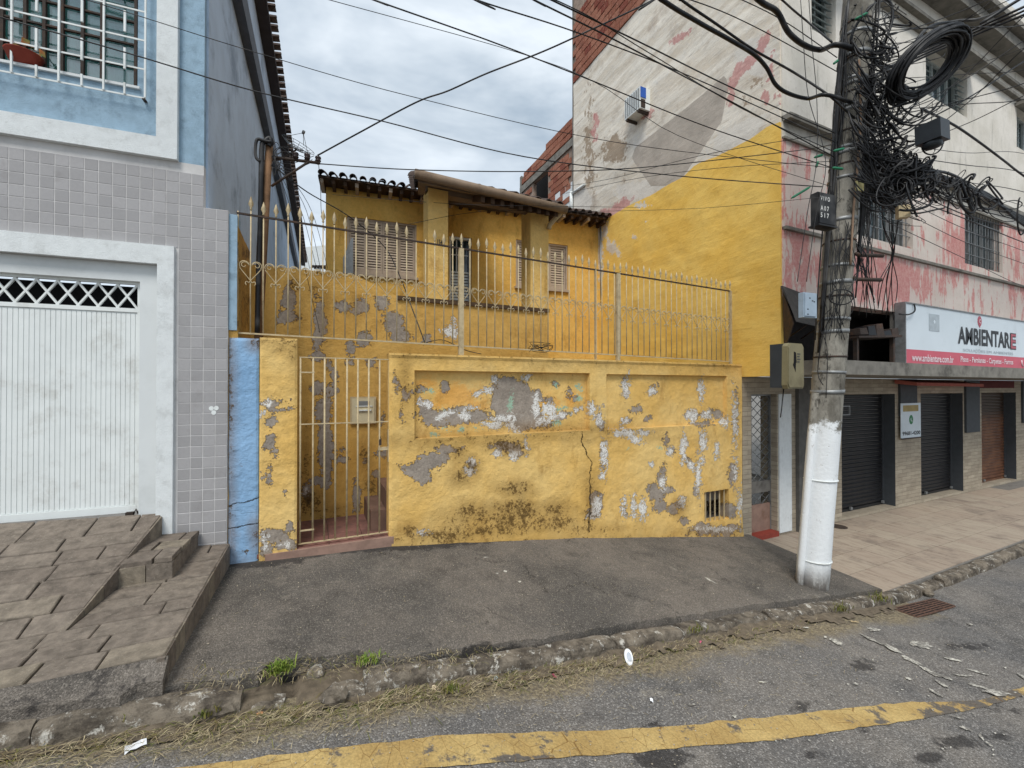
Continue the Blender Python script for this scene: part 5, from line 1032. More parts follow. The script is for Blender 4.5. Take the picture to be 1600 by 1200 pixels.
# signboard
sgt, sgb = (FU.hit(1412, 476, .14)[1]+FU.hit(1600, 501, .14)[1])/2, zslab+.005
SG = thing('shop_signboard', (6+sgu+3.6, 3.68, sgb), 'white and red shop signboard above the shutters', 'signboard')
M_sgw = simple('sign_white', C(216, 226, 232), .45, var=.03, scale=2, bump=0, dirt=C(170, 176, 178), dirtamt=.4); M_sgr = simple('sign_pink_red', C(204, 92, 108), .5, var=.06, scale=3, bump=0)
sgm = (FU.hit(1414, 546, .14)[1]+FU.hit(1600, 558, .14)[1])/2
b = MB(); b.fbox(FU, sgu, sgu+7.2, sgm, sgt, .02, .14); b.build('white_field', M_sgw, SG); b = MB(); b.fbox(FU, sgu, sgu+7.2, sgb, sgm-.001, .02, .14); b.build('red_band', M_sgr, SG)
b = MB(); b.fbox(FU, sgu-.02, sgu+7.2, sgt, sgt+.02, .01, .155); b.fbox(FU, sgu-.022, sgu, sgb, sgt, .01, .155); b.fbox(FU, sgu-.02, sgu+7.2, sgb-.004, sgb+.012, .141, .15); b.build('metal_edge', M_grey, SG)
M_ltr = simple('black_lettering', C(40, 42, 46), .5, bump=0); M_ltw = simple('white_lettering', C(236, 214, 218), .5, bump=0); M_ltg = simple('pale_grey_lettering', C(176, 186, 192), .5, bump=0); M_ltp = simple('rose_lettering', C(176, 84, 96), .5, bump=0)
H_ = lambda x, y: FU.hit(x, y, .146)
u0, u1 = H_(1497, 520)[0], H_(1578, 520)[0]; ua, ue_ = H_(1578.5, 520)[0], H_(1587, 520)[0]; lb_, ltp = (H_(1500, 537)[1]+H_(1585, 545)[1])/2, (H_(1500, 511)[1]+H_(1585, 520)[1])/2
text(FU, 'AMBIENTAR', u0, lb_, u1, ltp, .146, M_ltr, SG, bold=.028); text(FU, 'E', ua, lb_-.02, ue_+.02, ltp, .1462, M_ltr, SG, bold=.05); text(FU, 'E', ua+.025, lb_-.0, ue_-.0, ltp-.02, .149, M_ltp, SG, bold=.01)
ci = H_(1531, 502); b = MB(); b.prism(FU, [(ci[0]+.085*math.cos(a*math.pi/10), ci[1]+.1*math.sin(a*math.pi/10)) for a in range(20)], .141, .146); b.prism(FU, [(ci[0]-.022, ci[1]-.12), (ci[0]+.022, ci[1]-.12), (ci[0]+.022, ci[1]-.08), (ci[0]-.022, ci[1]-.08)], .141, .1455); b.build('round_emblem', M_ltp, SG)
text(FU, 'C', ci[0]-.03, ci[1]-.04, ci[0]+.04, ci[1]+.04, .149, M_ltw, SG, bold=.03)
text(FU, 'SOLUÇÕES EM AMBIENTES', H_(1505, 540)[0], lb_-.15, H_(1583, 540)[0], lb_-.07, .146, M_ltg, SG)
r1, r2 = sgb+(sgm-sgb)*.28, sgb+(sgm-sgb)*.78
text(FU, 'www.ambientare.com.br', H_(1425, 560)[0], r1, H_(1490, 560)[0], r2-.01, .146, M_ltw, SG, bold=.02); text(FU, 'Pisos - Persianas - Carpetes - Forros', H_(1501, 560)[0], r1, H_(1583, 560)[0], r2, .146, M_ltw, SG, bold=.02)
pi_ = H_(1597, 573)[0]; b = MB(); b.tube([FU.p(pi_-.03, r2, .147), FU.p(pi_-.02, r1+.06, .147), FU.p(pi_+.05, r1-.0, .147)], .012, 6); b.build('phone_icon', M_ltw, SG); text(FU, '4433', pi_+.1, r1, pi_+.6, r2, .146, M_ltw, SG, bold=.02) if False else None
q0, q1 = H_(1452, 500)[0], H_(1468, 500)[0]; qa, qb = (H_(1452, 517)[1]+H_(1468, 518)[1])/2, (H_(1452, 490)[1]+H_(1468, 492)[1])/2
b = MB(); b.fbox(FU, q0, q1, qa, qb, .141, .145); b.build('grey_emblem', M_ltg, SG); b = MB(); um = (q0+q1)/2; b.prism(FU, [(um-.04, (qa+qb)/2+.02), (um, (qa+qb)/2-.03), (um+.04, (qa+qb)/2+.02), (um, (qa+qb)/2+.05)], .1455, .148); b.build('emblem_mark', M_sgw, SG)
b = MB(); cp_ = FU.p(sgu, sgt, .16); b.tube(smooth_path([cp_+Vector((.25, 0, .0)), cp_+Vector((.22, -.02, -.12)), cp_+Vector((.0, -.03, -.2)), cp_+Vector((-.35, -.05, -.22))], 5), .012, 6); props(b.build('sign_cable', M_black), 'short black cable drooping from the top left corner of the signboard', 'cable')

# ground floor: shop front of pale stone strips
FGd = Fr((6.0, 4.47), (1, 0)); g0z, g1z = EZ-2.42, EZ+.165
def cladmat():
    g = G('beige_stone_cladding', .75, .3); x = g.n('ShaderNodeTexBrick'); g.put(x.inputs['Vector'], g.mapv((1, 1, 1), (math.radians(90), 0, 0))); x.inputs['Scale'].default_value = 1; x.inputs['Brick Width'].default_value = .34; x.inputs['Row Height'].default_value = .075
    x.inputs['Mortar Size'].default_value = .0025; x.inputs['Color1'].default_value = C(178, 166, 146); x.inputs['Color2'].default_value = C(160, 148, 130); x.inputs['Mortar'].default_value = C(112, 104, 92); x.offset = .5
    n = g.noise(8, 7, .7, vec=g.mapv((.5, 1, 2.5))); c = g.hsv(x.outputs['Color'], g.mr(n, .25, .75, .8, 1.15)); c = g.mix(g.mr(g.noise(2, 6), .5, .75, 0, .4), c, C(118, 106, 90)); g.col(c).bump(g.add(g.mul(x.outputs['Fac'], -1), g.mul(n, .4)), .6, .006); return g.m
M_clad = cladmat()
GX = lambda px: FGd.hit(px, 700)[0]
dg_ = (GX(1174), GX(1214)); sh = [(GX(1315), GX(1399)), (GX(1439), GX(1505)), (GX(1534), GX(1588)), (GX(1620), GX(1650))]
ztd = FGd.hit(1355, 616)[1]; zlat = FGd.hit(1190, 616)[1]; bots = [FGd.hit(1320, 807)[1], FGd.hit(1445, 781)[1], FGd.hit(1540, 761)[1], FGd.hit(1540, 761)[1]]; bsh = sum(bots[:3])/3
print('shop', dg_, sh, ztd, zlat, bsh-EZ)
cuts = [(dg_[0], dg_[1], EZ-2.33, zlat)] + [(a, c, bsh, ztd) for a, c in sh]
x0 = 0.0; b = MB()
for (a, c, z0, z1_) in cuts: b.fbox(FGd, x0, a, g0z, g1z, -.28, 0); b.fbox(FGd, a, c, g0z, z0, -.28, 0); b.fbox(FGd, a, c, z1_, g1z, -.28, 0); x0 = c
b.fbox(FGd, x0, 13, g0z, g1z, -.28, 0); b.build('shop_front', M_clad, CB)
M_jamb = simple('dark_grey_paint', C(70, 74, 78), .7, var=.1, bump=.15); M_shut = simple('black_shutter_steel', C(44, 44, 46), .45, .3, var=.12, scale=5, bump=.1); 
def rustmat():
    g = G('rusty_shutter_steel', .6, .35, .2); z = g.sepz(); t = g.mr(z, EZ-.95, EZ-.55); c = g.mix(g.mr(g.noise(4, 6), .35, .65), C(128, 88, 62), C(104, 68, 50)); c = g.mix(t, c, C(66, 52, 42)); g.col(c); return g.m
M_rust = rustmat()
b = MB(); b.bevbox(Matrix.Identity(4), 1, .02, .072, .004)
for i, (a, c) in enumerate(sh):
    mt = M_rust if i == 2 else M_shut
    S = link(bpy.data.objects.new('roller_shutter', None), CB, FGd.p((a+c)/2, bsh, -.22))
    L = c-a; b = MB(); b.add([Vector((-L/2, .012, -.04)), Vector((L/2, .012, -.04)), Vector((L/2, -.010, -.018)), Vector((-L/2, -.010, -.018)), Vector((-L/2, -.012, .018)), Vector((L/2, -.012, .018)), Vector((L/2, .012, .036)), Vector((-L/2, .012, .036))], [(0, 1, 2, 3), (3, 2, 5, 4), (4, 5, 6, 7)], False); sme, _c = b.mesh('slat', mt, Vector((0, 0, 0)))
    v = bsh+.09
    while v < ztd+.05: piece('slat', sme, FGd.mat((a+c)/2, v, -.22), S); v += .0775
    b = MB(); b.fbox(FGd, a, c, bsh, bsh+.05, -.235, -.20); b.build('bottom_rail', mt, S); b = MB(); b.fbox(FGd, a, a+.02, bsh, ztd, -.22, -.19); b.fbox(FGd, c-.02, c, bsh, ztd, -.22, -.19); b.build('guide_rail', M_jamb, S)
    for x in (a+L*.35, c-.07): b = MB(); q = FGd.p(x, bsh+.05, -.18); b.box(q.x-.03, q.x+.03, q.y-.015, q.y+.015, q.z-.02, q.z+.03); b.build('lock', M_grey, S)
    b = MB(); b.fbox(FGd, c-.004, c-.0005, bsh, ztd, -.19, -.003); b.build('painted_jamb', M_jamb, CB)
    if i == 2:
        for s_, (w_, zz) in (('line', (.25, EZ-.35)), ('text', (.1, EZ-.62))): b = MB(); b.fbox(FGd, a+.12, a+.12+w_, zz, zz+(.02 if s_ == 'line' else .2), -.199, -.196); b.build('painted_mark', simple('faded_white_mark', C(150, 146, 140), .8, var=.4, scale=30), S)
for (xa, xb, ya_, yb_) in ((1404, 1430, 594, 650), (1507, 1528, 600, 675), (1596, 1612, 604, 660)): u_0, u_1 = GX(xa), GX(xb); z0 = FGd.hit((xa+xb)/2, yb_)[1]; b = MB(); b.fbox(FGd, u_0, u_1, z0, g1z, 0, .04); b.build('grey_pilaster', M_jamb, CB)
u_0, u_1 = GX(1243), GX(1262); b = MB(); b.fbox(FGd, u_0, u_1, g0z+.0, g1z, 0, .06); b.build('grey_pilaster', simple('grime_grey_paint', C(96, 94, 90), .85, var=.2), CB)
u_0, u_1 = GX(1216), GX(1235); b = MB(); b.fbox(FGd, u_0, u_1, EZ-2.36, zlat+.0, -.25, .02); b.build('white_pillar', M_whiteplaster, CB)
a, c = onY(1422, 598, 4.2).x, onY(1527, 602, 4.2).x; b = MB(); b.hexa([(a, 4.1, EZ+.03), (c, 4.1, EZ+.01), (c, 4.44, EZ+.05), (a, 4.44, EZ+.07), (a, 4.1, EZ+.09), (c, 4.1, EZ+.07), (c, 4.44, EZ+.13), (a, 4.44, EZ+.15)]); props(b.build('rolled_awning', simple('faded_red_canvas', C(176, 100, 88), .8, var=.15)), 'rolled faded red awning fixed under the canopy over the middle shutters', 'awning')
b = MB(); a = GX(1528); b.fbox(FGd, a, a+2.0, EZ-.02, g1z-.002, .0, .03); b.build('red_header', simple('dark_red_paint', C(92, 34, 34), .8, var=.2), CB)
# lattice gate of the side entrance
LG = thing('lattice_gate', FGd.p(sum(dg_)/2, EZ-2.3, -.12), 'narrow folding lattice gate with a rusty lower panel beside the white pillar', 'gate')
a, c = dg_; pzb, pzt = FGd.hit(1200, 828, -.12)[1], FGd.hit(1200, 785, -.12)[1]
b = MB(); b.fbox(FGd, a+.02, c-.02, pzb, pzt, -.13, -.11); b.build('lower_panel', simple('rusty_pink_panel', C(150, 122, 108), .7, var=.15, dirt=C(110, 72, 50), dirtamt=.5), LG)
b = MB(); b.fbox(FGd, a, a+.02, pzb, zlat, -.14, -.10); b.fbox(FGd, c-.02, c, pzb, zlat, -.14, -.10); b.fbox(FGd, a+.02, c-.02, zlat-.03, zlat, -.14, -.1); b.build('gate_frame', M_grey, LG)
w = c-a-.04; hh = .42; st_ = .14; z = pzt-hh
while z < zlat-.03:
    for s in (0, 1):
        z0, z1_ = z, z+hh
        p0, p1 = (a+.02, z0), (c-.02, z1_)
        if s: p0, p1 = (c-.02, z0), (a+.02, z1_)
        f0 = max(0, (pzt-p0[1])/hh); f1 = min(1, (zlat-.03-p0[1])/hh)
        if f1 > f0+.03: L_ = lambda f: FGd.p(p0[0]+(p1[0]-p0[0])*f, p0[1]+hh*f, -.118+.006*s); b = MB(); b.tube([L_(f0), L_(f1)], .006, 5); b.build('lattice_bar', M_grey, LG)
    z += st_
b = MB(); b.box(6.05+a, 6+c+.4, 5.2, 5.25, EZ-2.4, EZ+.1); b.build('hall_wall', M_void, CB)
b = MB(); b.box(6+a-.0, 6+c+.0, 4.2+.24, 4.75, EZ-2.42, EZ-2.325); b.build('red_step', simple('red_cement_step', C(140, 62, 50), .75, var=.15), CB)
b = MB(); q = FGd.p(a+.2, EZ-2.3, -.5); b.box(q.x, q.x+.2, q.y, q.y+.02, q.z, q.z+.9); props(b.build('leaning_board', M_grey), 'pale board leaning in the dark behind the lattice gate', 'board')
# poster
u_0, u_1 = GX(1403), GX(1434); z0, z1_ = FGd.hit(1419, 684, .05)[1], FGd.hit(1419, 630, .05)[1]
PO = thing('shop_poster', FGd.p((u_0+u_1)/2, z0, .05), 'white poster with a green round mark and a phone number between two black shutters', 'poster')
b = MB(); b.fbox(FGd, u_0, u_1, z0, z1_, .041, .052); b.build('sheet', M_sgw, PO); b = MB(); b.fbox(FGd, u_0+.02, u_1, z0-.02, z0, .041, .06); b.build('lower_edge', M_dark, PO)
uc_, zc_ = (u_0+u_1)/2, z0+(z1_-z0)*.52; b = MB(); b.prism(FGd, [(uc_+.075*math.cos(k*math.pi/9), zc_+.095*math.sin(k*math.pi/9)) for k in range(18)], .0525, .055); b.build('green_mark', simple('leaf_green_print', C(52, 128, 82), .5), PO)
b = MB(); b.tube([FGd.p(uc_-.02, zc_+.035, .056), FGd.p(uc_-.022, zc_-.0, .056), FGd.p(uc_+.005, zc_-.03, .056), FGd.p(uc_+.035, zc_-.03, .056)], .008, 5); b.build('handset_mark', M_sgw, PO)
b = MB(); b.fbox(FGd, u_0+.08, u_1-.1, z0+(z1_-z0)*.76, z0+(z1_-z0)*.94, .0525, .054); b.build('ochre_label', simple('ochre_print', C(170, 150, 96), .6), PO)
text(FGd, '99681-4200', u_0+.05, z0+.05, u_1-.03, z0+.13, .054, M_ltr, PO, bold=.03)
u_0, u_1 = GX(1308), GX(1326); z0, z1_ = FGd.hit(1315, 649)[1], FGd.hit(1315, 634)[1]; b = MB(); b.fbox(FGd, u_0, u_0+.02, z0, z1_, .01, .03); b.fbox(FGd, u_1-.02, u_1, z0, z1_, .01, .03); b.fbox(FGd, u_0+.02, u_1-.02, z1_-.02, z1_, .01, .03); b.fbox(FGd, u_0+.02, u_1-.02, z0, z0+.02, .01, .03); props(b.build('bracket_frame', M_grey), 'small square metal bracket on the pier right of the pole', 'bracket')
# round cover plate on the shop pavement
q = onfun(1310, 823, shopz, 4, 8); b = MB(); b.lathe(Matrix.Translation((q.x, q.y, shopz(0, q.y)+.002)), [(.13, 0), (.13, .006), (.11, .009), (.001, .009)], 20); props(b.build('cover_plate', M_dark), 'small round dark cover plate in the paving before the first shutter', 'cover')

# ------------------------------------------------------------------ brick building behind
FK = Fr((6.05, 12.35), (0, -1)); BK = thing('brick_building', (6.4, 10.8, 3), 'unfinished red brick building with two black openings behind the porch roof', 'building')
zt2 = (FK.hit(822, 268)[1]+FK.hit(905, 165)[1])/2; zl1 = FK.hit(866, 243)[1]; zl0 = FK.hit(866, 254)[1]; zpl = FK.hit(892, 285)[1]
o1 = (FK.hit(832, 290)[0], FK.hit(855, 290)[0]); o2 = (FK.hit(892, 240)[0], 3.2)
print('brickb', zt2, zl1, zl0, zpl, o1, o2)
za_, zb_2 = FK.hit(822, 268)[1], FK.hit(905, 165)[1]; ztk = lambda u: za_+(zb_2-za_)*u/3.1
b = MB(); zt2 = za_; b.prism(FK, [(0, zt2-.051), (3.2, zt2-.051), (3.2, ztk(3.0)-.05)], -.14, -.03); b.fbox(FK, 0, o1[0], zpl-1.5, zt2-.05, -.14, -.03); b.fbox(FK, o1[1], o2[0], zpl-1.5, zt2-.05, -.14, -.03); b.fbox(FK, o1[0], o1[1], zl0, zt2-.05, -.14, -.03); b.fbox(FK, o2[0], 3.2, zl0, zt2-.05, -.14, -.03); b.fbox(FK, o1[0], o1[1], zpl-1.5, zl0-.9, -.14, -.03); b.build('wall_core', M_mortar, BK)
b = MB(); b.fbox(FK, 0, 3.2, zl0, zl1, -.03, .02); b.build('concrete_beam', M_concrete, BK); b = MB(); b.fbox(FK, 0, .12, zpl-1.5, zt2, -.03, .012); b.build('concrete_post', M_concrete, BK)
b = MB(); b.box(6.6, 6.65, 9.2, 12.3, 2, zt2-.1); b.build('dark_inside', M_void, BK)
v = zpl-.4; j = 0
while v+bh < zb_2+.02:
    u = .12+bw/2 - (bw/2 if j % 2 else 0)
    while u < 3.12:
        ok = not (zl0-bh < v-bh/2+.0 < zl1-.02 or zl0 < v < zl1) and not (v < zl0 and (o1[0]-.1 < u < o1[1]+.1 or u > o2[0]-.08)) and u > .2
        if ok and v+bh*.5 < ztk(u)+.03: piece('brick', bme, FK.mat(u, v, -.02+random.uniform(-.006, .008)), BK)
        u += bw
    v += bh; j += 1
b = MB(); b.fbox(FK, 1.9, 3.22, EZ-1, zpl, -.03, .0); b.build('plastered_base', M_whiteplaster, BK)
b = MB(); p0, p1 = onX(893, 300, 5.95), onX(893, 336, 5.95); b.tube([p0, p1], .05, 8); p2 = onX(914, 288, 5.95); b.tube([onX(893, 303, 5.95), p2], .035, 8); props(b.build('drain_pipe', M_white), 'white drain pipe on the side wall just behind the porch gutter', 'pipe')
b = MB(); p0, p1 = FH.p(*FH.hit(938, 350, .1), .1), FH.p(*FH.hit(940, 500, .1), .1); b.tube([p0, p1], .022, 6); props(b.build('corner_pipe', M_grey), 'thin pale pipe down the corner between the yellow house and the painted side wall', 'pipe')
# houses far down the alley
fh = thing('distant_white_house', (1.0, 26, EZ), 'small pale house far behind between the blue wall and the yellow house', 'house')
b = MB(); p0 = onY(477, 388, 26); p1 = onY(512, 378, 26); b.hexa([(p0.x-.3, 26, 0), (p1.x+1.6, 26, 0), (p1.x+1.6, 30, 0), (p0.x-.3, 30, 0), (p0.x-.3, 26, p0.z), (p1.x+1.6, 26, p1.z+.2), (p1.x+1.6, 30, p1.z), (p0.x-.3, 30, p0.z)]); b.build('wall', M_whiteplaster, fh)
sh_ = thing('shed_roof', (.5, 15, 3), 'low tiled roof just above the stained wall between the blue building and the yellow house', 'roof')
for r in range(2):
    for k in range(5): p = onY(490+k*5, 420-r*5, 12.5); piece('roof_tile', rtm, Matrix.Translation(p+Vector((0, r*.3, .0))) @ Matrix.Rotation(.35, 4, 'X'), sh_)
b = MB(); p0 = onY(484, 424, 12.6); b.box(p0.x, p0.x+.7, 12.6, 13.4, EZ-1.5, p0.z+.02); b.build('wall', M_whiteplaster, sh_)
# ------------------------------------------------------------------ utility pole
RV = Vector((math.cos(YAW), math.sin(YAW), 0)); FWv = Vector((-math.sin(YAW), math.cos(YAW), 0))
PB = onpav(1267, 912); PB.z = pav(PB.x, PB.y) - .15; tB = (RMi @ (PB-EYE)).z*-1
PT = depth(1346, -60, tB+.04); PTOP = PB + (PT-PB)*1.25
def pax(py):      # point of the pole's axis seen at photo row py
    lo, hi = 0.0, 1.3
    for _ in range(40):
        m = (lo+hi)/2
        if proj(PB + (PT-PB)*m)[1] > py: lo = m
        else: hi = m
    return PB + (PT-PB)*lo
def prad(py): s = (pax(py)-PB).length/(PT-PB).length; return .162 - .014*s
UP = (PT-PB).normalized()
PL = thing('utility_pole', PB, 'leaning concrete utility pole with a white painted foot and straps', 'utility pole')
def polemat():
    g = G('pole_concrete', .9, .2); n = g.noise(5, 8, .7, vec=g.mapv((1, 1, .4))); c = g.mix(g.mr(n, .35, .65), C(150, 146, 136), C(96, 92, 84)); c = g.mix(g.mr(g.noise(9, 9, .78, vec=g.mapv((1, 1, .5))), .53, .64, 0, .85), c, C(50, 47, 42))
    z = g.sepz(); k = g.add(z, g.mul(g.add(g.noise(5, 8, .7), -.5), .8)); w = g.mr(k, EZ-.50, EZ-.40, 1, 0); pt = g.hsv(C(226, 229, 230), g.mr(n, .2, .8, .92, 1.03)); pt = g.mix(g.mr(g.noise(16, 9, .78), .60, .68, 0, .8), pt, C(136, 128, 114))
    pt = g.mix(g.mr(z, PB.z+.15, PB.z+.42, .75, 0), pt, g.mix(g.mr(n, .45, .55), C(110, 92, 72), C(206, 202, 192))); c = g.mix(w, c, pt); g.col(c).bump(g.add(n, g.mul(g.noise(30, 5), .6)), .6, .012); return g.m
M_pole = polemat()
b = MB(); R_ = Matrix((RV, UP.cross(RV), UP)).transposed().to_4x4()
Lp = (PTOP-PB).length; R_.translation = PB
b.lathe(R_, [(.163-.014*k/20*1.25 + .002*math.sin(k*2.3), Lp*k/20) for k in range(21)], 28); b.build('shaft', M_pole, PL)
def ring(py, h=.022, k=1.03, mat=None, name='strap', lean=0.0):
    b = MB(); M = R_.copy(); M.translation = pax(py); r = prad(py)*k; b.lathe(M @ Matrix.Rotation(lean, 4, 'Y'), [(r, -h/2), (r+.004, -h/2), (r+.004, h/2), (r, h/2)], 24); b.build(name, mat or M_grey, PL)
for i, py in enumerate((42, 60, 92, 99, 131, 138, 152, 172, 178, 211, 236, 243, 262, 283, 347, 380, 418, 443, 465, 500, 519, 558, 582, 612)): ring(py, .018+.012*(i % 3), 1.02+.012*(i % 2), M_grey if i % 3 else M_dark, lean=.04*math.sin(i*2.1))
conc = simple('white_pipe', C(196, 190, 178), .85, var=.2, scale=8, bump=.6, dirt=C(84, 72, 60), dirtamt=.9)
def side(py, k, f): return pax(py) + RV*(prad(py)*k) - FWv*(prad(py)*f)     # point beside the shaft
b = MB(); b.tube([side(y, -1.08, .30) for y in (614, 700, 800, 880, 920)], .038, 10); b.build('conduit', M_pole, PL)
for y in (748, 872): b = MB(); b.tube([side(y, 1.02*math.cos(a), 1.08*math.sin(a)) for a in [math.pi*(1.12-.12*k) for k in range(0, 9)]], .008, 5); b.build('tie_wire', M_white, PL)
for (y, L) in ((403, .30), (440, .30), (205, .16)): b = MB(); b.tube([side(y, .6, 1.0), side(y, 1.0, .7), side(y, 1, .5)+RV*L], .022, 8); b.build('side_bracket', M_dark, PL)
rp = [side(y, k, f) for y, k, f in ((110, -.4, 1.08), (180, -.05, 1.12), (240, .1, 1.12), (330, .05, 1.1), (420, .15, 1.1))]; b = MB(); b.tube(smooth_path(rp, 5), .012, 6); b.build('old_hose', simple('brown_hose', C(140, 116, 96), .8), PL)
# black cables strapped down the left flank
rr = random.Random(21)
for k in range(9):
    b = MB(); o1, o2 = -1.0-.25*rr.random(), .2+.9*rr.random(); ys__ = [rr.uniform(-40, 120), 180, 260, 340, 430, rr.uniform(480, 560)]
    b.tube(smooth_path([side(y, o1+rr.uniform(-.12, .12), o2*.6+rr.uniform(-.1, .1)) for y in ys__], 4), rr.choice((.008, .012, .016)), 5); b.build('riser_cable', M_black, PL)
for k in range(6):
    b = MB(); b.tube(smooth_path([side(y, 1.02+.12*rr.random(), .3+rr.random()*.5) for y in (-20, 80, 200, 330, rr.uniform(400, 470))], 4), .008, 5); b.build('riser_cable', M_black, PL)

def framed_box(name, x0, y0, x1, y1, dep, mat, label, cat, off=.27, turn=0.0):
    """a box fixed on the street side of the pole; off = distance from the axis to its face"""
    t = tB - off; a, c = depth(x0, y1, t), depth(x1, y0, t); w = (c-a).dot(RV); h = c.z-a.z; q = (a+c)/2; T = thing(name, (q.x, q.y, a.z), label, cat)
    F = Fr((q.x, q.y), (math.cos(YAW+turn), math.sin(YAW+turn))); return T, F, w, h, a.z, (-dep, 0)
T1, F1, w, h, z0, nn = framed_box('meter_cabinet', 1226, 537, 1263, 606, .22, None, 'olive grey meter cabinet with a broken window on the pole', 'meter cabinet', .34, .45)
M_olive = simple('olive_plastic', C(124, 116, 88), .5, var=.12, scale=5, bump=.1, dirt=C(80, 70, 48), dirtamt=.5); M_dgrey = simple('dark_grey_plastic', C(52, 56, 60), .5, var=.1)
w *= 1.12; b = MB(); b.fbox(F1, -w/2, w/2, z0, z0+h, -.20, -.07); b.build('back_case', M_dgrey, T1)
b = MB(); pr = [(-w/2+.015, z0-.01), (w/2-.015, z0-.01), (w/2, z0+.02), (w/2-.006, z0+h-.02), (w/2-.03, z0+h+.005), (-w/2+.035, z0+h+.005), (-w/2+.005, z0+h-.03), (-w/2-.005, z0+.03)]; b.prism(F1, pr, -.069, -.01); b.prism(F1, [(x*.93, z0+h/2+(z_-z0-h/2)*.94) for x, z_ in pr], -.0099, .0); b.build('front_cover', M_olive, T1)
b = MB(); b.prism(F1, [(-w*.22, z0+h*.52), (-w*.06, z0+h*.36), (-w*.04, z0+h*.55), (.0, z0+h*.58), (-.01, z0+h*.80), (-w*.16, z0+h*.82), (-w*.17, z0+h*.58)], .0005, .002); b.build('broken_window', M_void, T1)
for k in range(4): b = MB(); b.fbox(F1, w*.04, w*(.18+.04*(k % 2)), z0+h*(.58+.06*k), z0+h*(.60+.06*k), .0005, .004); b.build('vent_rib', M_dgrey, T1)
b = MB(); b.tube([F1.p(-.06, z0, -.1), F1.p(-.07, z0-.25, -.12), F1.p(-.12, z0-.32, -.1)], .006, 5); b.build('cable_tail', M_black, T1)
T2, F2, w, h, z0, nn = framed_box('splitter_box', 1253, 457, 1283, 496, .06, None, 'small pale blue grey distribution box on the pole above the olive meter cabinet', 'distribution box', .30, .35)
M_bg = simple('pale_blue_grey_plastic', C(156, 172, 186), .5, var=.08, bump=.1, dirt=C(90, 96, 104), dirtamt=.5)
b = MB(); b.fbox(F2, -w/2, w/2, z0, z0+h, -.07, -.015); b.build('case', M_bg, T2); b = MB(); b.fbox(F2, -w/2+.01, w/2-.03, z0+.015, z0+h-.01, -.0149, -.003); b.build('lid', M_bg, T2)
for k in range(7): b = MB(); b.fbox(F2, w/2+.0, w/2+.012, z0+.02+k*h/7.5, z0+.035+k*h/7.5, -.06, -.02); b.build('port', M_dgrey, T2)
for (a, c) in ((-.3, .3), (-.3, .1), (.05, .65), (.18, .62), (-.15, .75)): b = MB(); b.fbox(F2, a*w, a*w+.02, z0+c*h, z0+c*h+.012, -.0028, -.001); b.build('slot', M_dgrey, T2)
T3, F3, w, h, z0, nn = framed_box('cable_terminal', 1275, 301, 1314, 351, .1, None, 'black cable terminal box with white stencilled letters and numbers on the pole', 'terminal box', .27, .35)
b = MB(); b.fbox(F3, -w/2, w/2, z0, z0+h, -.10, -.02); b.fbox(F3, -w/2-.012, w/2+.01, z0-.02, z0-.001, -.12, -.0); b.build('case', M_black, T3)
b = MB(); b.fbox(F3, -w/2+.01, w/2-.01, z0+.01, z0+h-.01, -.0199, -.008); b.build('cover', M_black, T3)
M_st = simple('white_stencil', C(214, 214, 210), .8, bump=0)
text(F3, 'V I V O', -w*.42, z0+h*.73, w*.12, z0+h*.87, -.006, M_st, T3, bold=.02); text(F3, 'A 0 7', -w*.42, z0+h*.42, w*.06, z0+h*.57, -.006, M_st, T3, bold=.02); text(F3, '5 1 7', -w*.42, z0+h*.20, w*.06, z0+h*.35, -.006, M_st, T3, bold=.02)
for (x0, y0, x1, y1, lab, m, tn) in ((1337, 283, 1352, 298, 'yellowish tag plate on the cables right of the black terminal box', M_olive, .3), (1406, 320, 1421, 339, 'pale junction box hanging in the cables in front of the barred pink wall window', M_cream, -.3), (1250, 200, 1266, 240, None, None, 0)):
    if lab is None: continue
    T, F, w, h, z0, nn = framed_box('tag_plate' if m is M_olive else 'hanging_box', x0, y0, x1, y1, .05, None, lab, 'tag' if m is M_olive else 'junction box', .2, tn); b = MB(); b.fbox(F, -w/2, w/2, z0, z0+h, -.02 if m is M_olive else -.07, 0); b.build('case', simple('tag_yellow', C(176, 168, 120), .6) if m is M_olive else m, T); b = MB(); b.fbox(F, -.012, .012, z0+h, z0+h+.03, -.02, -.005); b.build('hook', M_dark, T)
M_green = simple('green_clip', C(40, 116, 84), .5)
for k, (x, y, dx, dy) in enumerate([(1272, 246, 14, -4), (1278, 252, -3, 10), (1300, 262, 18, 2), (1302, 100, 8, -6), (1336, 30, 20, -10), (1236, 310, 30, -18), (1302, 236, 18, -4)]):
    p, q = depth(x, y, tB-.24), depth(x+dx, y+dy, tB-.24); b = MB(); b.tube([p, p.lerp(q, .15), q.lerp(p, .15), q], [.006, .014, .014, .005], 6); o = b.build('cable_clamp', M_green); props(o, 'green plastic wire clamp on the pole, ' + ['left of it level with the painted wall edge', 'pointing down beside the left clamp', 'just above the black terminal box', 'under the thick upper cables', 'highest one near the window', 'slanting down left of the terminal box', 'middle one among the straps'][k], 'clamp', 'green wire clamps')

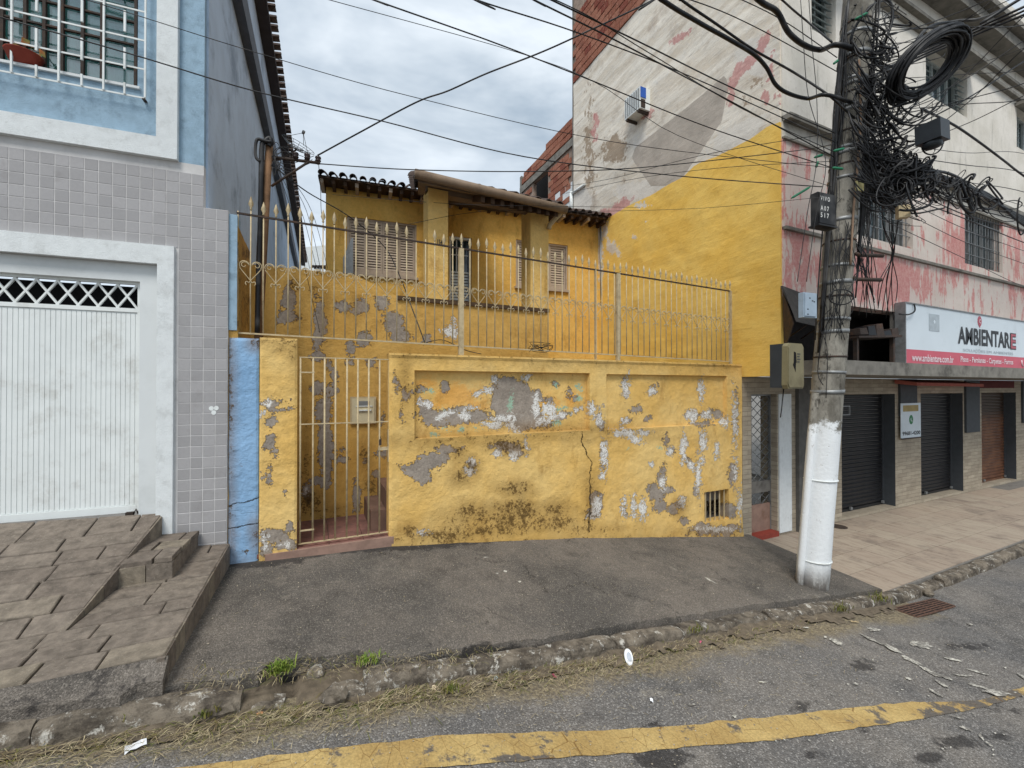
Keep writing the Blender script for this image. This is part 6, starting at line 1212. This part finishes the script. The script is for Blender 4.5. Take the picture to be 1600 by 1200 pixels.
# ------------------------------------------------------------------ small service pole at the left
SPb, SPt = onY(400, 600, 4.62), onY(421, 219, 4.62)
SP = thing('service_pole', SPb, 'thin rusty service pole with a crossarm and three insulators behind the fence', 'pole')
M_rpole = simple('rusty_pole', C(122, 92, 66), .9, var=.35, scale=9, bump=.7, dirt=C(56, 44, 36), dirtamt=.8)
b = MB(); b.tube([SPb, (SPb+SPt)/2, SPt], [.036, .034, .032], 10); b.build('shaft', M_rpole, SP)
b = MB(); pp = [onY(x, y, 4.58) for x, y in ((402, 520), (404, 420), (407, 340), (409, 235), (413, 222), (421, 216), (424, 221), (420, 228))]; b.tube(smooth_path(pp, 4), .022, 8); b.build('black_conduit', M_black, SP)
b = MB(); b.tube(smooth_path([onY(x, y, 4.56) for x, y in ((424, 222), (412, 220), (402, 218), (399, 232), (400, 246), (406, 252))], 4), .014, 6); b.build('cable_loop', M_black, SP)
a0, a1 = onY(430, 246, 4.60), onY(500, 255, 4.55); b = MB(); b.tube([a0, a1], .014, 6); b.build('crossarm', M_dark, SP); b = MB(); b.tube([onY(424, 291, 4.6), onY(482, 253, 4.56)], .011, 6); b.build('strut', M_dark, SP)
for x, y in ((462, 242), (480, 244), (497, 248)): q = onY(x, y+6, 4.56); b = MB(); b.lathe(Matrix.Translation(q), [(.008, -.02), (.008, .0), (.022, .005), (.028, .02), (.018, .03), (.028, .04), (.026, .055), (.012, .06)], 10); b.build('insulator', simple('dark_brown_porcelain', C(52, 40, 38), .3), SP)
b = MB(); rr = random.Random(8)
for k in range(14):
    q0 = onY(rr.uniform(422, 436), rr.uniform(228, 262), 4.58); q1 = onY(rr.uniform(424, 500), rr.uniform(236, 262), 4.56); b.tube(smooth_path([q0, q0.lerp(q1, .4)+Vector((0, 0, rr.uniform(-.12, .1))), q1], 5), .003, 4)
b.build('wire_tangle', M_black, SP, kind='stuff')
b = MB(); 
# satellite dish on a bracket of the blue side wall
dc = depth(463, 234, 7.2); DS = thing('satellite_dish', dc, 'mesh satellite dish under the roof edge of the blue building', 'satellite dish')
dM = (Matrix.Translation(dc) @ Vector((.35, -.25, .9)).normalized().to_track_quat('Z', 'Y').to_matrix().to_4x4()); Rd = .26
b = MB()
for k in range(5): r = Rd*(k+1)/5; b.tube([dM @ Vector((r*math.cos(a*math.pi/12), r*math.sin(a*math.pi/12), .35*r*r/Rd)) for a in range(25)], .004, 4)
for a in range(16): w = a*math.pi/8; b.tube([dM @ Vector((Rd*s*math.cos(w), Rd*s*math.sin(w), .35*Rd*s*s)) for s in (0, .33, .66, 1)], .003, 4)
b.build('mesh_bowl', M_grey, DS, kind='stuff'); b = MB()
for a in range(3): w = a*2.1; b.tube([dM @ Vector((Rd*.95*math.cos(w), Rd*.95*math.sin(w), .08)), dM @ Vector((0, 0, .30))], .004, 4)
b.build('feed_arm', M_dark, DS, kind='stuff'); b = MB(); b.lathe(dM @ Matrix.Translation((0, 0, .28)), [(.02, 0), (.025, .04), (.02, .06)], 8); b.build('feed_horn', M_grey, DS)
b = MB(); wx = SW(dc.y); b.tube([dc, (dc+Vector((wx, dc.y, dc.z-.25)))/2 + Vector((0, 0, -.1)), (wx, dc.y, dc.z-.3)], .014, 6); b.build('wall_arm', M_dark, DS)

# ------------------------------------------------------------------ overhead cables
CG = 'overhead cables strung to the leaning pole'
def cable(pts, r, label, name='overhead_cable', grp=CG, k=7, mat=None):
    P = [onY(x, y, Y) for x, y, Y in pts]; b = MB(); off = lambda q: q[0] < 0 or q[0] > 1600 or q[1] < 0
    if off(pts[0]): P.insert(0, P[0]+(P[0]-P[1]).normalized()*5)
    if off(pts[-1]): P.append(P[-1]+(P[-1]-P[-2]).normalized()*8)
    b.tube(smooth_path(P, k), r, 5 if r < .01 else 7); return props(b.build(name, mat or M_black), label, 'cable', grp)
def ext(pts):  return pts
Yp = pax(250).y - .12
left = [
 ([(-120, -5, 4.25), (0, 27, 4.22), (213, 87, 4.2), (400, 143, 4.15), (600, 190, 4.0), (820, 245, 3.7), (1060, 275, 3.4), (1285, 292, Yp)], .0055, 'dark cable crossing the whole picture from the upper left window to the black terminal box'),
 ([(-60, -60, 4.2), (195, 18, 4.2), (400, 82, 4.1), (640, 150, 3.9), (960, 222, 3.5), (1296, 262, Yp)], .0032, 'thin cable above it running from the grille window to the pole'),
 ([(480, -40, 2.8), (585, 0, 2.8), (760, 62, 2.9), (905, 118, 2.95), (1110, 200, 3.0), (1300, 262, Yp)], .0048, 'cable entering at the top centre and passing low over the grey painted patch'),
 ([(680, -30, 2.7), (745, 0, 2.7), (905, 52, 2.8), (1080, 120, 2.9), (1305, 222, Yp)], .0048, 'upper one of the cables crossing in front of the air conditioner corner'),
 ([(760, -40, 2.7), (835, 0, 2.7), (960, 62, 2.8), (1100, 136, 2.9), (1305, 246, Yp)], .006, 'cable from the top centre that crosses the brick storey and dives to the straps'),
 ([(800, -30, 2.7), (862, 0, 2.7), (1000, 66, 2.8), (1150, 140, 2.9), (1305, 208, Yp)], .006, 'cable from the top centre lying just over its twin across the brick storey'),
 ([(700, -60, 2.7), (890, 10, 2.7), (1010, 80, 2.85), (1160, 170, 2.95), (1305, 238, Yp)], .004, 'thin cable from the top centre between two thicker ones over the cream wall'),
 ([(900, -50, 2.8), (1080, 0, 2.85), (1180, 42, 2.95), (1308, 112, Yp)], .005, 'cable entering above the cream wall and meeting the pole at the upper straps'),
 ([(1060, -40, 2.85), (1160, 0, 2.9), (1230, 36, 3.0), (1308, 90, Yp)], .005, 'short cable from the top edge to the upper straps of the pole'),
 ([(496, 243, 4.56), (560, 208, 4.4), (650, 160, 4.1), (700, 142, 4.0), (760, 115, 3.8), (840, 84, 3.6), (905, 55, 3.4), (1020, 0, 3.2), (1080, -40, 3.1)], .0075, 'twisted service cable sagging from the left insulators up to the top edge'),
 ([(500, 256, 4.55), (640, 265, 4.4), (820, 268, 4.1), (1000, 262, 3.7), (1240, 236, 3.3), (1300, 226, Yp)], .0055, 'service cable running almost level from the left crossarm over the house roof'),
 ([(880, 292, 7.4), (960, 278, 6.0), (1100, 242, 4.2), (1300, 208, Yp)], .004, 'thin cable rising from the porch roof end across the yellow paint edge'),
 ([(884, 302, 7.4), (1000, 278, 5.6), (1130, 262, 4.2), (1300, 252, Yp)], .004, 'thin cable from the porch roof end just under the rising one'),
 ([(640, 350, 5.2), (760, 330, 5.2), (935, 330, 4.8), (1100, 325, 4.0), (1285, 308, Yp)], .0028, 'thinnest cable, crossing the yellow paint level with the house eave'),
 ([(300, -60, 3.8), (880, 106, 3.6), (1060, 212, 3.3), (1300, 292, Yp)], .0028, 'fine cable that crosses the air conditioner on the side wall'),
 ([(520, 304, 8.0), (700, 318, 5.1), (860, 322, 4.9), (1000, 324, 4.6)], .0028, 'fine cable strung along the porch gutter'),
]
for p, r, l in left: cable(p, r, l)
cable([(431, 262, 4.58), (480, 300, 4.7), (545, 338, 5.2), (600, 385, 5.4), (624, 430, 5.1), (645, 485, 4.7), (664, 536, 4.47)], .006, 'drop cable hanging across the big louvred window down to the fence rail', grp='drop cables at the left service pole')
for k, (x, y) in enumerate(((500, 520), (484, 420), (497, 430), (505, 440), (512, 420))): cable([(430+k*3, 262, 4.58), (455+k*8, 330, 4.8), (x, y, 5.25 if y > 425 else 6)], .0026, ['longest fine drop wire below the left crossarm, touching the stained wall', 'fine drop wire nearest to the blue wall', 'second fine drop wire from the blue wall', 'third fine drop wire from the blue wall', 'fine drop wire next to the corner of the yellow house'][k], grp='drop cables at the left service pole')
cable([(498, 258, 4.56), (501, 300, 4.7), (502, 330, 4.9), (507, 360, 5.2)], .003, 'short wire dropping straight from the outermost insulator', grp='drop cables at the left service pole')
# thick bundled telecom cables
cable([(960, -60, 2.9), (1035, 0, 2.92), (1090, 34, 2.95), (1140, 62, 2.97), (1178, 85, 2.98), (1198, 106, 3.0), (1212, 132, 3.0), (1232, 146, 3.0), (1262, 154, 3.0), (1290, 148, Yp), (1330, 160, Yp)], .020, 'thick black cable that droops in a hook left of the pole', 'trunk_cable', 'thick trunk cables')
cable([(1000, -60, 2.9), (1060, -4, 2.92), (1120, 38, 2.95), (1178, 78, 2.98), (1240, 113, 3.0), (1296, 150, Yp), (1340, 190, Yp)], .012, 'straight black messenger cable above the drooping hook', 'trunk_cable', 'thick trunk cables')
cable([(1130, -60, 2.95), (1186, 0, 3.0), (1214, 18, 3.0), (1232, 50, 3.0), (1256, 70, 3.0), (1282, 78, 3.0), (1310, 70, Yp), (1352, 86, Yp), (1400, 120, 3.0)], .028, 'thickest black cable curving down from the top edge to the upper straps', 'trunk_cable', 'thick trunk cables')
cable([(1200, -20, 2.95), (1240, 16, 3.0), (1262, 34, 3.0), (1300, 66, Yp)], .01, 'twisted cable with a small clamp between the thickest cable and the window', 'trunk_cable', 'thick trunk cables')
for k, (x, x2) in enumerate(((1249, 1290), (1262, 1276))): cable([(x, -30, 3.0), (x+6, 60, 3.0), (x+14, 150, 3.0), (x2, 250, Yp), (x2-14, 330, Yp), (x2-30, 440, Yp)], .004, ['left one of the two thin wires hanging down in front of the corner window', 'right one of the two thin wires hanging down in front of the corner window'][k])
# cables leaving up to the right across the street
rr = random.Random(4); up_to = [(-60, 8), (-40, 60), (-20, 92), (0, 118), (18, 66), (34, 30), (52, 210), (66, 150), (84, 236), (104, 120), (122, 190), (140, 250), (150, 170), (-50, 140), (8, 262), (60, 290)]
side_w = ['topmost', 'second', 'third', 'fourth', 'fifth', 'sixth', 'seventh', 'eighth', 'ninth', 'tenth', 'eleventh', 'twelfth', 'thirteenth', 'fourteenth', 'fifteenth', 'lowest']
for k, (ye, ys0) in enumerate(sorted(up_to)):
    sag = rr.uniform(4, 22); Ye = rr.uniform(1.6, 2.2); r = rr.choice((.004, .005, .006, .009)); xm = 1330 + (1620-1330)*.5
    cable([(1335, ys0, Yp), (xm-60, (ys0*.7+ye*.3)+sag, 2.75), (xm+40, (ys0*.38+ye*.62)+sag*.8, 2.45), (1620, ye, Ye), (1740, ye-60+rr.uniform(-12, 12), Ye-.25)], r, side_w[k] + ' of the cables fanning up to the right from the pole at the right edge')
cable([(1390, 150, 3.0), (1440, 52, 2.9), (1490, 34, 2.8), (1530, 30, 2.6), (1572, 12, 2.3), (1640, -30, 2.0)], .02, 'thick wavy cable rising over the big cable coil', 'trunk_cable', 'thick trunk cables')
for k in range(3): cable([(1360, 120+k*5, 3.0), (1450, 78+k*4, 2.75), (1530, 42+k*5, 2.4), (1610, 6+k*6, 2.0), (1700, -40+k*6, 1.8)], .014, ['upper', 'middle', 'lower'][k] + ' one of three thick cables lying together above the coil', 'trunk_cable', 'thick trunk cables')
# cables running on along the street to the right
dn = [(236, 322), (243, 341), (250, 347), (262, 362), (270, 379), (282, 392), (300, 412), (246, 300), (230, 270), (322, 448), (214, 240)]
for k, (a, c) in enumerate(sorted(dn)):
    cable([(1335, a, Yp), (1420, a+(c-a)*.30+rr.uniform(0, 9), 3.05), (1510, a+(c-a)*.66+rr.uniform(0, 9), 3.08), (1600, c, 3.1), (1700, c+36, 3.1)], rr.choice((.0045, .006, .008)), ['topmost', 'second', 'third', 'fourth', 'fifth', 'sixth', 'seventh', 'eighth', 'ninth', 'tenth', 'lowest'][k] + ' of the cables running down right along the street past the pink wall')
cable([(1440, 170, 2.9), (1490, 195, 2.95), (1530, 222, 3.0), (1570, 252, 3.05), (1600, 275, 3.1), (1680, 330, 3.1)], .016, 'thick cable carrying the grey splice closure down to the right edge', 'trunk_cable', 'thick trunk cables')
for k in range(5):
    cable([(1345, 238+k*5, 3.0), (1390, 256+rr.uniform(-8, 8), 2.98), (1440, 266+rr.uniform(-10, 10), 3.0), (1490, 280+rr.uniform(-10, 10), 3.02), (1545, 306+rr.uniform(-5, 5), 3.05), (1600, 340+k*3, 3.1), (1680, 378+k*4, 3.1)], .02, ['upper', 'second', 'middle', 'fourth', 'lower'][k] + ' strand of the messy thick bundle sagging right of the pole', 'trunk_cable', 'thick trunk cables')
cable([(1420, 520, 3.5), (1400, 520, 3.5)], .004, 'short wire end beside the signboard') if False else None
for k, (x0, x1, ye) in enumerate(((1386, 1372, 482), (1394, 1378, 490), (1400, 1384, 498), (1390, 1396, 500), (1376, 1372, 478), (1404, 1400, 470), (1382, 1388, 490))):
    cable([(x0, 285, 3.05), (x0+rr.uniform(-3, 8), 350, 3.1), (1396+rr.uniform(-4, 4), 395, 3.2), ((x0+x1)/2, 440, 3.3), (x1, ye, 3.5)], .0055, ['leftmost', 'second', 'third', 'fourth', 'fifth', 'sixth', 'rightmost'][k] + ' of the cables hanging down between pole and signboard', grp='cables hanging down beside the pole')
# the coil of spare cable
CO = thing('cable_coil', depth(1448, 104, 4.7), 'big oval coil of spare black cable hanging right of the pole', 'cable coil'); cc = depth(1449, 103, 4.7); maj = depth(1500, 52, 4.62)-cc; mnr = (depth(1476, 128, 4.9)-cc)*.8
rr = random.Random(17)
for k in range(26):
    b = MB(); s = rr.uniform(.74, 1.10); o = Vector((rr.uniform(-.02, .02), rr.uniform(-.06, .06), rr.uniform(-.03, .03))); b.tube([cc+o+maj*s*math.cos(a*math.pi/16)*(1+.03*math.sin(a+k))+mnr*s*math.sin(a*math.pi/16) for a in range(33)], .0125, 6, cap=False); b.build('cable_turn', M_black, CO)
# splice closure
q0, q1 = depth(1452, 186, 4.7), depth(1488, 224, 4.75); SC = thing('splice_closure', q0, 'grey splice closure box strapped below the coil among the cables', 'splice box'); F = Fr((q0.x, q0.y), (math.cos(YAW+.5), math.sin(YAW+.5)))
b = MB(); b.hexa([F.p(-.02, q1.z, .1), F.p(.24, q1.z+.03, .1), F.p(.26, q1.z+.04, -.12), F.p(.0, q1.z, -.12), F.p(-.04, q0.z-.04, .1), F.p(.22, q0.z, .1), F.p(.24, q0.z+.0, -.12), F.p(-.02, q0.z-.04, -.12)]); b.build('case', M_dgrey, SC)
b = MB(); b.lathe(Matrix.Translation(F.p(.08, q1.z-.06, 0)), [(.03, 0), (.075, .01), (.085, .05), (.06, .075)], 12); b.build('round_cap', M_dgrey, SC)
b = MB(); b.tube(smooth_path([F.p(.24, q1.z+.1, 0), F.p(.34, q1.z+.06, 0), F.p(.38, q1.z+.16, 0), F.p(.30, q0.z+.02, 0), F.p(.2, q0.z-.02, 0)], 5), .02, 7); b.build('loop_tube', M_dgrey, SC)
# the tangle: countless loose ends around the pole
b = MB(); rr = random.Random(11)
def curl(c, R1, R2, turns, seed, r, n=11, drift=Vector((0, 0, 0))):
    rq = random.Random(seed); ax = rq.uniform(0, 6.28); t0 = rq.uniform(0, 6.28); e1 = (RV*math.cos(ax)+Vector((0, 0, math.sin(ax)))); e2 = (-RV*math.sin(ax)+Vector((0, 0, math.cos(ax)))*1.0+FWv*rq.uniform(-.8, .8)).normalized(); k1 = rq.uniform(.7, 1.4)
    P = []
    for i in range(n): t = i/(n-1); w = t0+turns*6.283*t; P.append(c+e1*(R1*math.cos(w)*(1+.5*(t-.5)*k1))+e2*R2*math.sin(w)+drift*(t-.5))
    b.tube(smooth_path(P, 3), r, 4)
for k in range(190):
    y = rr.uniform(20, 330); x = 1352+abs(rr.gauss(0, 32)) + max(0, y-180)*.15; c = depth(x, y, tB+rr.uniform(-.28, .12)); curl(c, rr.uniform(.06, .30), rr.uniform(.03, .14), rr.uniform(.3, .95), k, rr.choice((.003, .004, .005, .008, .011, .014)), drift=Vector((rr.uniform(-.1, .2), 0, rr.uniform(-.35, .1))))
for k in range(110):
    x = rr.triangular(1345, 1600, 1390); y0_ = 230+(x-1330)*.37+rr.uniform(-12, 20); curl(depth(x, y0_, tB+rr.uniform(-.15, .1)), rr.uniform(.06, .2), rr.uniform(.03, .09), rr.uniform(.4, 1.1), 500+k, rr.choice((.005, .009, .014)), drift=Vector((.2, 0, -.1)))
for k in range(70):      # arcs from the shaft out to the coil and the bundle
    y = rr.uniform(40, 300); x2 = rr.uniform(1390, 1480); y2 = y+rr.uniform(-40, 90); d_ = rr.uniform(10, 70); q = [depth(1325+rr.uniform(0, 15), y, tB-.2), depth(1345+rr.uniform(0, 20), y+d_*.6, tB-.25), depth((1350+x2)/2, max(y, y2)+d_*.5, tB-.1), depth(x2-10, y2+d_*.2, tB-.1), depth(x2, y2, tB-.05)]; b.tube(smooth_path(q, 5), rr.choice((.003, .004, .006, .009)), 4)
for k in range(26):      # loops that hug the shaft
    y = rr.uniform(20, 500); kx = rr.choice((-1, 1)); q = [side(y, kx*rr.uniform(.7, 1.3), rr.uniform(.4, 1.1)), side(y+rr.uniform(20, 50), kx*rr.uniform(.9, 1.7), rr.uniform(.4, 1.1)), side(y+rr.uniform(50, 90), kx*rr.uniform(.7, 1.4), rr.uniform(.5, 1.1)), side(y+rr.uniform(90, 140), kx*rr.uniform(.7, 1.2), rr.uniform(.6, 1.1))]; b.tube(smooth_path(q, 6), rr.choice((.003, .004, .006)), 4)
for k in range(14):
    q = [side(rr.uniform(350, 390), rr.uniform(-1.1, .4), 1.08), side(rr.uniform(410, 440), rr.uniform(-1.4, 1.1), 1.12), side(rr.uniform(460, 490), rr.uniform(-1.3, 1.0), 1.12), side(rr.uniform(510, 540), rr.uniform(-1.2, .2), 1.2)]; b.tube(smooth_path(q, 6), .004, 4)
for k in range(16):      # long slack wires dropping right of the shaft
    x = rr.uniform(1345, 1362); q = [depth(x, rr.uniform(230, 300), tB-.1), depth(x+rr.uniform(-6, 10), 340, tB-.05), depth(x+rr.uniform(-8, 12), 400, tB-.05), depth(x+rr.uniform(-16, 22), rr.uniform(430, 500), tB)]; b.tube(smooth_path(q, 6), .004, 4)
props(b.build('cable_tangle', M_black), 'dense tangle of loose black wires round the upper pole', 'wire tangle', kind='stuff')
b = MB(); b2 = MB()
for k in range(26):      # dark knot beneath the bundle
    a = rr.uniform(0, 6.28); c0 = depth(1388, 296, tB-.05); R1 = rr.uniform(.09, .17); n_ = Vector((rr.uniform(-.4, .4), rr.uniform(-.3, .3), 0)); b.tube([c0+RV*(R1*math.cos(t*math.pi/8))*1.0+Vector((0, 0, R1*.85*math.sin(t*math.pi/8)))+FWv*(.1*math.sin(t*math.pi/8+a))+n_*.1 for t in range(17)], .008, 5, cap=False)
props(b.build('cable_knot', M_black), 'round dark knot of coiled cable below the messy bundle beside the black terminal box', 'cable coil')
b = MB(); b.tube([depth(1372+20*math.cos(a*math.pi/10), 461+17*math.sin(a*math.pi/10), tB-.15) for a in range(21)], .007, 5, cap=False); 
b = MB(); b.tube([depth(1314+19*math.cos(a*math.pi/10), 464+12*math.sin(a*math.pi/10), tB-.24) for a in range(21)], .007, 5, cap=False); props(b.build('hanging_loop', M_black), 'small round loop of black wire right of the pale distribution box', 'cable')

# ------------------------------------------------------------------ gutter plants, straw and litter
def tuft(x, y, h, n, mat, label, spread=.05):
    p = onfun(x, y, lambda X, Y: zk(X)-.06 if Y < 2.62 else pav(X, Y)-.02, 2.6, 0); b = MB(); rr = random.Random(int(x))
    for k in range(n):
        a = rr.uniform(0, 6.283); l = h*rr.uniform(.5, 1.1); o = Vector((rr.gauss(0, spread*.6), rr.gauss(0, spread*.35), 0)); d = Vector((math.cos(a), math.sin(a), 0))*l*rr.uniform(.2, .8); w = Vector((-math.sin(a), math.cos(a), 0))*.0035; q = p+o; m_ = q+d*.45+Vector((0, 0, l*.6)); e = q+d+Vector((0, 0, l*rr.uniform(.5, .95))); b.add([q-w, q+w, m_+w*.8, m_-w*.8, e], [(0, 1, 2, 3), (3, 2, 4)])
    return props(b.build('grass_tuft', mat), label, 'grass tuft', 'grass tufts along the kerb')
tuft(440, 1050, .085, 130, M_grass, 'bright green grass tuft growing where the kerb begins to sink'); tuft(578, 1034, .06, 100, M_grass, 'green and straw coloured tuft in the broken kerb gap', .07); tuft(1370, 936, .07, 60, M_weed, 'dull green weeds beside the rusty drain grate', .12); tuft(1315, 952, .07, 60, M_weed, 'dull green weeds in the kerb foot in front of the pole', .1)
tuft(705, 1078, .05, 60, M_weed, 'small weed at the kerb foot left of the picture centre', .06); tuft(322, 1116, .05, 50, M_weed, 'small weed on the soil below the ramp apron', .05); tuft(690, 1020, .04, 40, M_straw, 'dry tuft on the kerb top at the pavement edge', .05); tuft(1090, 985, .05, 50, M_weed, 'low weed under the cracked kerb right of the white plate', .07); tuft(190, 1128, .05, 50, M_weed, 'weeds at the bottom left beside the white paper', .03)
b = MB(); bs = MB(); rr = random.Random(9)
def blade(mb, q, a, l, h, w): d = Vector((math.cos(a), math.sin(a), 0)); s = Vector((-math.sin(a), math.cos(a), 0))*w; m_ = q+d*l*.5+Vector((0, 0, h)); e = q+d*l+Vector((0, 0, h*.3)); mb.add([q-s, q+s, m_+s, m_-s, e], [(0, 1, 2, 3), (3, 2, 4)])
for k in range(3600):
    x = rr.triangular(-2.8, 4.6, -.3); y = 2.57 + kyo(x) - abs(rr.gauss(0, .10)) - (.10*max(0, fz(x, 0, 0, 1.7)));  q = Vector((x, y, roadz(x, y)+.012)); blade(b if rr.random() < .72 else bs, q, rr.uniform(0, 6.283) if rr.random() < .5 else rr.gauss(0, .5), rr.uniform(.02, .12), rr.uniform(.002, .022), rr.uniform(.0006, .0018))
for k in range(500):
    x = rr.uniform(-.6, 1.2); y = rr.uniform(2.66, 2.9); blade(b if rr.random() < .7 else bs, Vector((x, y, zk(x)-.0)), rr.uniform(0, 6.283), rr.uniform(.02, .09), rr.uniform(.004, .02), .0012)
for k in range(260):
    x = rr.uniform(-.5, 5.5); y = rr.uniform(2.8, 4.4)**1; blade(b, Vector((x, y, pav(x, y)+.012)), rr.uniform(0, 6.283), rr.uniform(.012, .05), .003, .001)
for k in range(160):
    x = rr.uniform(-.5, 4); y = rr.uniform(1.9, 2.4); blade(b, Vector((x, y, roadz(x, y)+.012)), rr.gauss(0, .9), rr.uniform(.02, .07), .003, .0011)
props(b.build('dry_straw', M_straw), 'dry straw scattered along the gutter', 'straw', kind='stuff'); props(bs.build('gutter_weeds', M_weed), 'short green weeds mixed into the straw of the gutter', 'weeds', kind='stuff')
b = MB(); rr = random.Random(13)
for k in range(1500):
    x = rr.triangular(-2.5, 7, .5); y = rr.uniform(1.7, 2.6) if rr.random() < .6 else rr.uniform(2.8, 4.4); z = (roadz(x, y) if y < 2.7 else pav(x, y))+.010; s = rr.uniform(.002, .007); v = [Vector((x+s*math.cos(a*2.09+k), y+s*math.sin(a*2.09+k), z)) for a in range(3)]; b.add(v+[Vector((x, y, z+s*.8))], [(0, 1, 3), (1, 2, 3), (2, 0, 3)])
props(b.build('grit', simple('pale_grit', C(160, 150, 132), .9, var=.4, scale=30)), 'small pale grit lying on road and pavement', 'grit', kind='stuff')
M_paper = simple('white_litter', C(232, 234, 236), .6, var=.04, bump=.1)
q = onroad(982, 1033); T = thing('crushed_plate', q, 'crushed white plastic plate lying in the gutter below the kerb', 'litter'); rot = Matrix.Translation(q+Vector((0, 0, .03))) @ Matrix.Rotation(.55, 4, 'X') @ Matrix.Rotation(-.5, 4, 'Z') @ Matrix.Diagonal((.72, 1.35, 1, 1))
b = MB(); b.lathe(rot, [(.045, .0), (.048, .004), (.040, .010), (.034, .006), (.001, .004)], 22); b.build('rim_disc', M_paper, T); b = MB(); b.lathe(rot @ Matrix.Translation((.006, 0, .0062)), [(.026, 0), (.022, .002), (.001, .0025)], 16); b.build('plate_well', simple('greyish_plate_well', C(176, 182, 190), .5), T)
def flat(name, x, y, w, l, a, mat, label, cat='litter', on=onroad, curl=.01):
    q = on(x, y)+Vector((0, 0, .010)); b = MB(); n = 5; ca, sa = math.cos(a), math.sin(a); vs = []
    for i in range(n):
        for j in range(3): u, v = (i/(n-1)-.5)*l, (j/2-.5)*w*(1-.25*((i*7+j*3) % 3)/2); vs.append(q+Vector((u*ca-v*sa, u*sa+v*ca, curl*abs(math.sin(i*1.7+j)) + .002)))
    fs = [(i*3+j, i*3+3+j, i*3+4+j, i*3+1+j) for i in range(n-1) for j in range(2)]; b.add(vs, fs); return props(b.build(name, mat), label, cat)
flat('paper_scrap', 212, 1171, .05, .075, .3, M_paper, 'crumpled white paper scrap on the soil near the bottom left'); flat('dry_leaf', 403, 1122, .03, .045, .2, simple('orange_brown_leaf', C(190, 140, 100), .7), 'orange brown dry leaf lying on the road edge at the left', 'leaf')
flat('wrapper', 678, 1079, .03, .04, 1.1, simple('cream_wrapper', C(226, 206, 176), .6), 'cream crumpled wrapper at the foot of the kerb'); flat('plastic_scrap', 773, 1064, .03, .04, .2, simple('pale_blue_plastic', C(190, 206, 216), .4), 'pale blue plastic scrap under the kerb near the centre'); flat('pink_scrap', 1094, 1006, .02, .035, .4, simple('pink_plastic', C(206, 96, 128), .5), 'pink plastic scrap in the gutter right of the white plate'); flat('purple_petal', 866, 1060, .02, .04, 1.5, simple('dark_pink_petal', C(140, 50, 76), .7), 'dark pink petal in the gutter left of the white plate', 'petal')
flat('white_scrap', 1018, 1098, .02, .03, .9, M_paper, 'tiny white scrap on the open road above the yellow line'); flat('bark_piece', 1335, 974, .03, .07, 2.6, simple('pale_bark', C(166, 146, 112), .8), 'pale piece of bark at the left of the drain grate')
# drain grate
GRt = thing('drain_grate', onroad(1443, 951), 'rusty iron drain grate in the gutter by the kerb', 'drain grate'); c0, c1, c2, c3 = [onroad(*p)+Vector((0, 0, .012)) for p in ((1395, 952), (1458, 937), (1492, 948), (1432, 965))]
M_rustg = simple('rusty_iron', C(98, 74, 62), .85, var=.3, scale=30, bump=.6, dirt=C(56, 44, 40), dirtamt=.6)
def bar4(a, c, r, nm='grate_bar'): d = (c-a).normalized(); s = Vector((-d.y, d.x, 0))*r; z = Vector((0, 0, .012)); b = MB(); b.hexa([a-s-z, c-s-z, c+s-z, a+s-z, a-s, c-s, c+s, a+s]); b.build(nm, M_rustg, GRt)
for k in range(7): f = k/6; bar4(c0.lerp(c3, f), c1.lerp(c2, f), .008)
for k in range(5): f = k/4; bar4(c0.lerp(c1, f)+Vector((0, 0, .002)), c3.lerp(c2, f)+Vector((0, 0, .002)), .006, 'cross_bar')
b = MB(); z = Vector((0, 0, -.003)); b.quad(c0+z, c3+z, c2+z, c1+z); b.build('dark_pit', M_void, GRt)
# white emblem sticker ghost on the tiles
tt = FL.hit(334, 641, .006); b = MB()
for (dx, dz) in ((-.018, .016), (.018, .018), (-.0, -.02)): b.prism(FL, [(tt[0]+dx+.018*math.cos(a*math.pi/6), tt[1]+dz+.02*math.sin(a*math.pi/6)) for a in range(12)], .0045+dx*0, .0062+dz*.01)
props(b.build('paint_mark', M_white), 'small white three lobed paint mark on the grey tiles beside the blue pillar', 'mark')
# house number
b = text(FP, '154', fpu(683, 380), FP.hit(683, 382)[1], fpu(691, 380), FP.hit(683, 374)[1], .006, M_ltr, HS, 'house_number', bold=.02)
